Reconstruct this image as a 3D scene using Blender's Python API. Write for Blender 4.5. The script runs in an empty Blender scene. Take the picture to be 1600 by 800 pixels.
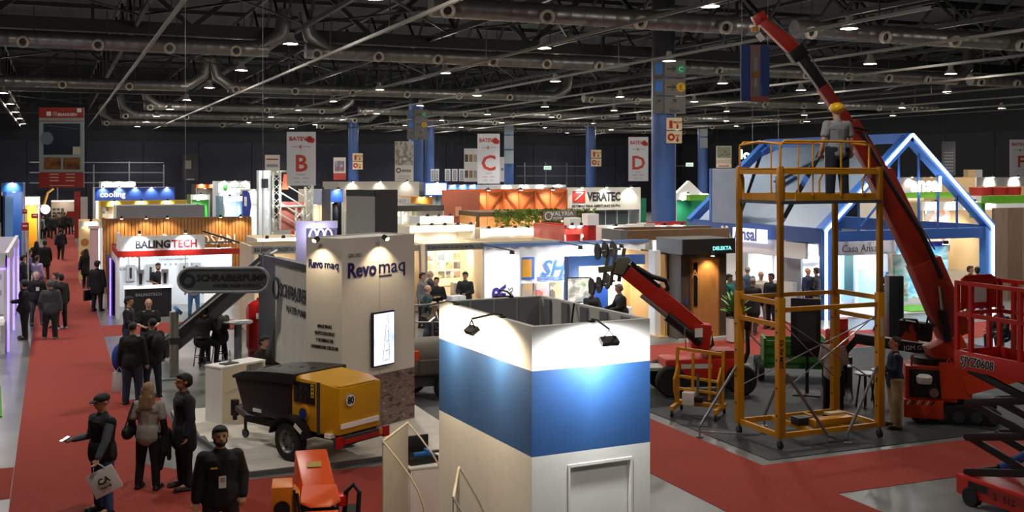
import bpy, bmesh, math, random
from mathutils import Vector, Matrix, Euler
R = math.radians
scene = bpy.context.scene
col = scene.collection
random.seed(7)
# ---------------------------------------------------------------- camera
FPX, HY, CAMZ = 1700.0, 268.0, 5.0
TH = math.atan(715 / 1700)
CT, ST = math.cos(TH), math.sin(TH)
cam_data = bpy.data.cameras.new('camera')
cam = bpy.data.objects.new('camera', cam_data)
col.objects.link(cam)
cam.location = (0, 0, CAMZ)
cam.rotation_euler = (R(90), 0, -TH)
cam_data.sensor_width = 36
cam_data.lens = 36 * FPX / 1600
cam_data.shift_y = -(400 - HY) / 1600
cam_data.clip_end = 600
scene.camera = cam
# ---------------------------------------------------------------- world and exposure
world = bpy.data.worlds.new('world')
scene.world = world
world.use_nodes = True
world.node_tree.nodes['Background'].inputs[0].default_value = (0.50, 0.52, 0.6, 1)
world.node_tree.nodes['Background'].inputs[1].default_value = 0.035
scene.view_settings.view_transform = 'Standard'
scene.view_settings.look = 'None'
scene.view_settings.exposure = 0.9
scene.view_settings.gamma = 1.0
scene.view_settings.use_curve_mapping = False
BAY_W = 1150.0        # high-bay lamp power
SPOT_W = 60.0         # stand spotlight power (scaled per lamp)

# ---------------------------------------------------------------- coordinates
def at(px, d):
    l = (px - 800) * d / FPX
    return (l * CT + d * ST, -l * ST + d * CT)
def zz(py, d):
    return CAMZ + (HY - py) * d / FPX
def gp(px, py, z=0.0):
    d = FPX * (CAMZ - z) / (py - HY)
    x, y = at(px, d)
    return (x, y, z)
def onY(px, Y):            # world X where the column px meets the plane Y = const
    k = (px - 800) / FPX
    return Y * (ST + k * CT) / (CT - k * ST)
def dep(X, Y):
    return X * ST + Y * CT

def P(px, py, d):
    return Vector((*at(px, d), zz(py, d)))
FW = Vector((ST, CT, 0))

# ---------------------------------------------------------------- materials
def lin(h):
    if not isinstance(h, str):
        return tuple(h) if len(h) == 4 else (*h, 1)
    v = [int(h[i:i + 2], 16) / 255 for i in (0, 2, 4)]
    return tuple(x / 12.92 if x <= .04045 else ((x + .055) / 1.055) ** 2.4 for x in v) + (1,)
MC = {}
def mat(h, rough=.55, metal=0., var=0., scale=8., bump=0., spec=.5, kind='noise'):
    key = (h, rough, metal, var, scale, bump, kind, spec)
    if key in MC:
        return MC[key]
    m = bpy.data.materials.new('paint_' + str(h) if isinstance(h, str) else 'paint')
    m.use_nodes = True
    nt = m.node_tree
    b = nt.nodes['Principled BSDF']
    c = lin(h)
    b.inputs['Base Color'].default_value = c
    b.inputs['Roughness'].default_value = rough
    b.inputs['Metallic'].default_value = metal
    b.inputs['Specular IOR Level'].default_value = spec
    if var or bump:
        tc = nt.nodes.new('ShaderNodeTexCoord')
        if kind == 'wood':
            mp = nt.nodes.new('ShaderNodeMapping')
            mp.inputs['Scale'].default_value = (scale, scale, scale * .06)
            nt.links.new(tc.outputs['Object'], mp.inputs[0])
            src = mp.outputs[0]
            n = nt.nodes.new('ShaderNodeTexNoise'); n.inputs['Scale'].default_value = 3
        else:
            src = tc.outputs['Object']
            n = nt.nodes.new('ShaderNodeTexNoise'); n.inputs['Scale'].default_value = scale
        n.inputs['Detail'].default_value = 5
        nt.links.new(src, n.inputs['Vector'])
        if var:
            r = nt.nodes.new('ShaderNodeValToRGB')
            r.color_ramp.elements[0].position = .3
            r.color_ramp.elements[1].position = .7
            r.color_ramp.elements[0].color = tuple(max(0, x * (1 - var)) for x in c[:3]) + (1,)
            r.color_ramp.elements[1].color = tuple(min(1, x * (1 + var)) for x in c[:3]) + (1,)
            nt.links.new(n.outputs[0], r.inputs[0])
            nt.links.new(r.outputs[0], b.inputs['Base Color'])
        if bump:
            bp = nt.nodes.new('ShaderNodeBump')
            bp.inputs['Strength'].default_value = bump
            bp.inputs['Distance'].default_value = .02
            nt.links.new(n.outputs[0], bp.inputs['Height'])
            nt.links.new(bp.outputs[0], b.inputs['Normal'])
    MC[key] = m
    return m
def glow(h, s):
    key = ('glow', h, s)
    if key not in MC:
        m = bpy.data.materials.new('lit_' + h)
        m.use_nodes = True
        b = m.node_tree.nodes['Principled BSDF']
        b.inputs['Base Color'].default_value = (.8, .8, .8, 1)
        b.inputs['Emission Color'].default_value = lin(h)
        b.inputs['Emission Strength'].default_value = s
        MC[key] = m
    return MC[key]
def picture(name, cols, scale=4., emit=0., kind='noise', rough=.5, zscale=1.):
    """flat print: blotches of several colours"""
    m = bpy.data.materials.new(name)
    m.use_nodes = True
    nt = m.node_tree
    b = nt.nodes['Principled BSDF']
    tc = nt.nodes.new('ShaderNodeTexCoord')
    mp = nt.nodes.new('ShaderNodeMapping'); mp.inputs['Scale'].default_value = (1, 1, zscale)
    nt.links.new(tc.outputs['Object'], mp.inputs[0])
    if kind == 'noise':
        n = nt.nodes.new('ShaderNodeTexNoise'); n.inputs['Detail'].default_value = 4
        o = n.outputs[0]
    else:
        n = nt.nodes.new('ShaderNodeTexVoronoi'); n.distance = 'CHEBYCHEV'
        sp = nt.nodes.new('ShaderNodeSeparateColor'); nt.links.new(n.outputs['Color'], sp.inputs[0]); o = sp.outputs[0]
    n.inputs['Scale'].default_value = scale
    nt.links.new(mp.outputs[0], n.inputs['Vector'])
    r = nt.nodes.new('ShaderNodeValToRGB')
    cr = r.color_ramp
    a, z = (.3, .7) if kind == 'noise' else (0, 1)
    while len(cr.elements) < len(cols):
        cr.elements.new(.5)
    for i, h in enumerate(cols):
        cr.elements[i].position = a + (z - a) * i / max(1, len(cols) - 1)
        cr.elements[i].color = lin(h)
    nt.links.new(o, r.inputs[0])
    nt.links.new(r.outputs[0], b.inputs['Base Color'])
    b.inputs['Roughness'].default_value = rough
    if emit:
        nt.links.new(r.outputs[0], b.inputs['Emission Color'])
        b.inputs['Emission Strength'].default_value = emit
    return m

# ---------------------------------------------------------------- mesh building
Z3 = Vector((0, 0, 1))
def frame(a, b, up=Z3):
    t = (b - a).normalized()
    u = up if abs(t.dot(up)) < .98 else Vector((0, 1, 0))
    x = t.cross(u).normalized()
    y = x.cross(t).normalized()
    return t, x, y
class MB:
    def __init__(self):
        self.v, self.f = [], []
    def add(self, vs, fs, M=None):
        o = len(self.v)
        for p in vs:
            p = Vector(p)
            self.v.append(tuple(M @ p) if M else tuple(p))
        self.f += [tuple(i + o for i in f) for f in fs]
        return self
    def box(self, x0, y0, z0, x1, y1, z1, M=None):
        x0, x1 = min(x0, x1), max(x0, x1); y0, y1 = min(y0, y1), max(y0, y1); z0, z1 = min(z0, z1), max(z0, z1)
        vs = [(x0, y0, z0), (x1, y0, z0), (x1, y1, z0), (x0, y1, z0), (x0, y0, z1), (x1, y0, z1), (x1, y1, z1), (x0, y1, z1)]
        return self.add(vs, [(0, 3, 2, 1), (4, 5, 6, 7), (0, 1, 5, 4), (1, 2, 6, 5), (2, 3, 7, 6), (3, 0, 4, 7)], M)
    def cbox(self, c, s, rz=0, rx=0, ry=0):
        M = Matrix.Translation(c) @ Euler((rx, ry, rz)).to_matrix().to_4x4()
        return self.box(-s[0] / 2, -s[1] / 2, -s[2] / 2, s[0] / 2, s[1] / 2, s[2] / 2, M)
    def beam(self, a, b, w, h=None, up=Z3):
        a, b = Vector(a), Vector(b); h = h or w
        t, x, y = frame(a, b, up)
        vs = []
        for p in (a, b):
            for sx, sy in ((-1, -1), (1, -1), (1, 1), (-1, 1)):
                vs.append(p + x * sx * w / 2 + y * sy * h / 2)
        return self.add(vs, [(0, 1, 2, 3), (7, 6, 5, 4), (0, 4, 5, 1), (1, 5, 6, 2), (2, 6, 7, 3), (3, 7, 4, 0)])
    def cyl(self, a, b, r0, r1=None, n=12, cap=True):
        a, b = Vector(a), Vector(b); r1 = r0 if r1 is None else r1
        t, x, y = frame(a, b)
        vs = []
        for p, r in ((a, r0), (b, r1)):
            for i in range(n):
                k = 2 * math.pi * i / n
                vs.append(p + x * math.cos(k) * r + y * math.sin(k) * r)
        fs = [(i, (i + 1) % n, n + (i + 1) % n, n + i) for i in range(n)]
        if cap:
            fs += [tuple(reversed(range(n))), tuple(range(n, 2 * n))]
        return self.add(vs, fs)
    def tube(self, pts, r, n=8, closed=False):
        pts = [Vector(p) for p in pts]
        rs = r if isinstance(r, (list, tuple)) else [r] * len(pts)
        N = len(pts); vs = []; x = None
        for i, p in enumerate(pts):
            a = pts[i - 1] if i > 0 else (pts[-1] if closed else p)
            b = pts[(i + 1) % N] if (i < N - 1 or closed) else p
            t = (b - a).normalized()
            if x is None:
                _, x, _ = frame(Vector((0, 0, 0)), t)
            x = (x - t * x.dot(t)).normalized()
            y = t.cross(x)
            for k in range(n):
                q = 2 * math.pi * k / n
                vs.append(p + (x * math.cos(q) + y * math.sin(q)) * rs[i])
        fs = []
        for i in range(N if closed else N - 1):
            j = (i + 1) % N
            for k in range(n):
                k2 = (k + 1) % n
                fs.append((i * n + k, i * n + k2, j * n + k2, j * n + k))
        if not closed:
            fs += [tuple(reversed(range(n))), tuple(range((N - 1) * n, N * n))]
        return self.add(vs, fs)
    def lathe(self, prof, n=16, M=None, cap=True):
        vs = []
        for r, z in prof:
            for i in range(n):
                k = 2 * math.pi * i / n
                vs.append((r * math.cos(k), r * math.sin(k), z))
        fs = []
        for j in range(len(prof) - 1):
            for i in range(n):
                i2 = (i + 1) % n
                fs.append((j * n + i, j * n + i2, (j + 1) * n + i2, (j + 1) * n + i))
        if cap:
            fs += [tuple(reversed(range(n))), tuple(range((len(prof) - 1) * n, len(prof) * n))]
        return self.add(vs, fs, M)
    def prism(self, poly, a, b, plane='xy', M=None):
        """poly in the named plane, extruded from a to b along the third axis"""
        n = len(poly)
        def P(u, v, w):
            return {'xy': (u, v, w), 'xz': (u, w, v), 'yz': (w, u, v)}[plane]
        vs = [P(u, v, a) for u, v in poly] + [P(u, v, b) for u, v in poly]
        fs = [tuple(reversed(range(n))), tuple(range(n, 2 * n))] + [(i, (i + 1) % n, n + (i + 1) % n, n + i) for i in range(n)]
        return self.add(vs, fs, M)
    def sphere(self, c, r, n=12, m=8):
        if not isinstance(r, (tuple, list)):
            r = (r, r, r)
        vs = [(c[0], c[1], c[2] - r[2])]
        for j in range(1, m):
            p = math.pi * j / m
            for i in range(n):
                q = 2 * math.pi * i / n
                vs.append((c[0] + r[0] * math.sin(p) * math.cos(q), c[1] + r[1] * math.sin(p) * math.sin(q), c[2] - r[2] * math.cos(p)))
        vs.append((c[0], c[1], c[2] + r[2]))
        fs = [(0, 1 + (i + 1) % n, 1 + i) for i in range(n)]
        for j in range(m - 2):
            for i in range(n):
                a = 1 + j * n + i; b = 1 + j * n + (i + 1) % n
                fs.append((a, b, b + n, a + n))
        t = len(vs) - 1; o = 1 + (m - 2) * n
        fs += [(o + i, o + (i + 1) % n, t) for i in range(n)]
        return self.add(vs, fs)
    def mesh(self, name, m, smooth=True, bevel=0.):
        me = bpy.data.meshes.new(name)
        me.from_pydata(self.v, [], self.f)
        bm = bmesh.new(); bm.from_mesh(me)
        bmesh.ops.recalc_face_normals(bm, faces=bm.faces)
        if bevel:
            es = [e for e in bm.edges if len(e.link_faces) == 2 and e.calc_face_angle(0) > .5]
            bmesh.ops.bevel(bm, geom=es, offset=bevel, segments=2, affect='EDGES', profile=.6, clamp_overlap=True)
        bm.to_mesh(me); bm.free()
        if m:
            me.materials.append(m)
        if smooth:
            me.shade_smooth()
            me.set_sharp_from_angle(angle=.6)
        return me
    def build(self, name, m, parent=None, smooth=True, bevel=0., **kw):
        o = bpy.data.objects.new(name, self.mesh(name, m, smooth, bevel))
        col.objects.link(o)
        if parent:
            o.parent = parent
        for k, v in kw.items():
            o[k] = v
        return o
def box(name, m, x0, y0, z0, x1, y1, z1, parent=None, bevel=0., **kw):
    return MB().box(x0, y0, z0, x1, y1, z1).build(name, m, parent, bevel=bevel, **kw)
def tag(o, label, cat, group=None):
    o['label'] = label; o['category'] = cat
    if group:
        o['group'] = group
    return o
def thing(name, label, cat, loc=(0, 0, 0), rz=0., group=None):
    o = bpy.data.objects.new(name, None)
    col.objects.link(o)
    o.empty_display_size = .2
    o.location = loc if len(loc) == 3 else (*loc, 0)
    o.rotation_euler = (0, 0, rz)
    return tag(o, label, cat, group)
def inst(me, name, parent=None, loc=(0, 0, 0), rot=(0, 0, 0), sc=(1, 1, 1), **kw):
    o = bpy.data.objects.new(name, me)
    col.objects.link(o)
    o.location = loc; o.rotation_euler = rot; o.scale = sc
    if parent:
        o.parent = parent
    for k, v in kw.items():
        o[k] = v
    return o
def copy_tree(o, parent=None):
    c = o.copy(); col.objects.link(c)
    if parent:
        c.parent = parent
    for ch in list(o.children):
        copy_tree(ch, c)
    return c
def struct(o):
    o['kind'] = 'structure'
    return o
TMP = bpy.data.scenes.new('workbench')               # small side scene: evaluating there stays quick
def evaluated(o):
    TMP.collection.objects.link(o)
    vl = TMP.view_layers[0]; vl.update()
    return bpy.data.meshes.new_from_object(o.evaluated_get(vl.depsgraph))
def text(s, size, m, parent=None, loc=(0, 0, 0), rz=0., ext=.004, bold=0., shear=0., align='CENTER', name='lettering', wide=1., rot=None, space=1., fit=None):
    """lettering in the xz plane, read from -y; size = cap height in metres"""
    cu = bpy.data.curves.new('text', 'FONT')
    cu.body = s; cu.size = size / .70; cu.extrude = ext; cu.offset = bold * size; cu.shear = shear
    cu.align_x = align; cu.resolution_u = 2; cu.space_character = space; cu.space_line = .95
    t = bpy.data.objects.new('t', cu)
    me = evaluated(t)
    bpy.data.objects.remove(t); bpy.data.curves.remove(cu)
    me.materials.clear(); me.materials.append(m)
    me.transform(Matrix.Diagonal((wide, 1, 1, 1)))
    if fit and me.vertices:
        xs = [v.co.x for v in me.vertices]; w = max(xs) - min(xs)
        if w > fit:
            me.transform(Matrix.Diagonal((fit / w, 1, 1, 1)))
    return inst(me, name, parent, loc, rot or (R(90), 0, rz))
def spot(parent, loc, target, w, angle=70, colr=(1, .9, .75), r=.05, blend=.7):
    """the light of one lamp, a child of its fixture"""
    li = bpy.data.lights.new('lamp_light', 'SPOT')
    li.energy = w; li.spot_size = R(angle); li.spot_blend = blend; li.color = colr; li.shadow_soft_size = r
    o = bpy.data.objects.new('lamp_light', li)
    col.objects.link(o); o.parent = parent; o.location = loc
    d = Vector(target) - Vector(loc)
    o.rotation_euler = d.to_track_quat('-Z', 'Y').to_euler()
    return o
def point(parent, loc, w, colr=(1, .95, .85), r=.1):
    li = bpy.data.lights.new('lamp_light', 'POINT')
    li.energy = w; li.color = colr; li.shadow_soft_size = r
    o = bpy.data.objects.new('lamp_light', li)
    col.objects.link(o); o.parent = parent; o.location = loc
    return o
WHITE = mat('e8e8e6', .5); OFFW = mat('d9d6cf', .55); BLACK = mat('0c0c0d', .5); DGREY = mat('2c2f33', .5)
GREY = mat('8b8d90', .5); LGREY = mat('b9bcc0', .5); STEEL = mat('9a9da0', .32, .9); CHROME = mat('c8c8c8', .2, 1.)
RUBBER = mat('0a0a0a', .8); YEL = mat('c98a10', .42, 0, .08, 3); RED = mat('b5210f', .38); ORANGE = mat('d9501a', .38)
NAVY = mat('16202f', .6); LBLUE = mat('3f78c4', .5); GLASS = mat('1c2024', .1)
# ================================================================ the hall
FLOOR = mat('6f716f', .32, 0, .18, .9, 0.02)
o = struct(box('floor', FLOOR, -14, -6, -.3, 74, 122, 0))
NAVYW = mat('17192a', .8, 0, .15, .5); DARKW = mat('191a20', .85, 0, .2, .5)
struct(box('wall_back', DARKW, -14, 118.5, 0, 74, 119, 16))
struct(box('wall_left', DARKW, -14.5, -6, 0, -14, 119, 16))
struct(box('wall_right', mat('1a1c20', .8, 0, .2, .3), 73, -6, 0, 73.5, 119, 16))
struct(box('wall_front', DARKW, -14, -6.5, 0, 74, -6, 16))
struct(box('ceiling', mat('26282b', .9, 0, .3, .4), -14.5, -6.5, 15, 74, 119.5, 15.3))
# navy curtain panels along the lower part of the end wall, each a separate drop
cw = 5.5
x = -13.5
wb = bpy.data.objects['wall_back']
me = MB().box(0, 0, 0, cw - .06, .25, 8.1).mesh('curtain_panel', NAVYW)
while x < 72:
    inst(me, 'curtain_panel', wb, (x, 118.2, 0)); x += cw
wr = bpy.data.objects['wall_right']
me = MB().box(0, 0, 0, .2, cw - .06, 8.4).mesh('curtain_panel', mat('1b1e24', .8, 0, .2, .4))
y = 30.
while y < 117:
    inst(me, 'curtain_panel', wr, (72.75, y, 0)); y += cw
# light rail along the right wall
tag(MB().beam((72.6, 25, 10.1), (72.6, 117, 10.1), .06).build('cable_rail', mat('6a6c70', .5)), 'thin pale cable rail high along the dark right wall', 'rail')
# gallery rail at the far end, white posts and rails
g = thing('gallery_railing', 'thin white gallery railing low on the dark end wall left of centre', 'railing', (onY(90, 115), 115, 0))
for k in range(4):
    MB().beam((k * 3.3, 0, 0), (k * 3.3, 0, 6.0 - .3 * (k % 2)), .12).build('post', mat('70737a', .6), g)
for z in (3.9, 4.9, 5.9):
    MB().beam((-2.5, 0, z), (9.9, 0, z), .09).build('rail', mat('70737a', .6), g)
g = thing('gallery_railing', 'thin white gallery railing before the end wall above the orange booth', 'railing', (onY(820, 112), 112, 0))
for k in range(4):
    MB().beam((k * 2.6, 0, 0), (k * 2.6, 0, 6.0), .1).build('post', mat('70737a', .6), g)
for z in (4.5, 5.6):
    MB().beam((-1, 0, z), (9, 0, z), .08).build('rail', mat('70737a', .6), g)

# carpets -------------------------------------------------------
CARP = mat('882b1c', .95, 0, .13, 14, .25)
def carpet(label, poly, h=.008, m=CARP, name='aisle_carpet', cat='carpet'):
    return tag(MB().prism(poly, 0.001, h, 'xy').build(name, m, smooth=False), label, cat)
carpet('long red aisle carpet running down the left side of the hall', [(-.62, 8), (1.38, 8), (1.38, 112), (-.62, 112)])
carpet('red carpet strip crossing behind the man in the dark jacket', [(1.39, 21.9), (2.15, 21.9), (2.15, 25.2), (1.39, 25.2)], .007)
carpet('red carpet strip before the lock stand counter', [(1.39, 35.2), (5.6, 35.2), (5.6, 37.6), (1.39, 37.6)], .007)
carpet('red carpet in front of the white platform around the orange digger', [(1.39, 12.2), (6.9, 12.2), (6.9, 17.9), (2.8, 17.9), (1.39, 19.6)], .007)
carpet('red carpet strip joining the long aisle from the left edge', [(-5, 18.3), (-.63, 18.3), (-.63, 20.2), (-5, 20.2)], .007)
MATX, MATY = 11.4, 15.62
carpet('red carpet in the lower right before the black mat corner', [(9.1, 10.5), (11.2, 10.5), (11.2, 13.6), (22, 13.6), (22, 15.4), (11.1, 15.4), (11.1, 24.7), (9.1, 24.7)], .007)
carpet('red carpet strip behind the black machinery mat', [(9.1, 24.75), (34, 24.75), (34, 27.3), (9.1, 27.3)], .007)
carpet('red carpet strip running past the wooden door stand', [(19.4, 27.35), (22.4, 27.35), (22.4, 37), (19.4, 37)], .007)
gm = MB().prism([(-4, 24.4), (-.98, 24.4), (-1.15, 27.9), (-4, 27.9)], .001, .03, 'xy').build('grass_mat', mat('4a8a2a', .95, 0, .3, 30, .6))
tag(gm, 'bright green artificial grass mat at the left edge', 'grass mat')
tag(MB().prism([(MATX, MATY), (24.5, MATY), (24.5, 24.6), (MATX, 24.6)], .001, .012, 'xy').build('rubber_mat', mat('24272a', .75, 0, .25, 3, .1)), 'black rubber floor mat under the lifting machines', 'mat')

# pillars --------------------------------------------------------
PBLUE = mat('35558e', .45, 0, .1, 1.5)
SIGNG = mat('6b665e', .5)
def arrow(p, loc, s, m, up=False, name='arrow'):
    b = MB()
    t = s * .13
    if up:
        b.beam((-s * .4, 0, -s * .4), (s * .4, 0, s * .4), .012, t, Vector((0, 1, 0)))
        b.box(-s * .15, -.006, s * .4 - t, s * .46, .006, s * .46); b.box(s * .46 - t, -.006, -s * .15, s * .46, .006, s * .46)
    else:
        b.box(-s * .5, -.006, -t / 2, s * .45, .006, t / 2)
        for q in (-1, 1):
            b.beam((s * .5, 0, 0), (s * .12, 0, q * s * .36), .012, t, Vector((0, 1, 0)))
    o = b.build(name, m, p); o.location = loc
    return o
def pillar(px, d, r, label, sign=0, ztop=13.0):
    X, Y = at(px, d)
    t = thing('pillar', label, 'pillar', (X, Y, 0), -TH * .6)
    MB().cyl((0, 0, 0), (0, 0, 10.2), r, n=28).build('shaft', PBLUE, t)
    MB().cyl((0, 0, 10.2), (0, 0, ztop), r * .95, n=20).build('neck', DARKW, t)
    MB().cyl((0, 0, 0), (0, 0, .4), r + .04, n=28).build('base_collar', DGREY, t)
    return t
def wayfinding(t, r, z0, z1, s, front):
    w = r * 2 * 1.27
    h = (z1 - z0 - .1) / 3
    for k in range(3):
        z = z1 - (k + 1) * h - k * .05
        p = box('sign_panel', SIGNG, -w * .12, -r - .12, z, w * .58, -r - .04, z + h, t)
        q = box('side_panel', mat('5a5650', .5), -w * .5, -r - .10, z, -w * .15, -r - .02, z + h, t)
        zc = z + h / 2
        if k < 2:
            arrow(p, (w * .10, -r - .13, zc), h * .5, BLACK)
            MB().cyl((w * .42, -r - .125, zc), (w * .42, -r - .145, zc), h * .27, n=20).build('disc', mat(('25a06a', 'd8a018')[k], .5), p)
            text('C' if k == 0 else 'E', h * .28, WHITE if k == 0 else BLACK, p, (w * .42, -r - .147, zc - h * .14))
            box('icon', mat('2c6cb8', .5), -w * .42, -r - .125, zc - h * .3, -w * .2, -r - .1, zc + h * .32, q)
        else:
            arrow(p, (w * .18, -r - .13, zc + h * .2), h * .3, BLACK, True)
            text('Salida', h * .2, BLACK, p, (w * .22, -r - .125, z + h * .1))
            arrow(q, (-w * .32, -r - .11, zc + h * .2), h * .26, BLACK, True)
def firesign(t, r, zc, s):
    for k, z in enumerate((zc + s * .52, zc - s * .52)):
        p = box('fire_sign', mat('e0cfa6', .5), -s * .1, -r - .07, z - s * .48, s * 1.15, -r - .01, z + s * .48, t)
        if k == 0:
            MB().cyl((s * .25, -r - .075, z - s * .35), (s * .25, -r - .075, z + s * .25), s * .13, n=10).build('extinguisher_mark', RED, p)
            text('MATAF', s * .16, RED, p, (s * .8, -r - .08, z + s * .05), bold=.03)
        else:
            MB().lathe([(s * .14, 0), (s * .3, 0), (s * .3, .012), (s * .14, .012)], 18, Matrix.Translation((s * .27, -r - .075, z)) @ Matrix.Rotation(R(90), 4, 'X'), False).build('hose_mark', RED, p)
            text('HID', s * .16, RED, p, (s * .8, -r - .08, z + s * .05), bold=.03)
        b = MB().box(s * .72, -r - .085, z - s * .25, s * .84, -r - .07, z); b.add([(s * .62, -r - .08, z - s * .2), (s * .94, -r - .08, z - s * .2), (s * .78, -r - .08, z - s * .42)], [(0, 1, 2)])
        b.build('arrow_mark', RED, p)
p = pillar(1037, 50, .56, 'big blue pillar with grey wayfinding panels in the centre right')
wayfinding(p, .56, zz(178, 49.5), zz(95, 49.5), 1, 1)
firesign(p, .56, zz(204, 49.5), .58)
p = pillar(650, 84, .56, 'blue pillar with grey wayfinding panels beside the white ensa banner')
wayfinding(p, .56, zz(218, 83), zz(171, 83), 1, 1)
p = pillar(552, 108, .5, 'slim far blue pillar right of the B banner with fire sign', ztop=9.9); firesign(p, .5, zz(252, 107), .8)
p = pillar(671, 112, .5, 'far plain blue pillar just behind the ensa pillar')
p = pillar(795, 112, .5, 'far blue pillar beside the C banner with three pale panels')
for k in range(3):
    box('sign_panel', mat('8f9aa4', .5), -.55, -.62, zz(219, 111.5) - k * 1.5 + .6, .4, -.55, zz(219, 111.5) - k * 1.5 + 1.95, p)
p = pillar(923, 112, .5, 'far blue pillar left of the D banner with fire sign'); firesign(p, .5, zz(247, 111), .85)
p = pillar(1098, 112, .5, 'far blue pillar between the big pillar and the blue house frame')
for k in range(2):
    box('sign_panel', mat('76808a', .5), -.5, -.62, zz(213, 111.5) - k * 1.2, .3, -.55, zz(213, 111.5) - k * 1.2 + 1.05, p)

# ---------------------------------------------------------------- roof steel
TRUSS = mat('0b0b0c', .6); RAILM = mat('5a5751', .5, .3); DARKS = mat('101113', .6)
for k, (Y, lab) in enumerate(((46.3, 'main dark roof truss crossing above the big blue pillar'), (82, 'dark roof truss crossing the hall beyond the big pillar'), (112, 'farthest dark roof truss before the end wall'))):
    t = thing('roof_truss', lab, 'truss', (0, Y, 0))
    x0, x1 = -13.8, 72
    MB().beam((x0, 0, 10.8), (x1, 0, 10.8), .35, .5).build('bottom_chord', TRUSS, t)
    MB().beam((x0, 0, 14.3), (x1, 0, 14.3), .3, .34).build('top_chord', TRUSS, t)
    MB().beam((x0, -.2, 10.52), (x1, -.2, 10.52), .05, .05).build('cable_conduit', RAILM, t)
    n = int((x1 - x0) / 3.8)
    for i in range(n):
        a = x0 + i * 3.8
        MB().beam((a, 0, 10.9 if i % 2 else 14.2), (a + 3.8, 0, 14.2 if i % 2 else 10.9), .16, .2).build('web_diagonal', TRUSS, t)
    for i in range(0, n, 2):
        MB().beam((x0 + i * 3.8, 0, 10.9), (x0 + i * 3.8, 0, 14.2), .12, .12).build('web_post', TRUSS, t)
XS = [-3.0, 3.0, 9.3, 15.4, 21.2, 27.1, 33, 39, 45, 51, 57]
ORD = 'first second third fourth fifth sixth seventh eighth ninth tenth eleventh twelfth thirteenth fourteenth fifteenth farthest'.split()
names = ['leftmost', 'second', 'third', 'fourth', 'fifth', 'sixth', 'seventh', 'eighth', 'ninth', 'tenth', 'eleventh']
for X, nm in zip(XS, names):
    t = thing('roof_girder', nm + ' lengthwise roof girder from the left, with pale lower rail', 'girder', (X, 0, 0), 0, 'lengthwise roof girders')
    MB().beam((0, 22, 9.3), (0, 118, 9.3), .10, .09).build('lower_rail', RAILM, t)
    for q in range(13):
        MB().beam((0, 24 + q * 7.6, 9.3), (0, 24 + q * 7.6, 10.8), .03).build('rail_hanger', TRUSS, t)
    MB().beam((0, 22, 10.85), (0, 118, 10.85), .14, .16).build('bottom_chord', TRUSS, t)
    MB().beam((0, 22, 13.2), (0, 118, 13.2), .16, .16).build('top_chord', TRUSS, t)
    wd = MB().beam((0, 0, 10.9), (0, 2.6, 13.15), .1, .1).mesh('web_diagonal', TRUSS)
    wd2 = MB().beam((0, 2.6, 10.9), (0, 0, 13.15), .1, .1).mesh('web_diagonal', TRUSS)
    for i in range(36):
        inst((wd, wd2)[i % 2], 'web_diagonal', t, (0, 22 + i * 2.6, 0))
for k in range(16):
    Y = 26 + k * 5.8
    tag(MB().beam((-13.8, Y, 13.6), (72, Y, 13.6), .12, .22).build('roof_purlin', DARKS), 'dark cross purlin under the roof deck, %s from the camera' % ORD[k], 'purlin', 'roof purlins')
# cross bracing between girders
cb = thing('roof_bracing', 'thin crossed bracing rods between the roof girders', 'bracing', (0, 0, 0))
for i in range(10):
    for j in range(4):
        a, b = XS[i], XS[i + 1]; y = 34 + j * 20
        MB().beam((a, y, 11.0), (b, y + 10, 11.0), .07).build('brace_rod', TRUSS, cb)
        MB().beam((b, y, 11.0), (a, y + 10, 11.0), .07).build('brace_rod', TRUSS, cb)

# ---------------------------------------------------------------- ducts
DUCT = mat('6a6764', .4, .7, .12, 2.5, .05)
ringme = MB().lathe([(.19, 0), (.24, .05), (.235, .2), (.19, .24), (.15, .2), (.12, .05)], 18).mesh('nozzle', mat('a29a8c', .5))
holeme = MB().cyl((0, 0, .10), (0, 0, .12), .15, n=16).mesh('nozzle_throat', BLACK)
def duct(Y, z, r, segs, label, nozz=3.0, elbows=()):
    t = thing('air_duct', label, 'duct', (0, Y, 0))
    for a, b in segs:
        prof = []
        x = a; k = 0
        while x < b:                                    # spiral ribs
            prof += [(r, x), (r, min(b, x + .42)), (r + .012, min(b, x + .44)), (r + .012, min(b, x + .5))]
            x += .5
        MB().lathe(prof, 18, Matrix.Translation((0, 0, z)) @ Matrix.Rotation(R(90), 4, 'Y')).build('duct_run', DUCT, t)
        x = a + .4
        while x < b - .1:
            M = (R(105), 0, random.uniform(-.25, .25))
            n = inst(ringme, 'nozzle', t, (x, -r + .03, z - .12), M, (r / .33,) * 3)
            inst(holeme, 'nozzle_throat', n)
            MB().cyl((x + .35, 0, z + r), (x + .35, 0, z + r + .9), .02, n=5).build('hanger', TRUSS, t)
            x += nozz
    for x, s in elbows:                                  # Y branch rising to the main
        MB().tube([(x - 1.6 * s, 0, z), (x - .9 * s, 0, z + .1), (x - .2 * s, 0, z + .6), (x, .1, z + 1.6)], r * .98, 14).build('branch_elbow', DUCT, t)
    return t
duct(30.4, 9.85, .31, [(10.2, 21.6), (23.2, 41)], 'nearest thick air duct along the top right', 3.2)
duct(44, 9.9, .31, [(-4, 7.9), (9.4, 24.2), (26, 44), (45, 66)], 'second air duct with pale nozzles crossing the whole roof', 2.55, [(8.6, 1), (9.4, -1), (45, 1)])
duct(64, 9.85, .31, [(-3.4, 7), (9.2, 30), (32, 62)], 'third air duct with a forked branch at the left', 3.4, [(8, 1), (8.4, -1), (31, 1)])
duct(83.4, 9.8, .31, [(6, 20), (22, 45), (47, 68)], 'fourth air duct above the middle stands', 4.2, [(6, -1), (21.5, 1)])
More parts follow.
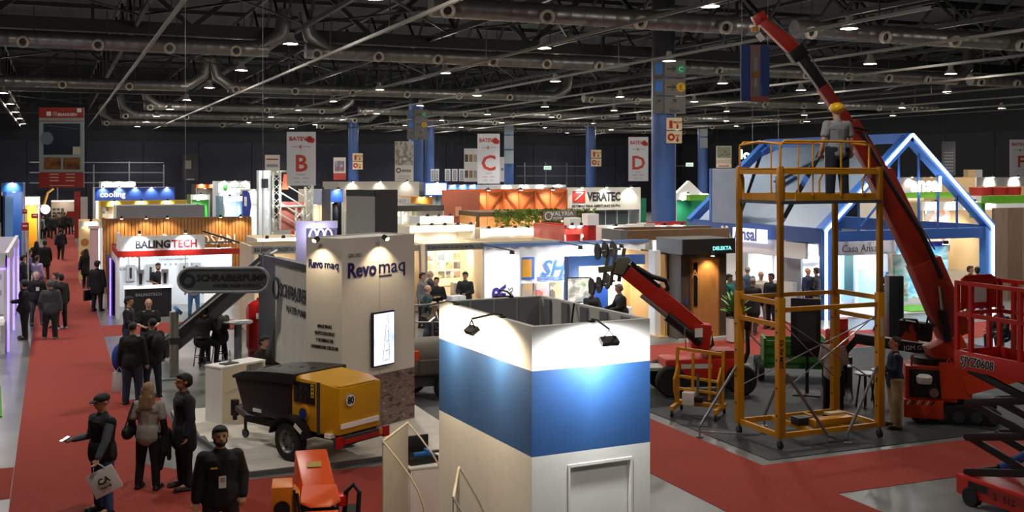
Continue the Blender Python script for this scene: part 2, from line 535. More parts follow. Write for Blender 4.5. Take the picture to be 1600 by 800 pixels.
duct(95, 9.7, .33, [(5, 26), (28, 66)], 'fifth air duct farther back under the roof', 4.8, [(5, -1), (27, 1)])
duct(107, 9.6, .34, [(4, 22), (24, 70)], 'farthest air duct just before the end wall', 5.2, [(4, -1)])

# ---------------------------------------------------------------- high-bay lamps
HB = thing('high_bay_lamp', 'x', 'lamp')
MB().lathe([(.04, .42), (.11, .38), (.12, .25), (.16, .18), (.28, 0), (.26, 0), (.13, .16)], 18, None, False).build('reflector', mat('b8b4ac', .35, .5), HB)
MB().cyl((0, 0, .5), (0, 0, 5.54), .010, n=6).build('stem', TRUSS, HB)
MB().cyl((0, 0, .02), (0, 0, .05), .235, n=18).build('lens', glow('fff1d8', 9.0), HB)
spot(HB, (0, 0, -.02), (0, 0, -5), BAY_W, 125, (1, .93, .84), .25, .6)
point(HB, (0, 0, -.12), BAY_W * .11, (1, .93, .84), .2)      # spill to the sides and the roof
rows = [(-2.0, range(0, 9)), (7.6, range(0, 9)), (15.6, range(0, 9)), (23.2, range(0, 9)), (30.8, range(0, 9)), (38.4, range(0, 9)), (46, range(1, 9)), (54, range(2, 9)), (62, range(3, 9))]
coln = ['nearest', 'second', 'third', 'fourth', 'fifth', 'sixth', 'seventh', 'eighth', 'farthest']
lamps = []
for ri, (X, ks) in enumerate(rows):
    for k in ks:
        lamps.append((X + ((ri * 7 + k * 5) % 5 - 2) * .35, 25 + k * 10.8 + (2.2 if ri % 2 else 0), '%s in the %s lamp row from the left' % (coln[k], names[ri])))
lamps += [(X, Y, '%s of the three above %s' % (p_, q_)) for Y, q_ in ((4.4, 'the camera'), (15.2, 'the near carpet')) for X, p_ in ((1.5, 'left'), (10.5, 'middle'), (20, 'right'))]
for n, (X, Y, l) in enumerate(lamps):
    o = HB if n == 0 else copy_tree(HB)
    o.location = (X, Y, 9.45)
    if Y < 20:
        for ch in o.children:
            if ch.type == 'LIGHT':
                ch.data = ch.data.copy(); ch.data.energy *= .42
    tag(o, 'round high-bay roof lamp, ' + l, 'lamp', 'high-bay roof lamps')
# ================================================================ people
PC = {}                                                  # mesh cache: pose + garment + resolution
def rcone(b, a, c, ra, rb, sx=1., sy=1., n=10):
    """tapered capsule from a to c (closed), flattened by sx / sy across its axis"""
    a, c = Vector(a), Vector(c)
    t, x, y = frame(a, c, Vector((0, 1, 0)))
    prof = []
    for k in range(4):
        q = math.pi / 2 * (1 - k / 4)
        prof.append((a - t * ra * math.sin(q), ra * math.cos(q) + 1e-4))
    prof.append((a, ra)); prof.append((c, rb))
    for k in range(1, 5):
        q = math.pi / 2 * k / 4
        prof.append((c + t * rb * math.sin(q), rb * math.cos(q) + 1e-4))
    vs = []
    for p, r in prof:
        for i in range(n):
            k = 2 * math.pi * i / n
            vs.append(p + x * math.cos(k) * r * sx + y * math.sin(k) * r * sy)
    m = len(prof)
    fs = [(j * n + i, j * n + (i + 1) % n, (j + 1) * n + (i + 1) % n, (j + 1) * n + i) for j in range(m - 1) for i in range(n)]
    fs += [tuple(reversed(range(n))), tuple(range((m - 1) * n, m * n))]
    b.add(vs, fs)
def remesh(b, vox, it=4):
    me = bpy.data.meshes.new('m'); me.from_pydata(b.v, [], b.f)
    bm = bmesh.new(); bm.from_mesh(me); bmesh.ops.recalc_face_normals(bm, faces=bm.faces); bm.to_mesh(me); bm.free()
    o = bpy.data.objects.new('m', me)
    r = o.modifiers.new('r', 'REMESH'); r.mode = 'VOXEL'; r.voxel_size = vox
    s = o.modifiers.new('s', 'SMOOTH'); s.factor = .5; s.iterations = it
    out = evaluated(o)
    bpy.data.objects.remove(o); bpy.data.meshes.remove(me)
    out.shade_smooth()
    return out
def nv(*a):
    return Vector(a).normalized()
# pose: arm = (upper dir, fore dir) for left (+x) and right (-x); leg = (thigh dir, shin dir); front is -y
POSES = {
    'stand': dict(L=((.22, .05, -1), (.12, -.22, -1)), Rr=((-.22, .05, -1), (-.12, -.22, -1)), l=((.07, 0, -1), (.04, .03, -1)), r=((-.07, -.03, -1), (-.04, .04, -1))),
    'relax': dict(L=((.26, .12, -1), (-.1, -.5, -1)), Rr=((-.2, .02, -1), (-.08, -.1, -1)), l=((.12, -.1, -1), (.05, .08, -1)), r=((-.06, .02, -1), (-.04, .03, -1))),
    'phone': dict(L=((.15, -.32, -1), (.02, -.45, -1)), Rr=((-.18, -.05, -1), (.05, -1, -.02)), l=((.07, -.02, -1), (.04, .04, -1)), r=((-.07, .03, -1), (-.04, .05, -1)), head=14),
    'cross': dict(L=((.25, -.15, -1), (-.9, -.55, .05)), Rr=((-.25, -.15, -1), (.9, -.5, .12)), l=((.09, 0, -1), (.04, .03, -1)), r=((-.09, 0, -1), (-.04, .03, -1))),
    'front': dict(L=((.2, -.12, -1), (-.45, -.85, -.15)), Rr=((-.2, -.12, -1), (.45, -.85, -.15)), l=((.08, 0, -1), (.04, .04, -1)), r=((-.08, 0, -1), (-.04, .04, -1)), head=10),
    'walk': dict(L=((.18, .35, -1), (.08, .05, -1)), Rr=((-.18, -.3, -1), (-.05, -.55, -1)), l=((.05, -.38, -1), (.02, .1, -1)), r=((-.05, .25, -1), (-.02, .55, -1))),
    'bag': dict(L=((.2, .05, -1), (.08, -.1, -1)), Rr=((-.2, .02, -1), (-.12, -.1, -1)), l=((.08, -.05, -1), (.04, .06, -1)), r=((-.08, .04, -1), (-.04, .04, -1))),
    'raise': dict(L=((.45, -.4, -.8), (.1, -.5, .85)), Rr=((-.2, 0, -1), (-.05, -.4, -1)), l=((.08, 0, -1), (.04, .03, -1)), r=((-.08, 0, -1), (-.04, .03, -1))),
    'sit': dict(L=((.16, -.35, -1), (-.15, -.9, -.25)), Rr=((-.16, -.35, -1), (.15, -.9, -.25)), l=((.16, -1, -.06), (.04, .1, -1)), r=((-.16, -1, -.06), (-.04, .05, -1)), head=10, lean=8),
    'perch': dict(L=((.18, -.4, -1), (-.2, -.85, -.1)), Rr=((-.18, -.4, -1), (.2, -.85, -.1)), l=((.22, -.85, -.42), (.06, .22, -1)), r=((-.22, -.85, -.42), (-.06, .3, -1)), head=8, lean=12),
}
def skeleton(pose):
    P = POSES[pose]
    J = {}
    hipz = .93
    if pose == 'sit':
        hipz = .55
    if pose == 'perch':
        hipz = .82
    lean = R(P.get('lean', 0))
    pel = Vector((0, 0, hipz))
    def up(h, x=0, y=0):
        return pel + Vector((x, y * math.cos(lean) - h * math.sin(lean), h * math.cos(lean)))
    J['pel'] = pel; J['waist'] = up(.14); J['chest'] = up(.36); J['neck'] = up(.53); J['head'] = up(.70, 0, -.012)
    J['hp'] = P.get('head', 0)
    for s, A, Lg in ((1, 'L', 'l'), (-1, 'Rr', 'r')):
        sh = up(.455, .168 * s, .0)
        ua, fa = P[A]
        el = sh + nv(*ua) * .285; wr = el + nv(*fa) * .245
        J['sh', s], J['el', s], J['wr', s] = sh, el, wr
        J['fa', s] = nv(*fa)
        hp = pel + Vector((.080 * s, 0, -.02))
        th, sn = P[Lg]
        kn = hp + nv(*th) * .43; an = kn + nv(*sn) * .40
        J['hip', s], J['kn', s], J['an', s] = hp, kn, an
    lo = min(J['an', 1].z, J['an', -1].z) - .085
    for k, v in J.items():
        if isinstance(v, Vector) and k[0] != 'fa':
            J[k] = v - Vector((0, 0, lo))
    for s in (1, -1):
        J['fa', s] = J['fa', s] + Vector((0, 0, lo)) if False else nv(*P['L' if s == 1 else 'Rr'][1])
    J['lo'] = lo
    return J
def head_mat(J):
    return Matrix.Translation(J['head']) @ Matrix.Rotation(R(J['hp']), 4, 'X')
def body_mesh(pose, vox, hands):
    key = ('body', pose, vox)
    if key in PC:
        return PC[key]
    J = skeleton(pose); b = MB()
    rcone(b, J['pel'], J['waist'], .125, .112, 1.15, .8)
    rcone(b, J['waist'], J['chest'], .11, .135, 1.15, .78)
    rcone(b, J['chest'] + Vector((.06, 0, .04)), J['chest'] + Vector((-.06, 0, .04)), .1, .1)
    rcone(b, J['neck'] - Vector((0, 0, .06)), J['head'] - Vector((0, 0, .04)), .055, .052)
    for s in (1, -1):
        rcone(b, J['sh', s], J['el', s], .05, .04); rcone(b, J['el', s], J['wr', s], .039, .027)
        rcone(b, J['chest'] + Vector((.09 * s, 0, .1)), J['sh', s], .06, .055)
        rcone(b, J['hip', s], J['kn', s], .082, .055); rcone(b, J['kn', s], J['an', s], .054, .036)
        rcone(b, J['an', s], J['an', s] + Vector((.015 * s, -.14, -.045)), .036, .028)
        # hand: palm, four fingers, thumb
        f = J['fa', s]; w = J['wr', s]
        side = f.cross(Vector((0, -1, 0)) if abs(f.y) < .7 else Vector((0, 0, 1))).normalized()
        nrm = side.cross(f).normalized()
        inward = Vector((-s, 0, 0))
        if nrm.dot(inward) < 0:
            nrm = -nrm
        rcone(b, w, w + f * .075, .026, .036, 1.15, .6)
        if hands:
            for k in range(4):
                root = w + f * .075 + side * (.027 - .018 * k)
                ln = (.038, .045, .042, .032)[k]
                mid = root + (f * .9 + nrm * .35).normalized() * ln
                rcone(b, root, mid, .0095, .009, n=7)
                rcone(b, mid, mid + (f * .5 + nrm * .85).normalized() * ln * .8, .009, .0075, n=7)
            tb = w + f * .03 + side * .028
            t1 = tb + (f * .7 + side * .6 + nrm * .3).normalized() * .04
            rcone(b, tb, t1, .013, .011, n=7); rcone(b, t1, t1 + (f * .9 + nrm * .3).normalized() * .03, .011, .008, n=7)
        else:
            rcone(b, w + f * .07, w + f * .13 + nrm * .03, .034, .022, 1.1, .6)
            rcone(b, w + f * .03 + side * .025, w + f * .075 + side * .05 + nrm * .02, .014, .011)
    H = head_mat(J)
    hb = MB()
    hb.sphere((0, .012, .025), (.076, .095, .098), 16, 12)
    hb.sphere((0, -.022, -.045), (.058, .066, .075), 14, 10)
    hb.sphere((0, -.05, -.085), (.036, .03, .03), 10, 8)
    rcone(hb, (0, -.082, .022), (0, -.099, -.012), .010, .017)
    for s in (1, -1):
        hb.sphere((s * .077, .012, -.005), (.012, .02, .032), 8, 8)
        hb.sphere((s * .03, -.074, .034), (.026, .014, .012), 8, 6)
    hb.sphere((0, -.085, -.052), (.024, .011, .012), 8, 6)
    b.add(hb.v, hb.f, H)
    PC[key] = remesh(b, vox, 3 if hands else 4)
    return PC[key]
def top_mesh(pose, vox, kind):
    """kind: shirt, jacket, coat, tee, vest, puffer"""
    key = ('top', pose, vox, kind)
    if key in PC:
        return PC[key]
    J = skeleton(pose); b = MB()
    g = {'shirt': .016, 'tee': .016, 'jacket': .03, 'coat': .03, 'vest': .034, 'puffer': .042, 'sleeves': .012}[kind]
    if kind != 'sleeves':
        rcone(b, J['pel'] + Vector((0, 0, .0)), J['waist'], .125 + g, .118 + g, 1.16, .86)
        rcone(b, J['waist'], J['chest'], .118 + g, .138 + g, 1.16, .82)
        rcone(b, J['chest'] + Vector((.07, 0, .03)), J['chest'] + Vector((-.07, 0, .03)), .105 + g * .8, .105 + g * .8)
        rcone(b, J['chest'] + Vector((.0, 0, .08)), J['neck'] - Vector((0, 0, .015)), .09, .062 + g * .3)
        if kind == 'coat':
            for s in (1, -1):
                rcone(b, J['hip', s], J['hip', s].lerp(J['kn', s], .55), .10 + g, .105 + g)
            rcone(b, J['pel'], J['pel'] - Vector((0, 0, .2)), .14 + g, .15 + g, 1.1, .85)
        else:
            rcone(b, J['pel'] + Vector((0, 0, .05)), J['pel'] - Vector((0, 0, .07)), .135 + g, .142 + g, 1.2, .92)
    for s in (1, -1):
        rcone(b, J['neck'] + Vector((.03 * s, 0, -.07)), J['sh', s] + Vector((0, 0, -.012)), .05 + g * .5, .05 + g * .7)
        rcone(b, J['chest'] + Vector((.08 * s, 0, .0)), J['sh', s] + Vector((0, 0, -.03)), .066 + g * .6, .05 + g * .6)
        if kind == 'tee':
            rcone(b, J['sh', s], J['sh', s].lerp(J['el', s], .7), .056 + g, .054 + g)
        elif kind != 'vest':
            gg = g * .75
            rcone(b, J['sh', s], J['el', s], .053 + gg, .045 + gg)
            rcone(b, J['el', s], J['el', s].lerp(J['wr', s], .97), .046 + gg, .034 + gg)
    PC[key] = remesh(b, vox, 3)
    return PC[key]
def trousers_mesh(pose, vox, kind):
    key = ('legs', pose, vox, kind)
    if key in PC:
        return PC[key]
    J = skeleton(pose); b = MB()
    g = {'slim': .008, 'loose': .02}[kind]
    rcone(b, J['pel'] + Vector((0, 0, .09)), J['pel'] - Vector((0, 0, .03)), .115 + g, .118 + g, 1.16, .84)
    for s in (1, -1):
        rcone(b, J['pel'] + Vector((.05 * s, .02, -.02)), J['hip', s], .1 + g, .1 + g)
        rcone(b, J['hip', s], J['kn', s], .098 + g, .068 + g); rcone(b, J['kn', s], J['an', s] + Vector((0, 0, .0)), .063 + g, .05 + g)
    PC[key] = remesh(b, vox, 3)
    return PC[key]
def shoe_mesh(pose, s, vox):
    key = ('shoe', pose, s)
    if key in PC:
        return PC[key]
    J = skeleton(pose); b = MB()
    a = J['an', s]; z = a.z - .085
    b.box(a.x - .042 + .008 * s, a.y - .19, z, a.x + .042 + .008 * s, a.y + .075, z + .025)
    rcone(b, Vector((a.x, a.y + .025, z + .05)), Vector((a.x + .012 * s, a.y - .14, z + .045)), .042, .038)
    rcone(b, Vector((a.x, a.y + .015, z + .06)), Vector((a.x, a.y, z + .11)), .044, .046)
    PC[key] = remesh(b, .014, 2)
    return PC[key]
def hair_mesh(kind):
    key = ('hair', kind)
    if key in PC:
        return PC[key]
    b = MB()
    if kind in ('short', 'long', 'tail'):
        b.sphere((0, .02, .038), (.086, .1, .098), 16, 10)
        b.sphere((0, .045, -.01), (.08, .078, .085), 14, 8)
        b.sphere((0, -.045, .092), (.06, .045, .035), 12, 8)
    if kind == 'crop':
        b.sphere((0, .022, .036), (.081, .095, .094), 16, 10)
    if kind == 'bald':
        b.sphere((0, .05, -.012), (.08, .066, .05), 14, 8)
    if kind == 'long':
        rcone(b, (0, .07, 0), (0, .105, -.24), .085, .075, 1.15, .6)
        rcone(b, (.06, .04, 0), (.09, .06, -.2), .035, .03); rcone(b, (-.06, .04, 0), (-.09, .06, -.22), .035, .03)
        for k in range(7):
            rcone(b, (-.08 + .027 * k, .11, -.1), (-.09 + .03 * k, .135, -.27 - .03 * (k % 2)), .022, .014)
    if kind == 'tail':
        rcone(b, (0, .11, .03), (0, .15, -.2), .035, .02)
    if kind == 'hood':
        b.sphere((0, .02, .02), (.1, .115, .125), 16, 10)
    if kind == 'cap':
        b.sphere((0, .018, .055), (.088, .104, .075), 16, 10)
        b.sphere((0, -.10, .05), (.062, .06, .012), 12, 6)
    PC[key] = remesh(b, .011, 2)
    if kind in ('short', 'long', 'tail', 'crop', 'hood'):    # keep the face free
        me = PC[key]
        for v in me.vertices:
            if v.co.y < -.055 and v.co.z < .062:
                v.co.y = -.055 + (v.co.y + .055) * .05
            if v.co.y < -.02 and v.co.z < .05 and abs(v.co.x) < .072 and kind != 'hood':
                v.co.y = max(v.co.y, .0)
    return PC[key]
def beard_mesh():
    if 'beard' not in PC:
        b = MB()
        b.sphere((0, -.05, -.085), (.05, .047, .04), 12, 8); b.sphere((.055, -.01, -.05), (.018, .035, .05), 8, 8); b.sphere((-.055, -.01, -.05), (.018, .035, .05), 8, 8)
        b.sphere((0, -.092, -.042), (.03, .01, .008), 8, 6)
        PC['beard'] = remesh(b, .009, 2)
    return PC['beard']
eyeme = MB().sphere((0, 0, 0), (.013, .007, .0065), 10, 6).mesh('eye', mat('14100e', .3))
browme = MB().sphere((0, 0, 0), (.02, .006, .0045), 8, 6).mesh('eyebrow', mat('14100e', .8))
mouthme = MB().sphere((0, 0, 0), (.021, .006, .006), 8, 6).mesh('mouth', mat('8a4a40', .6))
SKIN = {'a': 'b98a6c', 'b': 'a87456', 'c': 'cc9f84', 'd': '8d5f47'}
def person(label, px, d, face=0, pose='stand', h=1.74, top=('jacket', '14161a'), legs=('slim', '15161a'), hair=('short', '15110e'), skin='a', shoes='101010', lod=1, xy=None, z=.013, group=None, inner=None, beard=False, wide=1.12):
    """face 0 looks at the camera, + turns to the right of the picture"""
    X, Y = xy if xy else at(px, d)
    vox = (.0105, .019, .03)[lod]
    J = skeleton(pose)
    me = body_mesh(pose, vox, lod == 0)
    def put(me, name, mt, parent, **k):
        o = inst(me, name, parent, **k)
        if not me.materials:
            me.materials.append(None)
        o.material_slots[0].link = 'OBJECT'; o.material_slots[0].material = mt
        return o
    root = put(me, 'person', mat(SKIN[skin], .6), None)
    s = h / 1.745
    root.location = (X, Y, z); root.rotation_euler = (0, 0, -math.atan2(X, Y) + R(face)); root.scale = (s * wide, s * wide, s)
    tag(root, label, 'person', group)
    if inner:
        put(top_mesh(pose, vox * 1.15, 'sleeves'), 'shirt', mat(inner, .85, 0, .12, 20), root)
    put(top_mesh(pose, vox * 1.15, top[0]), top[2] if len(top) > 2 else {'tee': 't_shirt', 'puffer': 'jacket'}.get(top[0], top[0]), mat(top[1], .85, 0, .15, 14, .15), root)
    put(trousers_mesh(pose, vox * 1.15, legs[0]), 'trousers', mat(legs[1], .85, 0, .18, 10, .15), root)
    for q in (1, -1):
        put(shoe_mesh(pose, q, vox), 'shoe', mat(shoes, .5), root)
    H = head_mat(J)
    if hair:
        o = put(hair_mesh(hair[0]), {'hood': 'hood', 'cap': 'cap'}.get(hair[0], 'hair'), mat(hair[1], .7, 0, .2, 30), root)
        o.location = H.to_translation(); o.rotation_euler = H.to_euler()
    if lod < 2:
        for q in (1, -1):
            for m_, p_ in ((eyeme, (q * .03, -.082, .012)), (browme, (q * .031, -.088, .036))):
                o = inst(m_, m_.name.split('.')[0], root, H @ Vector(p_), H.to_euler())
        inst(mouthme, 'mouth', root, H @ Vector((0, -.094, -.05)), H.to_euler())
    if beard:
        o = put(beard_mesh(), 'beard', mat('17110d', .8), root); o.location = H.to_translation(); o.rotation_euler = H.to_euler()
    root['_dummy'] = 0
    del root['_dummy']
    return root
def hand_world(p, pose, s):
    J = skeleton(pose)
    v = J['wr', s] + J['fa', s] * .085
    M = Matrix.LocRotScale(p.location, p.rotation_euler, p.scale)
    return M @ v
# ================================================================ foreground stands
CREAM = mat('e9e6df', .5, 0, .02, 6); BAND = mat('2f568c', .55, 0, .05, 4)
tw = thing('sign_tower', 'white panel tower with a broad blue band in the foreground', 'tower', (4.45, 10.06, 0), R(3.5))
TW, TL, TH1, TH2, TH3 = 1.42, 2.45, 2.11, 2.98, 3.43
for nm, m, a, b in (('lower_panel', CREAM, 0, TH1), ('blue_band', BAND, TH1, TH2), ('upper_panel', CREAM, TH2, TH3)):
    if nm == 'lower_panel':                       # front with recessed door
        fb = MB().box(0, 0, 0, .43, .06, b).box(1.18, 0, 0, TW, .06, b).box(.43, 0, 1.97, 1.18, .06, b)
        p = fb.build(nm, m, tw)
        dr = box('door_leaf', m, .45, .04, 0, 1.16, .07, 1.95, tw)
        box('door_frame', m, .43, -.012, 1.955, 1.18, .02, 1.985, p); box('door_frame', m, .415, -.012, 0, .44, .02, 1.985, p); box('door_frame', m, 1.17, -.012, 0, 1.195, .02, 1.985, p)
    else:
        box(nm, m, 0, 0, a, TW, .06, b, tw)
    box(nm, m, 0, .06, a, .06, TL, b, tw)
    box(nm, m, TW - .06, .06, a, TW, TL - .06, b, tw)
    box(nm, m, .06, TL - .06, a, TW, TL, b, tw)
LINING = mat('a4a6a8', .7)
box('inner_lining', LINING, .065, .065, TH1, .075, TL - .065, TH3 - .01, tw)
for k in range(4):
    box('inner_lining', LINING, .08 + k * .32, TL - .08, TH1, .37 + k * .32, TL - .065, TH3 - .01, tw)
for k in range(5):
    box('inner_rib', mat('86888b', .6), TW - .09, .3 + k * .45, TH1, TW - .065, .45 + k * .45, TH3 - .02, tw)
MB().tube([(TW - .08, 1.5, TH3), (TW - .14, 1.45, TH3 - .2), (TW - .1, 1.4, TH3 - .42)], .012, 6).build('cable', BLACK, tw)
def floodlamp(label, base, out, w, colr, aim, hd=(.2, .1, .14)):
    """arm fixed on a wall top, lamp head at its end; base and out in tower space"""
    t = thing('arm_floodlight', label, 'floodlight', tw.matrix_basis @ Vector(base), tw.rotation_euler.z)
    e = Vector(out)
    MB().tube([(0, 0, -.04), (0, 0, .03), e * .3 + Vector((0, 0, .05)), e + Vector((0, 0, .03))], .012, 8).build('arm', BLACK, t)
    box('clamp', BLACK, -.03, -.03, -.06, .03, .03, .02, t)
    yaw = math.atan2(e.x, -e.y)
    hdo = MB().cbox(e + Vector((0, 0, -.09)), (hd[0], hd[1], .05), yaw, R(35)).build('lamp_head', mat('3a332c', .5), t)
    MB().tube([e + Vector((-.1 * math.cos(yaw), -.1 * math.sin(yaw), -.09)), e + Vector((0, 0, .02)), e + Vector((.1 * math.cos(yaw), .1 * math.sin(yaw), -.09))], .008, 6).build('bracket', BLACK, t)
    n = Vector((e.x, e.y, 0)).normalized()
    MB().cbox(e + Vector((0, 0, -.118)) - n * .02, (hd[0] * .85, hd[1] * .8, .008), yaw, R(35)).build('lens', glow('fff0d8', 5), hdo)
    spot(t, e + Vector((0, 0, -.13)) - n * .03, Vector(aim), w, 172, colr, .08, .35)
    return t
WARM = (1, .78, .5); COOL = (.93, .97, 1)
floodlamp('arm floodlight over the tower front face, pointing at white panel', (.72, .03, TH3), (.0, -.34, -.06), 95, COOL, (.0, 0, -.55))
floodlamp('arm floodlight on the near end of the tower left face', (.03, .75, TH3), (-.36, 0, -.02), 62, WARM, (0, .1, -.55))
floodlamp('arm floodlight on the far end of the tower left face', (.03, 2.0, TH3), (-.36, 0, -.02), 58, WARM, (0, -.05, -.55))
floodlamp('arm floodlight on the tower back wall, lens facing away', (.95, TL - .03, TH3), (.05, .4, .02), 8, COOL, (0, 0, -1.0))

# flag banners on bowed rods
CLOTH = mat('9a9184', .8, 0, .05, 5, .1); ROD = mat('b9ad96', .4)
def bow_banner(label, a, b, zt, bow):
    A = Vector((*a, 0)); B = Vector((*b, 0)); u = (B - A).normalized(); n = Vector((u.y, -u.x, 0))
    t = thing('bow_banner', label, 'banner', A)
    L = (B - A).length
    M = Matrix.Rotation(math.atan2(u.y, u.x), 4, 'Z')
    MB().box(0, -.006, .05, L, .006, zt - .02, M).build('fabric', CLOTH, t)
    for q in (0, L):
        e = u * q
        MB().tube([e + n * (bow * math.sin(math.pi * min(1, k / 9)) * .9 + .25 * bow * k / 9) + Vector((0, 0, zt * (1 - k / 10))) for k in range(11)], .011, 6).build('bowed_rod', ROD, t)
    MB().cyl(Vector((0, 0, zt)), u * L + Vector((0, 0, zt)), .014, n=8).build('top_rail', ROD, t)
    MB().cbox(u * L / 2 + Vector((0, 0, .025)), (L, .12, .05), math.atan2(u.y, u.x)).build('foot', mat('777777', .4, .6), t)
    return t
bow_banner('grey fabric banner on bowed rods left of the blue banded tower', at(598, 12.7), at(637, 13.66), 1.85, .5)
bow_banner('narrow edge-on banner on bowed rods against the tower left face', at(708, 10.5), at(717, 11.6), 1.85, .34)
c = thing('storage_cabinet', 'low white cabinet with tool case standing left of the tower', 'cabinet', at(642, 14.75), 0)
box('body', WHITE, 0, 0, 0, 1.0, .62, .95, c, .01); box('worktop', OFFW, -.02, -.02, .95, 1.02, .64, .98, c, .005)
for k in range(2):
    dd = box('door', WHITE, .02 + k * .49, -.02, .06, .49 + k * .49, 0, .93, c); box('handle', STEEL, .40 + k * .16, -.04, .6, .43 + k * .16, -.02, .75, dd)
c2 = thing('tool_case', 'open black tool case on the white cabinet', 'tool case', (c.location.x, c.location.y, .98), .1)
box('tray', BLACK, .03, .08, 0, .45, .42, .1, c2, .01); box('lid', mat('16181b', .5), .03, .42, .02, .45, .46, .32, c2, .01)
box('blue_tool', mat('2e6fc0', .4), .12, .15, .1, .4, .2, .15, c2, .01); box('blue_tool', mat('2e6fc0', .4), .3, .13, .1, .36, .26, .18, c2, .01)
j = thing('sweets_jar', 'clear tub of wrapped sweets on the white cabinet', 'jar', (c.location.x + .62, c.location.y + .28, .98))
MB().lathe([(.09, 0), (.11, .16), (.105, .16), (.085, .02)], 16, None, False).build('tub', mat('b8bcc0', .15), j)
for k in range(22):
    a = random.uniform(0, 6.3); r = random.uniform(0, .07)
    MB().sphere((r * math.cos(a), r * math.sin(a), .06 + .09 * random.random()), .022, 6, 4).build('sweet', mat(random.choice(['c8c8d8', '8a6ab0', 'd8d0a0', 'b05050']), .3), j)
# ---------------------------------------------------------------- platform
PL = .1
pf = thing('stand_platform', 'white boarded platform under the yellow pump trailer', 'platform')
MB().prism([(2.95, 18.05), (7.0, 18.22), (7.0, 23.3), (2.2, 23.3), (2.2, 22.4)], .0, PL - .012, 'xy').build('edge', mat('55585a', .6), pf)
FLB = mat('c9c4ba', .45, 0, .06, 2)
# boards
for k in range(10):
    y0 = 18.2 + k * .525; y1 = y0 + .52
    xl = max(2.2, 2.95 - (min(y0, 22.4) - 18.05) * .75 / 4.35) + .01
    MB().prism([(xl + .01, y0 if k else 18.06), (6.98, y0 if k else 18.23), (6.98, min(y1, 23.29)), (xl, min(y1, 23.29))], PL - .012, PL, 'xy').build('floor_board', FLB, pf)
# ---------------------------------------------------------------- Revomaq tower
RW = mat('d8d3c8', .55, 0, .02, 5)
rv = thing('sign_tower', 'cream corner tower with Revomaq lettering and a screen', 'tower', (4.88, 19.68, PL), math.atan2(.51, .86))
RL, RD, RH = 2.0, .95, 3.66
box('front_panel', RW, 0, 0, 0, RL / 2 - .003, .05, RH, rv); box('front_panel', RW, RL / 2 + .003, 0, 0, RL, .05, RH, rv)
box('side_panel', RW, 0, .05, 0, .05, RD, RH, rv); box('side_panel', RW, RL - .05, .05, 0, RL, RD, RH, rv); box('back_panel', RW, .05, RD - .05, 0, RL - .05, RD, RH, rv)
box('top_cap', RW, .05, .05, RH - .06, RL - .05, RD - .05, RH - .02, rv)
RNAVY = mat('1d1f58', .45)
text('Revo', .27, RNAVY, rv, (.13, -.008, 2.93), bold=.036, align='LEFT', wide=.98)
text('maq', .27, RNAVY, rv, (.95, -.008, 2.95), align='LEFT', wide=1.2, bold=.004)
box('underline', RNAVY, .98, -.012, 2.89, 1.33, -.002, 2.91, rv)
text('GRUPO', .075, mat('8a8a8a', .5), rv, (.15, -.008, 3.3), align='LEFT')
text('Revo', .15, RNAVY, rv, (-.008, .88, 3.1), R(-90), bold=.036, align='LEFT', wide=.86)
text('maq', .15, RNAVY, rv, (-.008, .46, 3.1), R(-90), align='LEFT', wide=1.05)
for k, l in enumerate(('MAQUINAS', 'REVOCADORAS', 'Y BOMBAS DE', 'HORMIGON CELULAR')):
    text(l, .062, BLACK, rv, (-.008, .45, 1.98 - k * .13), R(-90), bold=.02, wide=.82)
mural = picture('site_mural', ['2b2220', '5a4742', '8a746c', '6a5048', 'a8968c'], 5, zscale=2.5)
box('mural', mural, .45, -.012, .02, RL - .01, -.002, 1.02, rv)
def wallspot(parent, loc, aim, w, colr=WARM, n=(0, -1, 0), ang=110):
    x, y, z = loc
    h = MB().cyl((x, y, z), (x + n[0] * .1, y + n[1] * .1, z - .05), .05, .06, 10).build('spotlight', DGREY, parent)
    MB().cyl((x + n[0] * .1, y + n[1] * .1, z - .05), (x + n[0] * .104, y + n[1] * .104, z - .053), .045, n=10).build('lens', glow('ffe8c0', 8), h)
    spot(parent, (x + n[0] * .14, y + n[1] * .14, z - .08), aim, w, ang, colr, .03, .6)
wallspot(rv, (.98, -.12, RH + .0), (.98, .02, 2.4), 26); wallspot(rv, (-.12, .5, RH + .0), (.02, .5, 2.4), 18, n=(-1, 0, 0))
tv = thing('wall_screen', 'portrait screen showing a crane mounted on the cream tower', 'screen', (4.88 + .86 * .74 + .51 * .06, 19.68 + .51 * .74 - .86 * .06, 1.28), math.atan2(.51, .86))
box('casing', BLACK, 0, -.02, 0, .6, .04, 1.04, tv, .008)
box('display', picture('crane_screen', ['8f9fd8', 'b9c4ee', 'dfe4fa'], 3, 1.1), .025, -.026, .03, .575, -.02, 1.01, tv)
for k in range(5):
    MB().beam((.3 + .03 * k, -.028, .1 + .18 * k), (.42, -.028, .12 + .18 * k), .004, .012).build('printed_line', mat('6a76b0', .5), tv)
MB().beam((.25, -.028, .05), (.38, -.028, .98), .004, .012).build('printed_line', mat('6a76b0', .5), tv); MB().beam((.45, -.028, .05), (.40, -.028, .98), .004, .012).build('printed_line', mat('6a76b0', .5), tv)
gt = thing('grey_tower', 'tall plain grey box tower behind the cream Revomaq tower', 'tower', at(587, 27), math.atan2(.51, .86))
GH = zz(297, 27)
box('painted_lit_side', mat('eceeec', .6), 0, .02, 0, .03, 1.02, GH - .16, gt); box('dark_side', mat('4a4d51', .6), 0, 0, 0, .80, .03, GH, gt)  # left side painted paler to stand in for lamplight falling on it
box('dark_side', mat('4a4d51', .6), .77, .03, 0, .80, 1.02, GH, gt); box('dark_side', mat('4a4d51', .6), .03, .99, 0, .77, 1.02, GH, gt)
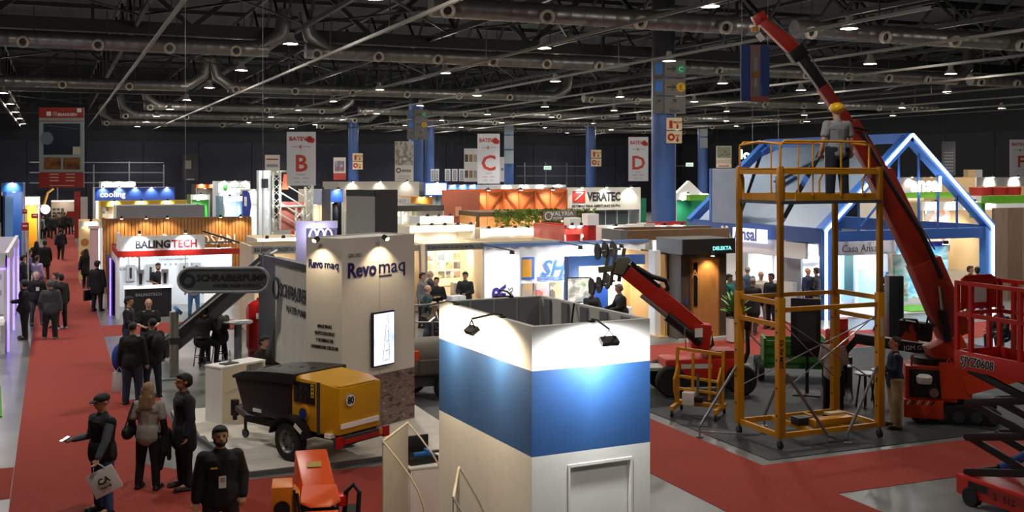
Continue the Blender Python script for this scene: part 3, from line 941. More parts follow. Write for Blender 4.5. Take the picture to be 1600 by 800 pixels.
box('top_band', mat('6d7275', .6), -.01, .03, GH - .16, .04, 1.02, GH, gt); box('roof', mat('6d7275', .6), .03, .03, GH - .05, .77, .99, GH - .01, gt)
# counter
ct = thing('reception_counter', 'white and beige counter with laptop beside the pump trailer', 'counter', (2.98, 21.65, PL), math.atan2(.51, .86))
CWD, CLN, CH = 1.1, .48, 1.06
box('side_panel', WHITE, 0, 0, 0, .03, CLN, CH, ct); box('side_panel', WHITE, CWD - .03, 0, 0, CWD, CLN, CH, ct); box('back_panel', WHITE, .03, CLN - .03, 0, CWD - .03, CLN, CH, ct)
box('countertop', WHITE, -.01, -.01, CH, CWD + .01, CLN + .01, CH + .04, ct, .004)
box('front_panel', mat('d8cdb8', .5), .03, .0, 0, .62, .03, CH, ct); box('shelf', OFFW, .62, .03, .5, CWD - .03, CLN - .03, .53, ct)
MB().tube([(.1, -.03, .62), (.3, -.05, .66), (.5, -.03, .7)], .008, 6).build('cable', WHITE, ct); MB().beam((.3, -.03, .3), (.62, -.03, .32), .02).build('rail', STEEL, ct)
def lp(t, x, y, z):
    return t.matrix_basis @ Vector((x, y, z))
o = thing('laptop', 'closed dark laptop on the white counter', 'laptop', lp(ct, .35, .2, CH + .04), .5)
box('base', mat('2a2c30', .4, .5), -.16, -.11, 0, .16, .11, .012, o, .003); box('lid', mat('34373c', .35, .5), -.16, -.11, .013, .16, .11, .022, o, .003)
o = thing('water_bottle', 'clear water bottle with white cap on the counter', 'bottle', lp(ct, .5, .36, CH + .04))
MB().lathe([(.034, 0), (.036, .02), (.036, .14), (.03, .18), (.014, .21), (.014, .225)], 14).build('bottle_body', mat('aeb6bb', .08), o); MB().cyl((0, 0, .225), (0, 0, .245), .016, n=10).build('cap', WHITE, o); MB().cyl((0, 0, .06), (0, 0, .12), .037, n=14).build('wrapper', mat('c9d6e2', .4), o)
# ---------------------------------------------------------------- pump trailer
tu = Vector((-.49, .87, 0)); 
tr = thing('pump_trailer', 'black and yellow mortar pump trailer with 80 speed disc', 'trailer', (4.285, 18.8, PL), math.atan2(.87, -.49))   # local +x is forward, +y is the near-left side... near side is +y
TY = mat('d09a12', .4, 0, .04, 3); TB = mat('17191b', .5, 0, .15, 6); TG = mat('3a3e40', .5)
hw = .56
def side_prism(poly, y0, y1, nm, m, parent=tr, bevel=.006):
    return MB().prism(poly, y0, y1, 'xz').build(nm, m, parent, bevel=bevel)
# hopper body (tapered) and lid
b = MB()
b.add([(.12, -hw, .58), (.12, hw, .58), (1.5, hw * .86, .62), (1.5, -hw * .86, .62), (.12, -hw - .02, 1.26), (.12, hw + .02, 1.26), (1.62, hw + .02, 1.2), (1.62, -hw - .02, 1.2)],
      [(0, 1, 2, 3), (7, 6, 5, 4), (0, 4, 5, 1), (1, 5, 6, 2), (2, 6, 7, 3), (3, 7, 4, 0)])
hop = b.build('hopper', TB, tr, bevel=.02)
prof = [(-.0, 1.27), (1.66, 1.2), (1.66, 1.25), (1.4, 1.34), (.9, 1.40), (.3, 1.44), (-.0, 1.45)]
lid = MB().prism(prof, -hw - .05, hw + .05, 'xz').build('hopper_lid', TB, tr, bevel=.015)
for k in range(5):
    MB().tube([(.2 + k * .3, -hw - .06, 1.3 - k * .015), (.2 + k * .3, 0, 1.46 - k * .025), (.2 + k * .3, hw + .06, 1.3 - k * .015)], .012, 6).build('lid_rib', TB, lid)
# yellow engine hood
hd = MB().add([(.1, -hw, .55), (.1, hw, .55), (-.62, hw, .52), (-.96, hw * .84, .52), (-.96, -hw * .84, .52), (-.62, -hw, .52),
               (.1, -hw, 1.40), (.1, hw, 1.40), (-.62, hw, 1.36), (-.98, hw * .86, 1.30), (-.98, -hw * .86, 1.30), (-.62, -hw, 1.36)],
              [(5, 4, 3, 2, 1, 0), (0, 1, 7, 6), (1, 2, 8, 7), (2, 3, 9, 8), (3, 4, 10, 9), (4, 5, 11, 10), (5, 0, 6, 11), (6, 7, 8, 11), (8, 9, 10, 11)]).build('engine_hood', TY, tr, bevel=.008)
MB().add([(.1, -hw, 1.405), (.1, hw, 1.405), (-.3, hw * .5, 1.47), (-.3, -hw * .5, 1.47), (-.96, hw * .8, 1.32), (-.96, -hw * .8, 1.32)], [(0, 1, 2, 3), (1, 4, 2), (3, 2, 4, 5), (0, 3, 5)]).build('hood_ridge', TY, tr)
box('hood_strap', TG, -.60, hw - .005, .5, -.53, hw + .012, 1.37, tr)
cp = box('control_panel', BLACK, -.48, hw, .98, .04, hw + .02, 1.33, tr, .004)
for i in range(3):
    for k in range(2):
        MB().cyl((-.02 - i * .13, hw + .02, 1.08 + k * .15), (-.02 - i * .13, hw + .03, 1.08 + k * .15), .028, n=10).build('gauge', mat('2c3033', .3), cp)
box('warning_label', mat('d8c828', .5), -.47, hw + .02, 1.1, -.4, hw + .024, 1.32, cp)
for k in range(3):
    MB().cyl((-.435, hw + .024, 1.14 + k * .07), (-.435, hw + .028, 1.14 + k * .07), .018, n=10).build('warning_mark', BLACK, cp)
MB().cyl((-.22, hw - .01, .83), (-.22, hw + .035, .83), .13, .12, 18).build('hatch_ring', TY, tr); MB().cyl((-.22, hw + .03, .81), (-.22, hw + .045, .81), .095, n=16).build('motor_cover', mat('17336b', .4), tr)
# rear plate
rear = -.985
MB().cyl((rear, .24, 1.08), (rear - .012, .24, 1.08), .115, n=24).build('speed_disc', WHITE, tr)
MB().lathe([(.108, 0), (.116, 0), (.116, .006), (.108, .006)], 24, Matrix.Translation((rear - .016, .24, 1.08)) @ Matrix.Rotation(R(90), 4, 'Y'), False).build('disc_rim', BLACK, tr)
text('80', .12, BLACK, tr, (rear - .018, .24, 1.02), R(-90), bold=.03, wide=.85)
RSTR = mat('f2f2f2', .25)
box('reflective_strip', RSTR, rear - .005, -.44, .62, rear + .02, .44, .70, tr); box('reflective_strip', RSTR, .95, hw * .9, .655, 1.16, hw * .9 + .045, .71, tr); box('reflective_strip', RSTR, -.86, hw - .1, .47, -.72, hw + .014, .54, tr)
lb = box('light_bar', mat('2e3133', .5), -1.06, -.6, .36, -.98, .62, .50, tr, .008)
box('tail_lamp', mat('b01414', .3), -1.08, .48, .34, -1.04, .62, .52, lb); box('tail_lamp', mat('b01414', .3), -1.08, -.6, .34, -1.04, -.46, .52, lb); box('reflector_strip', mat('a82018', .35), -1.075, -.44, .39, -1.055, .46, .46, lb)
box('side_marker', mat('d87a18', .3), -1.08, -.44, .4, -1.06, -.36, .5, lb)
# chassis, drawbar
ch = MB().box(-.95, -.42, .40, 1.55, -.34, .52).box(-.95, .34, .40, 1.55, .42, .52).box(-.3, -.42, .42, -.2, .42, .5).box(1.1, -.42, .42, 1.2, .42, .5).build('chassis', BLACK, tr)
MB().beam((1.5, .36, .46), (2.25, .04, .48), .07, .09).beam((1.5, -.36, .46), (2.25, -.04, .48), .07, .09).box(1.4, -.05, .42, 2.4, .05, .52).build('drawbar', BLACK, tr)
hk = MB().box(2.3, -.05, .32, 2.42, .05, .62).cyl((2.36, 0, .32), (2.36, 0, .24), .045, n=10).build('coupling', BLACK, tr)
MB().cyl((1.9, .12, .12), (1.9, .12, .7), .03, n=10).cyl((1.9, .10, .08), (1.9, .14, .08), .08, n=14).build('jockey_wheel', DGREY, tr)
def wheel(parent, c, r, w, axis='y', rim=mat('6d7072', .4, .5), n=28, hub='a8aaac'):
    cx, cy, cz = c
    M = Matrix.Translation(c) @ (Matrix.Rotation(R(90), 4, 'X') if axis == 'y' else Matrix.Rotation(R(90), 4, 'Y'))
    ti = MB().lathe([(r * .62, -w / 2), (r * .9, -w / 2), (r, -w * .36), (r, w * .36), (r * .9, w / 2), (r * .62, w / 2), (r * .6, 0)], n, M, False).build('tyre', RUBBER, parent)
    MB().lathe([(.001, -w * .25), (r * .2, -w * .3), (r * .22, -w * .2), (r * .5, -w * .22), (r * .58, -w * .42), (r * .64, -w * .45), (r * .64, w * .45), (r * .58, w * .42), (r * .5, w * .22), (r * .22, w * .2), (r * .2, w * .3), (.001, w * .25)], n, M, False).build('rim', rim, ti)
    for k in range(6):
        a = k * math.pi / 3
        q = M @ Vector((r * .38 * math.cos(a), r * .38 * math.sin(a), 0))
        ax = (M.to_3x3() @ Vector((0, 0, 1)))
        MB().cyl(q - ax * w * .3, q + ax * w * .3, r * .05, n=6).build('wheel_bolt', BLACK, ti)
    return ti
for s in (1, -1):
    wheel(tr, (0.02, s * .66, .33), .33, .19)
    MB().prism([(.02 + .44 * math.cos(a), .36 + .4 * math.sin(a)) for a in [R(10 + 16 * k) for k in range(11)]] + [(.02 + .41 * math.cos(a), .36 + .37 * math.sin(a)) for a in [R(170 - 16 * k) for k in range(11)]], s * .56, s * .78, 'xz').build('fender', BLACK, tr)
    MB().cbox((-.30, s * .785, .6), (.2, .008, .07), 0, 0, R(-32)).build('reflective_strip', RSTR, tr)
MB().cyl((.02, -.66, .33), (.02, .66, .33), .04, n=10).build('axle', BLACK, tr)
# small yellow pump behind
o = thing('mixer_pump', 'small yellow mixer pump box behind the pump trailer', 'pump', at(462, 21.6) + (PL,), R(20))
box('housing', TY, -.32, -.3, .3, .32, .3, .95, o, .02); box('lid', TY, -.34, -.32, .95, .34, .32, 1.0, o, .01); box('skid', BLACK, -.3, -.28, 0, .3, .28, .3, o)
# ---------------------------------------------------------------- orange mini loader
mo = thing('mini_loader', 'orange mini loader with slanted hood in the lower foreground', 'loader', at(492, 15.1), R(-12))
OR = mat('d4511b', .32, 0, .05, 3); OY = mat('cf7414', .35, 0, .05, 3)
MB().add([(-.30, .30, .45), (.22, .30, .45), (.28, -.12, .42), (-.22, -.12, .42), (-.28, .34, 1.06), (.17, .34, 1.06), (.28, -.14, .66), (-.16, -.14, .66)], [(3, 2, 1, 0), (4, 5, 6, 7), (0, 1, 5, 4), (1, 2, 6, 5), (2, 3, 7, 6), (3, 0, 4, 7)]).build('hood', OR, mo, bevel=.02)
MB().cbox((-.01, .13, .905), (.2, .004, .09), 0, R(-50)).build('name_plate', mat('a88a20', .4), mo)
MB().add([(-.17, -.16, .66), (.29, -.16, .66), (.34, -.34, .5), (.2, -.42, .46), (-.06, -.42, .46), (-.2, -.34, .5), (-.17, -.15, .69), (.29, -.15, .69), (.34, -.33, .53), (.2, -.41, .49), (-.06, -.41, .49), (-.2, -.33, .53)],
         [(5, 4, 3, 2, 1, 0), (6, 7, 8, 9, 10, 11)] + [(i, (i + 1) % 6, 6 + (i + 1) % 6, 6 + i) for i in range(6)]).build('hood_flap', OR, mo)
eb = box('engine_box', OY, -.58, -.36, .22, -.3, .12, .74, mo, .015)
MB().cyl((-.44, -.36, .45), (-.44, -.375, .45), .11, n=20).build('grille', BLACK, eb)
for k in range(9):
    MB().cyl((-.585, -.2 + .06 * (k % 3), .42 + .06 * (k // 3)), (-.575, -.2 + .06 * (k % 3), .42 + .06 * (k // 3)), .012, n=6).build('vent_hole', BLACK, eb)
box('side_arm', OY, -.3, -.36, .1, -.2, .2, .62, mo, .01)
box('cavity', BLACK, -.2, -.36, .1, .32, .2, .44, mo); box('tail_lamp', mat('c01818', .25), .3, -.3, .42, .42, -.1, .56, mo, .01)
box('bucket', OR, -.16, -.95, .12, .36, -.5, .3, mo, .015); MB().add([(-.14, -.55, .3), (.3, -.55, .3), (.36, -.9, .34), (-.16, -.9, .34), (-.14, -.5, .44), (.3, -.5, .44)], [(0, 1, 5, 4), (4, 5, 2, 3), (0, 4, 3), (1, 2, 5)]).build('bucket_lip', OR, mo)
for k in range(2):
    MB().cyl((-.08 + k * .2, -.5, .3), (-.08 + k * .2, -.2, .44), .03, n=10).build('hydraulic_ram', STEEL, mo)
MB().tube([(.4, -.2, .3), (.42, -.22, .6), (.52, -.24, .7), (.6, -.26, .6), (.58, -.28, .3)], .035, 10).build('hose', BLACK, mo)
MB().tube([(-.24, -.38, .66), (-.2, -.42, .4), (-.1, -.44, .2)], .02, 8).build('hose', BLACK, mo); MB().tube([(-.28, -.36, .7), (-.26, -.42, .4), (-.2, -.46, .15)], .02, 8).build('hose', BLACK, mo)
for s in (-.48, .5):
    MB().prism([(-.55, .0), (.45, .0), (.55, .1), (.45, .22), (-.55, .22), (-.65, .1)], s - .1, s + .1, 'yz').build('track', RUBBER, mo)
box('step', mat('77797b', .4, .7), -.66, -.5, .2, -.56, -.1, .24, mo)
# ================================================================ stands in the middle distance
def lampon(parent, loc, w=0, colr=(1, .93, .8), aim=None, r=.055, ang=130, st_=14, hexc='fff2dc'):
    x, y, z = loc
    h = MB().cyl((x, y, z + .12), (x, y, z), r * .8, r, 10).build('spotlight', DGREY, parent)
    MB().cyl((x, y, z), (x, y, z - .01), r * .9, n=10).build('lens', glow(hexc, st_), h)
    if w:
        spot(parent, (x, y, z - .05), aim or (x, y + .3, z - 2), w, ang, colr, .06, .7)
WOODL = mat('b98a52', .5, 0, .2, 6, 0, .5, 'wood'); WOODD = mat('8a5c30', .45, 0, .22, 6, 0, .5, 'wood'); WOODG = mat('7d6a5a', .5, 0, .2, 6, 0, .5, 'wood')
# ---------------------------------------------------------------- Schraiber pump stand
sp = thing('pump_stand', 'grey and white pump stand with sloped beam and corrugated wall', 'stand', at(420, 27.0) + (0,), 0)
def S(px, py, d):
    return P(px, py, d) - sp.location
SGY = mat('4a4e52', .5)
MB().beam(S(426, 404, 27.6), S(258, 546, 28.8), .48, .35, FW).build('sloped_beam', SGY, sp, bevel=.01)
MB().beam(S(428, 393, 27.6), S(256, 534, 28.6), .04, .42, FW).build('beam_light_edge', mat('c9ccce', .5), sp)
fr = [S(404, 395, 27.6), S(430, 403, 26.4)]
a, b_ = fr[0], fr[1]
MB().add([(a.x, a.y, 0), (b_.x, b_.y, 0), (b_.x, b_.y, 2.9), (a.x, a.y, 2.9), (a.x + .1, a.y + .1, 0), (b_.x + .1, b_.y + .1, 0), (b_.x + .1, b_.y + .1, 2.9), (a.x + .1, a.y + .1, 2.9)], [(0, 1, 2, 3), (7, 6, 5, 4), (0, 4, 5, 1), (1, 5, 6, 2), (2, 6, 7, 3), (3, 7, 4, 0)]).build('end_panel', SGY, sp)
w0 = Vector((*at(430, 26.4), 0)) - Vector((sp.location.x, sp.location.y, 0)); w1 = Vector((*at(492, 23.9), 0)) - Vector((sp.location.x, sp.location.y, 0))
u = (w1 - w0); L = u.length; u.normalize(); n = Vector((-u.y, u.x, 0))
if n.dot(FW) > 0: n = -n
cor = MB(); k = 0; pts = []
while k * .1 < L:
    pts.append(w0 + u * k * .1 + n * (.035 if (k // 2) % 2 else 0)); k += 1
vs = [p for p in pts] + [p + Vector((0, 0, 2.8)) for p in pts]; m_ = len(pts)
cor.add(vs, [(i, i + 1, m_ + i + 1, m_ + i) for i in range(m_ - 1)]).build('corrugated_wall', mat('c4c3ba', .55, 0, .08, 2), sp)
MB().beam(w0 + Vector((0, 0, 2.86)), w1 + Vector((0, 0, 2.86)), .2, .14).build('wall_cap', mat('3a3d44', .5), sp)
mid = w0 + u * 1.75 + n * .07
rz = math.atan2(u.y, u.x)
text('SCHRAIBERPUMP', .30, mat('1a1d20', .5), sp, mid + u * .35 + Vector((0, 0, 2.05)), rz, bold=.035, shear=.1, wide=.95)
text('WATER PUMP EXPERTS', .16, mat('1a1d20', .5), sp, mid + u * .5 + Vector((0, 0, 1.72)), rz, bold=.02)
MB().lathe([(.2, 0), (.27, 0), (.27, .03), (.2, .03)], 22, Matrix.Translation(w0 + u * .28 + n * .06 + Vector((0, 0, 2.2))) @ Matrix.Rotation(rz, 4, 'Z') @ Matrix.Rotation(R(90), 4, 'X'), False).build('ring_logo', mat('1c3a34', .5), sp)
sg = thing('capsule_sign', 'grey capsule-shaped SCHRAIBERPUMP sign hanging in front of the lock stand', 'sign', at(350, 25.6) + (0,), -TH + .06)
zc = zz(437, 25.6); hw_, hh = 1.05, .28
cap = [(hw_ - hh + hh * math.cos(t), zc + hh * math.sin(t)) for t in [R(-90 + 15 * k) for k in range(13)]] + [(-hw_ + hh + hh * math.cos(t), zc + hh * math.sin(t)) for t in [R(90 + 15 * k) for k in range(13)]]
MB().prism(cap, -.05, .05, 'xz').build('board', mat('4b5156', .5), sg)
rim = MB().tube([(x, -.05, z) for x, z in cap], .035, 8, True).build('rim', mat('9aa0a4', .4), sg)
text('SCHRAIBERPUMP', .15, mat('17191c', .5), sg, (.16, -.056, zc - .02), bold=.035, shear=.15, wide=.98); text('WATER PUMP EXPERTS', .075, mat('1f2225', .5), sg, (.3, -.056, zc - .17), bold=.02)
MB().lathe([(.10, 0), (.16, 0), (.16, .01), (.10, .01)], 20, Matrix.Translation((-.83, -.056, zc)) @ Matrix.Rotation(R(90), 4, 'X'), False).build('ring_logo', mat('1c2634', .5), sg)
for x in (-.9, .9):
    MB().cyl((x, .02, zc + hh), (x, .02, 14.99), .006, n=5).build('wire', STEEL, sg)
po = thing('pipe_sample', 'upright galvanised pump pipe with blue cap on a base plate', 'pump', gp(272, 592), 0)
MB().cyl((0, 0, .05), (0, 0, 1.62), .11, n=16).build('pipe', mat('8d9088', .35, .7, .15, 6), po); MB().cyl((.06, 0, 1.62), (.12, 0, 1.68), .14, .12, 16).build('cap', mat('2c5f9a', .4), po); MB().cyl((0, 0, .85), (0, 0, 1.0), .135, n=16).build('coupling', mat('3c3f3c', .4, .5), po); box('base_plate', mat('8a8d90', .4, .5), -.3, -.25, 0, .3, .25, .05, po)
tk = thing('pressure_tank', 'glossy red pressure tank with white label', 'tank', gp(404, 558), 0)
MB().lathe([(.05, .15), (.28, .2), (.33, .32), (.33, 1.3), (.28, 1.44), (.12, 1.53), (.05, 1.55), (.05, 1.6), (.001, 1.6)], 24).build('vessel', mat('b3170f', .22), tk); MB().lathe([(.26, 0), (.28, .0), (.28, .22), (.26, .22)], 20, None, False).build('skirt', mat('8a130d', .4), tk); MB().cbox((-.07, -.325, 1.15), (.1, .03, .14), -.2).build('label_plate', WHITE, tk)
# high table, stools, bags
ht = thing('high_table', 'small round high table covered in papers at pump stand', 'table', gp(372, 565), 0)
MB().cyl((0, 0, 1.02), (0, 0, 1.06), .38, n=28).build('tabletop', mat('8e9196', .4), ht); MB().cyl((0, 0, .03), (0, 0, 1.02), .1, .1, 14).build('column', mat('6b6e75', .4), ht); MB().cyl((0, 0, 0), (0, 0, .03), .28, n=24).build('foot', mat('6b6e75', .4), ht)
for k in range(5):
    o = MB().cbox((ht.location.x - .15 + .08 * k, ht.location.y - .1 + .06 * (k % 3), 1.066 + .004 * k), (.21, .29, .004), .5 * k).build('paper_sheet', mat('cfd2d6', .6)); tag(o, '%s loose printed sheet of those on the round high table' % ('lowest', 'second', 'third', 'fourth', 'topmost')[k], 'paper', 'sheets on the high table')
def barstool(px, py, label):
    t = thing('bar_stool', label, 'stool', gp(px, py), .4)
    MB().lathe([(.01, .72), (.19, .72), (.2, .75), (.18, .78), (.01, .79)], 18).build('seat', BLACK, t)
    for k in range(4):
        a = k * math.pi / 2 + .78
        MB().cyl((.13 * math.cos(a), .13 * math.sin(a), .72), (.22 * math.cos(a), .22 * math.sin(a), 0), .015, n=6).build('leg', BLACK, t)
    MB().tube([(.19 * math.cos(a), .19 * math.sin(a), .25) for a in [k * math.pi / 6 for k in range(12)]], .01, 6, True).build('foot_ring', BLACK, t)
    return t
BS = [barstool(316, 572, 'black bar stool under the seated man in black'), barstool(344, 566, 'black bar stool under the seated man in olive')]
o = thing('white_bags', 'stack of white paper bags beside the corrugated wall', 'bags', gp(427, 566), .3)
for k in range(4):
    MB().add([(-.16, -.08 + .07 * k, 0), (.14, -.08 + .07 * k, 0), (.14, -.02 + .07 * k, 0), (-.16, -.02 + .07 * k, 0), (-.18, -.06 + .07 * k, .62 - .05 * k), (.16, -.06 + .07 * k, .66 - .05 * k), (.16, -.04 + .07 * k, .66 - .05 * k), (-.18, -.04 + .07 * k, .62 - .05 * k)], [(3, 2, 1, 0), (4, 5, 6, 7), (0, 1, 5, 4), (1, 2, 6, 5), (2, 3, 7, 6), (3, 0, 4, 7)]).build('bag', mat('c9ccd2', .6), o)
o = thing('plastic_bin', 'white plastic crate with blue edge beside the paper bags', 'crate', gp(441, 570), .3); MB().box(-.17, -.14, 0, .17, .14, .34).build('body', mat('d2d4d8', .5), o, bevel=.02); box('edge_strip', mat('2a4fb0', .5), -.18, -.15, .0, -.165, .15, .34, o)
for px, py, lab in ((452, 566, 'black folded jacket hanging on a chair near the corrugated wall'), (474, 566, 'pair of upright black rubber pump units by the wall')):
    o = thing('black_gear', lab, 'equipment', gp(px, py), 0)
    MB().sphere((0, 0, .5), (.16, .13, .22), 12, 8).build('upper_body', mat('121314', .7), o); MB().cyl((-.08, 0, 0), (-.06, 0, .4), .05, n=8).build('leg', BLACK, o); MB().cyl((.1, 0, 0), (.08, 0, .4), .05, n=8).build('leg', BLACK, o); MB().sphere((.14, 0, .46), (.09, .08, .18), 10, 8).build('side_lobe', mat('121314', .7), o)
# ---------------------------------------------------------------- Balingtech lock stand
BY = 39.1
bx0, bx1 = 1.95, onY(386, BY)
bl = thing('lock_stand', 'white BALINGTECH lock stand with raised sign and red beam', 'stand', (bx0, BY, 0))
BWD = bx1 - bx0
dB = dep(bx0, BY)
zr = zz(402, dB); 
BACKY = 3.6
box('side_wall', WHITE, 0, 0, 0, .08, BACKY, zr - .02, bl); box('back_wall', mat('c3cad0', .5), .08, BACKY - .08, 0, 3.29, BACKY, zr - .0, bl); box('back_wall', WHITE, 3.29, BACKY - .08, 0, BWD, BACKY, zr, bl)
box('red_beam', mat('b02318', .45), .0, -.05, zr, BWD + .1, .12, zr + .2, bl); box('red_beam', mat('b02318', .45), 0, .12, zr, .12, BACKY, zr + .2, bl)
hs = box('header_sign', mat('dfe4e6', .5), .12, -.02, zr + .2, onY(320, BY) - bx0, .06, zz(367, dB + 1), bl); box('header_side', WHITE, .06, .06, zr + .2, .12, 1.6, zz(363, dB + 1), bl)
zc = (zr + .2 + zz(367, dB + 1)) / 2
hw2 = (onY(320, BY) - bx0) / 2
text('BALING', .25, mat('1a1d22', .5), bl, (hw2 + .30, -.03, zc - .16), bold=.05, align='RIGHT', wide=.93); text('TECH', .25, mat('8c1f20', .5), bl, (hw2 + .34, -.03, zc - .16), bold=.05, align='LEFT', wide=.93)
text('BALING', .22, mat('1a1d22', .5), bl, (2.25, BACKY - .09, zr - .26), bold=.045, align='RIGHT', fit=1.0); text('TECH', .22, mat('8c1f20', .5), bl, (2.28, BACKY - .09, zr - .26), bold=.045, align='LEFT', fit=.8); text('Cerraduras inteligentes', .08, mat('50565c', .5), bl, (2.18, BACKY - .09, zr - .42))
text('BALINGTECH', .09, mat('50565c', .5), bl, (.55, BACKY - .09, 1.35), bold=.02)
for k in range(8):
    MB().cyl((1.5 + k * .19, BACKY - .09, zr - .58), (1.5 + k * .19, BACKY - .1, zr - .58), .045, n=10).build('round_icon', mat(('b08a88', '9aa0a8')[k % 2], .5), bl)
for g_ in range(2):
    pn = box('lock_panel', WHITE, .12 + g_ * .48, BACKY - .14, 1.5, .54 + g_ * .48, BACKY - .08, 2.1, bl)
    for k in range(2):
        box('door_lock', BLACK, .2 + g_ * .48 + k * .17, BACKY - .18, 1.82, .28 + g_ * .48 + k * .17, BACKY - .14, 1.96, pn, .01)
for k, x in enumerate((.5, 1.2, 2.4, 2.85)):
    q = box('door_sample', mat('9a9da2', .4), x, BACKY - .2, .95, x + .3, BACKY - .08, 1.55, bl); box('door_lock', BLACK, x + .11, BACKY - .23, 1.05, x + .19, BACKY - .2, 1.45, q)
sc_ = box('wall_screen', glow('8f96e0', .8), 3.34, BACKY - .12, zr - .75, 4.28, BACKY - .08, zr - .08, bl); MB().box(3.8, BACKY - .13, zr - .55, 4.22, BACKY - .12, zr - .3).build('screen_picture', glow('3a78a8', .8), sc_)
box('frame_post', DGREY, BWD - .06, -.02, 0, BWD + .02, .06, zr + .25, bl); MB().beam((hw2 * 2 + .12, 1.5, zr + .75), (BWD, 0, zr + .3), .06).build('roof_beam', DGREY, bl); MB().beam((0, BACKY, zr + .2), (BWD, BACKY, zr + .2), .06).build('roof_beam', DGREY, bl)
MB().cyl((.75, .5, 0), (.75, .5, zr), .03, n=8).build('front_post', STEEL, bl)
for x in (.7, 2.2):
    lampon(bl, (x, -.35, zz(367, dB + 1) + .08), 45, COOL, (x, .0, zr + .3), ang=100); MB().beam((x, 0, zz(367, dB + 1) + .1), (x, -.35, zz(367, dB + 1) + .14), .03).build('lamp_arm', BLACK, bl)
for x, y in ((.8, 1.6), (2.2, 1.6), (3.6, 1.8)):
    lampon(bl, (x, y, zr + .1), 60, COOL, (x, y + 1.2, .8))
cn = thing('lock_counter', 'black fronted BALINGTECH counter with white top', 'counter', gp(196, 498), 0)
cw_ = onY(268, cn.location.y) - cn.location.x
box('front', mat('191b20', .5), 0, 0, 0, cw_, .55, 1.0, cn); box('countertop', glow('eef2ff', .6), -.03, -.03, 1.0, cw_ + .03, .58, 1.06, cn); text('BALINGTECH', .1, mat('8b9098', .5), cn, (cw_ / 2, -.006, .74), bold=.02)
for x in (.2, 1.0):
    o = box('display_lock', mat('b9bdc2', .4), cn.location.x + x + .18, cn.location.y + .2, 1.06, cn.location.x + x + .42, cn.location.y + .3, 1.62); tag(o, ('left' if x < .5 else 'right') + ' standing door lock sample on the black counter', 'lock sample', 'lock samples on counter'); box('lock_body', BLACK, cn.location.x + x + .25, cn.location.y + .17, 1.12, cn.location.x + x + .35, cn.location.y + .2, 1.5, o)
# ---------------------------------------------------------------- slatted wood wall behind
WY = 47.5
wx0, wx1 = onY(160, WY), onY(391, WY)
dW = dep((wx0 + wx1) / 2, WY)
ws = thing('wood_stand', 'long warm wooden slat wall with white COSAN lettering', 'stand', (wx0, WY, 0)); LWd = wx1 - wx0
zt = zz(340, dW)
box('backing', mat('5a3818', .6), 0, .06, 0, LWd, .2, zt, ws)
sl_ = MB(); x = .02
while x < LWd - .05:
    sl_.box(x, 0, .0, x + .118, .06, zt - .02); x += .14
sl_.build('slats', mat('a9743a', .5, 0, .2, 3), ws, kind='stuff')
box('top_rail', WOODD, -.02, -.02, zt - .04, LWd + .02, .22, zt, ws); text('COSAN', .42, WHITE, ws, (LWd - .6, -.05, zt - 1.15), bold=.0, align='RIGHT', wide=.95)
MB().prism([(LWd - 3.6, zt - 1.2), (LWd - 3.6, zt - .65), (LWd - 3.0, zt - .9), (LWd - 2.8, zt - 1.2)], -.05, -.02, 'xz').build('logo_mark', WHITE, ws)
for k in range(5):
    xx = LWd * (.12, .28, .42, .78, .92)[k]
    MB().beam((xx, .1, zt + .03), (xx, -.5, zt + .08), .03).build('lamp_arm', BLACK, ws); lampon(ws, (xx, -.5, zt - .0), 34, WARM, (xx, .1, zt - 1.2), ang=110, hexc='ffd9a0')
box('white_box', mat('d8d8d6', .5), LWd * .36, -1.0, zt - 1.05, LWd * .6, -.7, zt - .72, ws)
# ---------------------------------------------------------------- generic fair stand
def stand(label, px0, px1, py0, py1, d, fas, wall=None, depth=3.0, sign=None, lamps=2, lw=60, lc=(1, .93, .8), side=True, name='exhibition_stand', wallpics=None, ssz=.5, smat=None, sal='CENTER', sx=.5, cat='stand', sbold=.03, roofm=None):
    pm = (px0 + px1) / 2
    Y = at(pm, d)[1]
    X0, X1 = onY(px0, Y), onY(px1, Y)
    z1, z0 = zz(py0, d), zz(py1, d)
    W = X1 - X0
    t = thing(name, label, cat, (X0, Y, 0))
    box('fascia', fas, 0, 0, z0, W, .1, z1, t)
    wall = wall or WHITE
    box('back_wall', wall, 0, depth - .08, 0, W, depth, z1 - .02, t)
    if side:
        box('side_wall', wall, 0, .1, 0, .06, depth - .08, z1 - .02, t); box('side_wall', wall, W - .06, .1, 0, W, depth - .08, z1 - .02, t)
        if z0 > .5:
            box('post', LGREY, 0, 0, 0, .07, .07, z0, t); box('post', LGREY, W - .07, 0, 0, W, .07, z0, t)
    if sign:
        text(sign, (z1 - z0) * ssz, smat or BLACK, t, (W * sx, -.008, z0 + (z1 - z0) * (1 - ssz) / 2), bold=sbold, align=sal, fit=W * (.94 if sx == .5 else .6))
    for k in range(lamps):
        x = W * (k + .5) / lamps
        MB().beam((x, .05, z1), (x, -.3, z1 + .1), .03).build('lamp_arm', BLACK, t)
        lampon(t, (x, -.3, z1 + .0), lw * .25, lc, (x, .3, z0 + (z1 - z0) * .2), ang=110, r=.07)
    if lw:
        for k in range(max(1, lamps // 2)):
            x = W * (k + .5) / max(1, lamps // 2)
            lampon(t, (x, depth * .5, max(z0, 1.6) - .05), lw, lc, (x, depth, max(.4, z0 - 2.2)), r=.08)
    if wallpics:
        for k in range(wallpics):
            w = (W - .3) / wallpics
            box('poster', random.choice(PICS), .15 + k * w + .05, depth - .1, .9, .15 + (k + 1) * w - .05, depth - .08, max(1.5, z0 - .1), t)
    return t, W, z0, z1
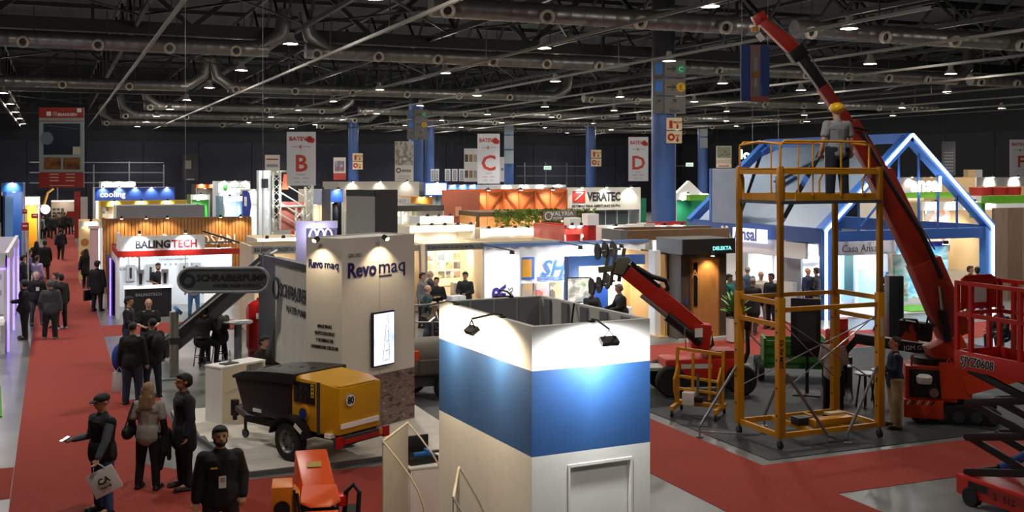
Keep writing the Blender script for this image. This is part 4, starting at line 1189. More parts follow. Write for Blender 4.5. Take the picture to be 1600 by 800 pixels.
PICS = [picture('print_a', ['e8e4dc', '8a6a50', '4a5a70', 'd8d0c0'], 3, kind='v'), picture('print_b', ['f0f0f0', '7890b0', 'c8a070', '303840'], 4, kind='v'), picture('print_c', ['d8e0e8', 'c04030', 'f0e8d8', '606870'], 3, kind='v'), picture('print_d', ['ece8e0', '5f7f5a', 'c8b898', '504840'], 3.5, kind='v')]
# B37 stand with photo boards
t, W, z0, z1 = stand('cream shell stand fascia B37 with building photo boards', 665, 758, 380, 391, 38.5, mat('a5a5a6', .5), mat('ead9bd', .6), 2.6, 'B37 JIANGYIN XIDING DECORATION MATERIAL CO.,LTD', 0, 0, ssz=.5, smat=mat('3a3a3c', .5))
for k in range(2):
    bp = box('photo_board', mat('f0e4cf', .6), .15 + k * 1.1, 2.46, .7, 1.15 + k * 1.1, 2.5, z0 - .05, t); box('red_header', mat('c8442c', .5), .15 + k * 1.1, 2.44, z0 - .16, 1.15 + k * 1.1, 2.46, z0 - .05, bp)
    for i in range(3):
        for j in range(3):
            box('photo', PICS[(i + j + k) % 4], .2 + k * 1.1 + i * .31, 2.44, z0 - .55 - j * .33, .46 + k * 1.1 + i * .31, 2.46, z0 - .3 - j * .33, bp)
for x in (.6, 1.7):
    lampon(t, (x, .8, z0), 75, (1, .82, .58), (x, 2.4, 1.4))
box('reception_desk', mat('b8b0a6', .5), 1.2, .4, 0, 1.9, .8, 1.0, t)
t2, W2, a0, a1 = stand('cream shell stand fascia B35 beside the Revomaq tower', 632, 658, 383, 392, 38.5, mat('a5a5a6', .5), mat('ead9bd', .6), 2.6, None, 0, 60, (1, .82, .58), ssz=.5)
box('photo', PICS[1], .3, 2.44, 1.3, .8, 2.5, 1.8, t2)
t3, W3, a0, a1 = stand('grey shell stand fascia C34 behind the white pump container', 762, 876, 377, 389, 41.5, mat('9c9a96', .5), mat('d8c8a8', .6), 2.6, 'C34', 0, 70, (1, .86, .64), smat=mat('3a3a3c', .5), sx=.3)
t4, W4, a0, a1 = stand('grey shell stand fascia B36 behind the pump stand wall', 394, 505, 383, 396, 33.5, mat('9c9a96', .5), mat('d8c8a8', .6), 2.4, 'B36 JIANGSU KINGERTAI NEW MATERIALS', 0, 60, (1, .8, .55), smat=mat('3a3a3c', .5), sx=.5, ssz=.5)
# ---------------------------------------------------------------- white container pump stand (centre)
cx0, cY = at(757, 33.6)
cs_ = thing('container_stand', 'white corrugated container stand with blue SHAP lettering', 'stand', (cx0, cY, 0))
CW = onY(1012, cY - 0.0) - cx0
zc1 = zz(386, 33.6)
ex0 = onY(757, cY - 1.6) - cx0; ex1 = onY(812, cY - 1.6) - cx0
box('end_panel', mat('f2f4f6', .5), ex0, -1.6, 0, ex1, -1.52, zc1, cs_)
cor = MB(); pts = []
for k in range(int(CW / .12)):
    pts.append((k * .12, -.05 if (k // 2) % 2 else 0, 0))
m_ = len(pts); cor.add([(x, y, 0) for x, y, _ in pts] + [(x, y, zc1) for x, y, _ in pts], [(i, i + 1, m_ + i + 1, m_ + i) for i in range(m_ - 1)]).build('corrugated_wall', mat('e4e9ee', .5), cs_)
box('roof_rail', mat('5a78a8', .5), 0, -.08, zc1, CW, .1, zc1 + .1, cs_)
xs = onY(838, cY) - cx0
text('SHAP', .48, mat('3a6ec0', .45), cs_, (xs + .12, -.07, zc1 - .95), bold=.03, shear=.3, align='LEFT')
for k in range(3):
    box('speed_line', mat('3a6ec0', .45), xs + .0, -.08, zc1 - 1.1 + k * .05, xs + 1.2, -.06, zc1 - 1.08 + k * .05, cs_)
lg = box('logo_block', mat('3a6ec0', .45), onY(814, cY) - cx0, -.09, zc1 - 1.05, xs - .1, -.06, zc1 - .35, cs_, .05); box('logo_core', mat('d99a2a', .45), onY(814, cY) - cx0, -.1, zc1 - .98, xs - .2, -.09, zc1 - .42, lg, .04)
for k in range(4):
    box('photo_panel', PICS[(k + 1) % 4], onY(814 + k * 22, cY) - cx0, -.1, .95, onY(833 + k * 22, cY) - cx0, -.07, 1.5, cs_)
ep = onY(790, cY - 1.6) - cx0 - .35
text('BAR', .42, mat('3c2f8a', .45), cs_, (ex0 + .66, -1.61, .55), rot=(R(90), R(-90), 0), bold=.04, align='LEFT'); text('VENTAS', .15, mat('4a4a55', .5), cs_, (ex0 + .9, -1.61, .8), rot=(R(90), R(-90), 0), align='LEFT')
BLUF = mat('3a5f9c', .5)
fx0 = onY(884, cY - 1.8) - cx0; fx1 = onY(1003, cY - 1.8) - cx0
box('blue_frame', BLUF, fx0, -2.0, 0, fx0 + .35, -1.7, 2.45, cs_); box('blue_frame', BLUF, fx0 + .35, -2.0, 2.15, fx1, -1.7, 2.45, cs_)
box('lit_wall', mat('dfe9f2', .5), onY(902, cY - .3) - cx0, -.3, 0, fx1, -.22, 2.2, cs_)
box('corner_column', mat('eef0f2', .5), fx1, -2.6, 0, fx1 + .45, -2.2, 2.6, cs_); sgn = box('column_logo', BLUF, fx1 + .12, -2.62, 1.1, fx1 + .36, -2.6, 1.6, cs_, .01); box('logo_core', mat('c97a3a', .5), fx1 + .15, -2.635, 1.15, fx1 + .33, -2.62, 1.55, sgn)
box('blue_pedestal', mat('2f62c0', .5), fx0 + 1.3, -1.2, 0, fx0 + 1.75, -.9, 1.4, cs_)
box('white_desk', WHITE, fx0 + 1.9, -1.4, 0, fx1 - .1, -1.0, .75, cs_)
for x, y, w in ((ex0 + .5, -2.5, 60), (xs + .8, -1.5, 38), (fx0 + 1.3, -1.4, 120), (fx1 - .5, -1.4, 120)):
    lampon(cs_, (x, y, zc1 - .05), w, COOL, (x, y + 1.0, 1.0), ang=140, r=.08)
    MB().beam((x, y, zc1 + .06), (x, -.0, zc1 + .1), .03).build('lamp_arm', BLACK, cs_)
fl = thing('work_lamp', 'bright white work lamp glaring on the container stand', 'lamp', (cx0 + fx0 + .55, cY - 2.5, 0)); MB().cyl((0, 0, 0), (0, 0, 1.7), .02, n=8).build('stand_pole', BLACK, fl); MB().sphere((0, -.02, 1.75), .12, 14, 10).build('globe', glow('ffffff', 25), fl)
tvs = thing('photo_screen', 'grey framed screen showing a white building on a hill', 'screen', (cx0 + fx0 - .35, cY - 2.6, 1.15), -.2); box('casing', DGREY, 0, 0, 0, .75, .05, .75, tvs); box('display', picture('hill_screen', ['7aa05a', 'd8d8d0', '8f8a80', '9ab0c8'], 3, .6), .03, -.006, .03, .72, 0, .72, tvs); MB().cyl((.37, .05, -1.15), (.37, .05, 0), .04, n=8).build('stand_pole', BLACK, tvs)
# ---------------------------------------------------------------- wooden door stand
dY = 27.75
dx0, dx1 = onY(1064, dY), onY(1135, dY)
ds = thing('door_stand', 'grey and timber stand with a tall oak door marked A', 'stand', (dx0, dY, 0)); DW = dx1 - dx0
box('front_wall', mat('4a4238', .5), 0, 0, 0, DW, .15, 2.55, ds); box('side_wall', mat('5a5248', .5), 0, .15, 0, .12, 2.4, 2.55, ds); box('header_box', mat('24221f', .5), -.1, -.25, 2.55, DW + .15, 1.2, 3.0, ds); box('header_end', mat('6d7278', .5), -.14, -.25, 2.55, -.1, 1.2, 3.0, ds)
fr_ = box('door_frame', WOODD, .32, -.03, .05, DW - .26, 0, 2.42, ds); lf = box('door_leaf', mat('b98248', .4, 0, .15, 5, 0, .5, 'wood'), .38, -.06, .05, DW - .32, -.03, 2.36, ds); box('glass_strip', mat('14161a', .2), .4, -.075, 1.0, .53, -.06, 2.3, lf); text('A', .24, WOODL, lf, (.44, -.078, 1.85), bold=.01)
box('keypad', mat('3a4a8a', .4), .14, -.03, 1.05, .2, 0, 1.25, ds); box('plinth', mat('c9c6c0', .5), -.1, -.12, 0, DW + .1, 0, .05, ds)
text('DELEKTA', .11, glow('48c8c8', 1.5), ds, (DW - .0, -.26, 2.66), bold=.01, align='RIGHT'); lampon(ds, (DW * .55, -.35, 2.5), 26, WARM, (DW * .55, .1, 1.2), ang=100, hexc='ffd9a0')
cb_ = thing('display_cabin', 'open timber cabin with flat roof left of the oak door', 'stand', (onY(1030, dY + .6), dY + .6, 0)); CWd = dx0 - cb_.location.x - .05
box('back_wall', mat('c99a5c', .5, 0, .1, 3, 0, .5, 'wood'), 0, 2.2, 0, CWd, 2.3, 2.5, cb_); box('side_wall', mat('c99a5c', .5), CWd - .08, .1, 0, CWd, 2.2, 2.5, cb_); box('floor_panel', mat('c9a878', .5), 0, 0, 0, CWd, 2.3, .04, cb_); box('door_leaf', mat('d8ae72', .5), .25, 2.15, .04, .9, 2.2, 2.2, cb_)
cn_ = thing('timber_canopy', 'flat brown timber canopy behind the container and oak door stands', 'canopy', (onY(980, 32.6), 32.6, 0)); NWd = onY(1140, 32.6) - cn_.location.x; dC = dep(cn_.location.x + 2, 32.6)
zc_ = zz(372, dC)
box('roof_beam', mat('6b5236', .5, 0, .1, 4), 0, 0, zc_ - .05, NWd, .2, zc_ + .3, cn_); box('roof_beam', mat('6b5236', .5, 0, .1, 4), .2, 1.2, zc_, NWd, 1.4, zc_ + .34, cn_); box('roof_end', mat('5f6266', .5), -.25, 0, zc_ - .05, 0, 1.4, zc_ + .32, cn_); box('roof_panel', mat('7a6040', .5), 0, .2, zc_ + .1, NWd, 1.2, zc_ + .14, cn_)
for x in (.3, NWd - .3):
    box('post', mat('6b5236', .5), x, .4, 0, x + .12, .52, zc_ - .05, cn_)
for x in (NWd * .3, NWd * .45):
    lampon(cn_, (x, -.1, zc_ - .1), 35, WARM, (x, .5, 1.0), hexc='ffd9a0')
for x in (.3,):
    lampon(cb_, (x, .6, 2.45), 45, WARM, (x + .3, 2.0, .8), hexc='ffd9a0')
# potted palm
pp = thing('potted_palm', 'leafy palm in a tall white pot by the oak door', 'plant', gp(1149, 535), 0)
MB().lathe([(.01, 0), (.2, 0), (.26, .05), (.27, .72), (.24, .72), (.22, .66), (.01, .66)], 22).build('pot', mat('d9d9d6', .4), pp); MB().cyl((0, 0, .6), (0, 0, .68), .235, n=18).build('soil', mat('2a1f17', .9), pp)
leafm = mat('5f8a40', .5, 0, .25, 6)
for k in range(90):
    a = k * 2.4; tl = .1 + .38 * random.random(); up_ = .30 + .62 * random.random()
    b = MB(); pts = [Vector((math.cos(a) * tl * s_ ** 1.4, math.sin(a) * tl * s_ ** 1.4, .66 + up_ * (1.5 * s_ - .62 * s_ * s_))) for s_ in (0, .25, .5, .75, 1)]
    sd = Vector((-math.sin(a), math.cos(a), 0))
    vs = []
    for i, p in enumerate(pts):
        w = (.012, .05, .07, .05, .005)[i]
        vs += [p - sd * w - Vector((0, 0, w * .5)), p + Vector((0, 0, .01)), p + sd * w - Vector((0, 0, w * .5))]
    b.add(vs, [(i * 3 + j, i * 3 + j + 1, i * 3 + j + 4, i * 3 + j + 3) for i in range(4) for j in (0, 1)]).build('frond', leafm, pp)
# ---------------------------------------------------------------- blue house frame stand
HX0, HX1, HY0, HY1, EZ, AZ = 23.84, 31.3, 29.72, 37.9, 3.02, 6.22
HM = (HX0 + HX1) / 2
HB_ = mat('3468b4', .5); HBD = mat('2b5498', .5)
hs = thing('house_frame_stand', 'blue gabled house-frame stand outlined with white light strips', 'stand', (HX0, HY0, 0))
hw_ = HX1 - HX0; hl = HY1 - HY0; hm = hw_ / 2
for y, nm in ((0, 'front'), (hl, 'back')):
    for x in (0.15, hw_ - .15):
        MB().box(x - .16, y - .15, 0, x + .16, y + .15, EZ).build('post', HB_, hs)
    MB().beam((-.05, y, EZ - .05), (hm, y, AZ), .3, .34, Vector((0, 1, 0))).build('rafter', HB_, hs); MB().beam((hw_ + .05, y, EZ - .05), (hm, y, AZ), .3, .34, Vector((0, 1, 0))).build('rafter', HB_, hs)
for x in (0.1, hw_ - .1):
    MB().beam((x, 0, EZ - .2), (x, hl, EZ - .2), .3, .5).build('eave_beam', HBD, hs)
MB().beam((.2, 0, EZ - .22), (hw_ - .2, 0, EZ - .22), .25, .36).build('tie_beam', HBD, hs); MB().beam((.2, hl, EZ - .22), (hw_ - .2, hl, EZ - .22), .25, .36).build('tie_beam', HB_, hs); MB().beam((hm, 0, AZ - .05), (hm, hl, AZ - .05), .3, .34).build('ridge_beam', HB_, hs)
LED = glow('eaf2ff', 6)
yl = -.2
for a, b_ in (((0.0, .0), (0.0, EZ)), ((0.0, EZ), (hm, AZ + .08)), ((hm, AZ + .08), (hw_, EZ)), ((hw_, EZ), (hw_, 0))):
    MB().beam((a[0], yl, a[1]), (b_[0], yl, b_[1]), .07, .05, Vector((0, 1, 0))).build('light_strip', LED, hs)
for k in range(6):
    x = hm - 2.2 + k * .88
    MB().beam((x, 0, EZ - .1), (x, 0, EZ + (AZ - EZ) * (1 - abs(x - hm) / hm) - .2), .06).build('gable_bar', HBD, hs)
MB().beam((hm - 2.2, 0, EZ), (hm - .9, 0, EZ + 1.3), .06).build('gable_brace', HBD, hs)
# pale panels on the left roof slope, with gaps
PAN = mat('7d8ea4', .5, 0, .05, 2); PAN2 = mat('92a2b6', .5)
def roofpt(s, y):                                  # s 0 at eave, 1 at ridge on the left slope
    return Vector((hm * s, y, EZ + (AZ - EZ) * s - .12))
def roofpanel(poly, m, off=0):
    vs = [roofpt(s, y) + Vector((0, 0, -off)) for s, y in poly]; vs2 = [v + Vector((0, 0, -.05)) for v in vs]; n = len(vs)
    MB().add(vs + vs2, [tuple(range(n)), tuple(reversed(range(n, 2 * n)))] + [(i, (i + 1) % n, n + (i + 1) % n, n + i) for i in range(n)]).build('roof_panel', m, hs)
roofpanel([(.03, 7.9), (.03, 5.2), (.80, 7.9)], PAN2); roofpanel([(.02, 5.0), (.02, 2.7), (.97, 4.6), (.97, 6.9), (.85, 7.8)], PAN); roofpanel([(.02, 2.4), (.02, .6), (.6, .3), (.97, 1.6), (.97, 4.2)], PAN2, .02)
MB().beam(roofpt(.5, 5.2) + Vector((0, 0, .1)), roofpt(.95, 3.2) + Vector((0, 0, .1)), .25, .06).build('roof_stripe', PAN2, hs); MB().beam(roofpt(.45, 4.6) + Vector((0, 0, .1)), roofpt(.57, 4.2) + Vector((0, 0, .1)), .22, .06).build('roof_stripe', HB_, hs); MB().beam(roofpt(.78, 3.6) + Vector((0, 0, .1)), roofpt(.9, 3.2) + Vector((0, 0, .1)), .22, .06).build('roof_stripe', BLACK, hs)
box('side_screen', PAN, -.06, 4.6, EZ, .0, 6.6, EZ + 2.1, hs); box('screen_edge', HB_, -.08, 6.6, EZ, .02, 6.75, EZ + 2.1, hs)
MB().beam((hm * .9, hl - .2, AZ - .3), (hw_ * .75, hl - .2, EZ), .3, .3, Vector((0, 1, 0))).build('brace', HB_, hs)
# lit emblem and name in the gable
for k in range(6):
    a = k * math.pi / 3
    MB().beam((hm - 1.1, -.28, AZ - 1.75), (hm - 1.1 + .42 * math.cos(a), -.28, AZ - 1.75 + .42 * math.sin(a)), .13, .1, Vector((0, 1, 0))).build('lit_snowflake_arm', glow('ffffff', 8), hs)
text('ansal', .5, glow('ffffff', 8), hs, (hm + .55, -.26, AZ - 1.9), bold=.04, name='lit_lettering')
# ground floor
WALLW = mat('e6e8ea', .5)
box('inner_wall', WALLW, .6, 2.6, 0, 3.7, 2.72, EZ - .5, hs); box('inner_wall', WALLW, 3.7, 1.0, 0, 3.82, 2.72, EZ - .5, hs); box('floor_slab', mat('c4c6c8', .4), .1, -.1, 0, hw_ - .1, hl, .06, hs); box('ceiling_board', WALLW, .6, 1.0, EZ - .56, 3.8, 2.7, EZ - .48, hs)
box('fascia', WALLW, .5, .75, EZ - .95, 3.85, .85, EZ - .48, hs); text('Casa Ansal', .26, mat('6a7078', .5), hs, (2.25, .74, EZ - .84))
ba = box('banner_board', picture('sea_print', ['2f6aa0', '5fa8c8', 'b8dce8', '3f7a5a'], 1.2, .25, zscale=2), 4.6, 1.5, .35, 7.0, 1.58, EZ - .65, hs); box('banner_header', mat('3a3fa8', .5), 4.6, 1.48, EZ - .8, 7.0, 1.5, EZ - .62, ba)
box('mural', picture('house_print', ['3f6a3a', '7fb0a8', 'b8c8c8', '8a7a68'], 1.5, zscale=2.0), 3.9, .98, .3, 4.6, 1.0, EZ - 1.0, hs); box('grass_strip', mat('5a9a2a', .8), 3.9, -.0, .06, 5.6, 1.4, .1, hs)
wn = box('window_frame', mat('7fa4d0', .5), 2.9, 2.5, .3, 3.5, 2.6, 2.1, hs); box('pane', mat('2f4a48', .2), 3.0, 2.48, .55, 3.4, 2.5, 1.95, wn)
for k in range(2):
    MB().cyl((.95, 2.45, 1.85 - k * .55), (2.0, 2.45, 1.85 - k * .55), .17, n=14).build('white_roll', mat('e2e4e6', .6), hs)
box('blue_panel', mat('8fb4e0', .5), 3.55, .95, .06, 3.7, 2.4, 1.4, hs)
for x, y, w in ((1.3, 1.5, 150), (2.8, 1.5, 170), (5.6, .2, 130)):
    lampon(hs, (x, y, EZ - .62), w, COOL, (x, y + 1, .8), r=.12)
# left wing: white counter wall with hanging name
box('wing_fascia', WALLW, .0, .9, EZ - 1.05, .12, hl - .3, EZ - .5, hs); box('wing_wall', WALLW, 2.6, 3.0, 0, 2.7, hl - .2, EZ - .5, hs); box('wing_ceiling', WALLW, .1, 3.0, EZ - .52, 2.6, hl - .3, EZ - .46, hs)
sgb = box('name_board', glow('cfd8f8', .7), -.24, hl * .34, EZ - .62, -.2, hl * .60, EZ - .12, hs)
text('Ansal', .46, mat('5a6fae', .4), hs, (-.26, hl * .585, EZ - .55), R(-90), bold=.04, align='LEFT', wide=1.0)
for k in range(6):
    a = k * math.pi / 3
    MB().beam((-.27, hl * .66, EZ - .4), (-.27, hl * .66 + .34 * math.cos(a), EZ - .4 + .34 * math.sin(a)), .1, .05, Vector((1, 0, 0))).build('snowflake_arm', WHITE, hs)
for y, w in ((1.8, 90), (3.4, 110), (5.2, 110), (7.0, 110)):
    lampon(hs, (1.2, y, EZ - .6), w, COOL, (1.6, y, .6), r=.1)
for k in range(3):
    box('product_panel', (mat('aeb4ba', .5), PICS[1], mat('d6dade', .5))[k], 2.5, 3.6 + k * 1.3, .1, 2.58, 4.5 + k * 1.3, 2.0, hs)
box('grey_partition', mat('8e959c', .5), .5, 1.8, 0, .6, 3.0, 1.9, hs); box('white_desk', WHITE, .3, 2.0, 0, .5, 3.2, 1.05, hs)
for k in range(4):
    MB().beam((.2 + k * .5, .9, EZ - .5), (.2 + k * .5, 2.8, EZ - .42), .35, .03).build('blue_roof_slat', HB_, hs)
# green and timber stand at far right
ty0 = 31.5
gs = thing('green_stand', 'timber clad stand with bright green roof edge at right', 'stand', (onY(1552, ty0), ty0, 0))
zg = zz(305, dep(gs.location.x, ty0))
for k in range(8):
    box('timber_board', (WOODG, mat('6f5a48', .5, 0, .2, 5, 0, .5, 'wood'))[k % 2], .05 + k * .72, 0, 0, .76 + k * .72, .12, zg - .5, gs)
box('roof_edge', mat('5a9a22', .5), -8.0, 9, zg - .35, 8, 9.3, zg - .1, gs); box('roof_edge', mat('5a9a22', .5), -.3, -.1, zg - .32, 8, .3, zg - .02, gs); box('green_side', mat('6aa82a', .5), -.3, .3, zg - .9, -.1, .9, zg - .3, gs)
# ================================================================ machines on the black mat
MZ = .012
# ---------------------------------------------------------------- mobile scaffold tower
SX0, SX1, SY0, SY1 = 12.02, 14.28, 16.15, 17.42
SC = mat('c98a12', .38, 0, .06, 3)
sc = thing('mast_lift', 'tall yellow telescopic work platform on four castors', 'scaffold', (SX0, SY0, MZ))
w_, l_ = SX1 - SX0, SY1 - SY0
corn = [(0, 0), (w_, 0), (w_, l_), (0, l_)]
for i, (x, y) in enumerate(corn):
    zt = 2.72 if i != 2 else 2.6
    MB().box(x - .075, y - .06, .2, x + .075, y + .06, zt).build('outer_mast', SC, sc, bevel=.008)
    MB().box(x - .048, y - .045, zt, x + .048, y + .045, 5.08 if i != 2 else 4.45).build('inner_mast', mat('b57a1c', .25, .35), sc, bevel=.008)
    for k in range(4):
        MB().cyl((x - .085, y, .6 + .5 * k), (x - .075, y, .6 + .5 * k), .02, n=8).build('bolt', DGREY, sc)
    cs = MB().cyl((x, y, .2), (x, y, .13), .03, n=8).box(x - .03, y - .025, .06, x + .03, y + .025, .14).build('castor_fork', STEEL, sc)
    MB().cyl((x - .02, y, .075), (x + .02, y, .075), .075, n=16).build('castor_wheel', RUBBER, cs)
def ring(z, hgt, nm, sides=(0, 1, 2, 3), m=SC, out=.0):
    for i in sides:
        a, b = corn[i], corn[(i + 1) % 4]
        MB().beam((a[0], a[1], z), (b[0], b[1], z), .06, hgt).build(nm, m, sc)
ring(.24, .09, 'base_rail')
MB().beam((w_ * .33, 0, .24), (w_ * .33, l_, .24), .06, .08).beam((w_ * .66, 0, .24), (w_ * .66, l_, .24), .06, .08).build('base_cross_rail', SC, sc)
box('winch_unit', SC, w_ * .4, .15, .26, w_ * .8, .4, .4, sc, .02); box('winch_motor', DGREY, w_ * .3, .35, .27, w_ * .45, .6, .42, sc, .02); box('control_box', mat('b9a98a', .5), w_ * .62, .38, .4, w_ * .78, .55, .44, sc)
ring(2.62, .09, 'middle_rail', (3, 1)); ring(2.50, .08, 'middle_rail', (0,)); ring(2.60, .08, 'middle_rail', (2,)); ring(2.22, .08, 'middle_rail', (3, 1)); ring(4.98, .08, 'top_rail', (3, 0))
MB().cyl((-.1, 0, 2.5), (w_ + .12, 0, 2.5), .02, n=8).build('guide_rod', STEEL, sc)
# diagonal tie rods
for a, b in (((0, 0, 2.3), (w_, l_, .9)), ((w_, 0, 2.3), (0, l_, .9)), ((0, 0, 1.0), (w_, 0, 2.35)), ((0, 0, 2.35), (w_, 0, 1.0))):
    MB().cyl(a, b, .012, n=6).build('tie_rod', STEEL, sc)
# stabiliser legs with screw feet
for x, y, ex, ey in ((.12, -.02, .95, -.12), (w_ - .08, -.02, w_ - .85, -.14), (-.02, l_, -.85, l_ + .05), (w_ * .5, l_, w_ * .35, l_ + .3)):
    MB().cyl((x, y, 1.35), (ex, ey, .2), .028, n=10).build('stabiliser_tube', mat('7a7c7e', .35, .6), sc)
    ft = MB().cyl((ex, ey, .02), (ex, ey, .26), .016, n=8).build('stabiliser_screw', STEEL, sc)
    MB().cyl((ex, ey, 0), (ex, ey, .02), .07, n=14).build('foot_plate', STEEL, ft)
MB().beam((-.0, l_ * .5, .12), (-.85, l_ + .05, .1), .03).build('stabiliser_bar', STEEL, sc)
PZ = 4.46
box('deck', mat('55585a', .5, .4), -.02, -.05, PZ - .06, w_ + .02, l_ + .05, PZ, sc)
for a, b in (((.35, .02), (w_ - .1, .02)), ((.1, l_ - .02), (w_ - .1, l_ - .02)), ((.1, .02), (.1, l_)), ((w_ - .1, .02), (w_ - .1, l_))):
    MB().beam((*a, PZ + .06), (*b, PZ + .06), .03, .12).build('toe_board', SC, sc)
GZ = PZ + 1.08
for y in (.0, l_ - .02):
    MB().tube([(.08, y, PZ + .1), (.08, y, PZ + .4), (.0, y, PZ + .6), (.0, y, GZ - .08), (.08, y, GZ), (w_ - .35, y, GZ), (w_ - .25, y, GZ - .08), (w_ - .25, y, PZ + .6), (w_ - .4, y, PZ + .35), (w_ - .4, y, PZ + .1)], .022, 8).build('guard_rail', SC, sc)
    MB().cyl((0, y, PZ + .58), (w_ - .1, y, PZ + .58), .018, n=8).build('mid_guard_rail', SC, sc)
    for x in (.72, 1.36):
        MB().cyl((x, y, PZ + .08), (x, y, GZ), .016, n=8).build('baluster', SC, sc)
for x in (.0, w_ - .25):
    MB().tube([(x, 0, GZ - .06), (x, l_ * .5, GZ), (x, l_ - .02, GZ - .06)], .02, 8).build('guard_rail', SC, sc)
MB().tube([(-.02, .1, 4.9)] + [(-.02 + .008 * (k % 2), .1, 4.9 - .05 * k) for k in range(1, 9)], .01, 5).build('chain', STEEL, sc)
text('2GM AE 4.5', .075, BLACK, sc, (-.012 + .03, -.062, 1.45), rot=(R(90), R(-90), 0), bold=.02, align='LEFT', name='model_lettering')
lam = MB().box(w_ - .03, -.07, 1.9, w_ + .03, -.062, 2.25).build('instruction_label', mat('c9c0b8', .5), sc)
# ---------------------------------------------------------------- spider crane
CR = mat('96240f', .45, 0, .06, 2); CO = mat('c4380f', .36, 0, .06, 2)
kr = thing('spider_crane', 'red crawler crane with its long boom raised over the hall', 'crane', at(1465, 21.7) + (MZ,), 0)
KI = Matrix.Translation(-kr.location)
def K(px, py, d=22.):
    return P(px, py, d) - kr.location
def seg(nm, m, a, b, w, h, par=kr, bev=.015):
    return MB().beam(a, b, w, h, FW).build(nm, m, par, bevel=bev)
seg('base_boom', CR, K(1492, 525), K(1442, 408), .62, .4); seg('base_boom', CR, K(1455, 440), K(1372, 270), .50, .36); seg('middle_boom', CR, K(1378, 280), K(1326, 193), .36, .3)
seg('middle_boom', CR, K(1328, 198), K(1284, 135), .22, .24); seg('inner_boom', mat('17181a', .4), K(1290, 143), K(1244, 80), .2, .2); seg('boom_collar', BLACK, K(1252, 92), K(1240, 76), .34, .26)
b = MB()
A, B2 = K(1247, 82), K(1186, 30); t_, x_, y_ = frame(A, B2, FW)
vs = []
for p, w in ((A, .16), (B2, .075)):
    for sx, sy in ((-1, -1), (1, -1), (1, 1), (-1, 1)):
        vs.append(p + x_ * sx * w + y_ * sy * .1)
b.add(vs, [(0, 1, 2, 3), (7, 6, 5, 4), (0, 4, 5, 1), (1, 5, 6, 2), (2, 6, 7, 3), (3, 7, 4, 0)]).build('fly_jib', RED, kr, bevel=.01)
MB().beam(K(1196, 24), K(1178, 34), .22, .2, FW).build('jib_head', RED, kr, bevel=.02)
MB().cyl(K(1182, 36), K(1181, 48), .012, n=6).build('hoist_rope', STEEL, kr)
hk = MB().cyl(K(1180, 42), K(1180, 50), .08, n=12).build('hook_block', YEL, kr); MB().beam(K(1184, 53), K(1192, 63), .12, .02, FW).build('load_tag', WHITE, hk)
for a, b_ in (((1205, 30), (1258, 80)), ((1258, 80), (1298, 140)), ((1340, 205), (1452, 395)), ((1346, 200), (1458, 390))):
    MB().cyl(K(*a) - FW * .1, K(*b_) - FW * .1, .015, n=6).build('jib_rope', STEEL, kr)
MB().tube([K(1338, 208) - FW * .3, K(1385, 290) - FW * .32, K(1430, 360) - FW * .32, K(1462, 432) - FW * .3], .045, 8).build('hydraulic_hose', BLACK, kr); MB().tube([K(1328, 200) - FW * .25, K(1352, 205) - FW * .25, K(1345, 214) - FW * .25], .03, 6).build('hose_guide', BLACK, kr)
MB().cyl(K(1461, 445) - FW * .25, K(1466, 490) - FW * .25, .045, n=10).build('ram_rod', CHROME, kr); MB().cyl(K(1465, 482) - FW * .25, K(1473, 530) - FW * .25, .085, n=12).build('ram_barrel', BLACK, kr)
MB().beam(K(1470, 530), K(1500, 590), .7, .5, FW).build('boom_foot', CO, kr, bevel=.04)
MB().cyl(Vector((.15, .3, .95)), Vector((.15, .3, 1.25)), .42, n=20).build('slew_ring', BLACK, kr)
# body on tracks; local axes turned with the view
mk = Matrix.Rotation(-TH - .25, 4, 'Z')
def kb(nm, m, x0, y0, z0, x1, y1, z1, bev=.02, par=kr):
    return MB().box(x0, y0, z0, x1, y1, z1, mk).build(nm, m, par, bevel=bev)
eng = kb('engine_cover', CO, -.62, -.15, .42, .35, .55, 1.12)
MB().add([mk @ Vector(v) for v in ((.05, -.2, .5), (.62, -.12, .5), (.62, -.1, 1.2), (.0, -.18, 1.22))], [(0, 1, 2, 3)]).build('engine_side_plate', CO, kr)
kb('engine_bay', BLACK, -.55, -.17, .5, .05, -.14, 1.05, .0)
ae = kb('engine_block', mat('2a2c2e', .5, .4), -.45, -.24, .55, -.05, -.17, .8); MB().lathe([(.13, 0), (.15, .05), (.15, .13), (.1, .17)], 16, mk @ Matrix.Translation((-.28, -.26, .8))).build('air_filter', mat('d9d6cf', .4), kr)
MB().cyl(mk @ Vector((-.1, -.22, .62)), mk @ Vector((-.1, -.28, .62)), .09, n=14).build('recoil_starter', STEEL, kr)
fr = kb('front_skirt', CO, -.66, -.26, .1, .08, -.1, .46)
for k in range(6):
    MB().beam(mk @ Vector((-.6 + k * .09, -.268, .37)), mk @ Vector((-.55 + k * .09, -.268, .45)), .03, .006, Vector((0, 1, 0))).build('hazard_stripe', WHITE if k % 2 == 0 else BLACK, fr)
MB().tube([mk @ Vector(v) for v in ((-.5, -.1, 1.1), (-.5, -.1, 1.3), (-.46, -.1, 1.33))], .02, 6).build('lever', RED, kr); MB().tube([mk @ Vector(v) for v in ((.1, -.12, 1.1), (.2, -.12, 1.28), (.3, -.12, 1.1))], .025, 8).build('handle', RED, kr)
for y in (-.1, .75):
    tk = MB().prism([(-.5, .06), (-.4, 0), (1.0, 0), (1.15, .08), (1.15, .26), (1.0, .36), (-.4, .36), (-.5, .28)], y - .12, y + .12, 'xz', mk).build('crawler_track', RUBBER, kr, bevel=.02)
    for k in range(5):
        MB().cyl(mk @ Vector((-.3 + .33 * k, y - .14, .16)), mk @ Vector((-.3 + .33 * k, y - .12, .16)), .11, n=14).build('track_roller', DGREY, tk)
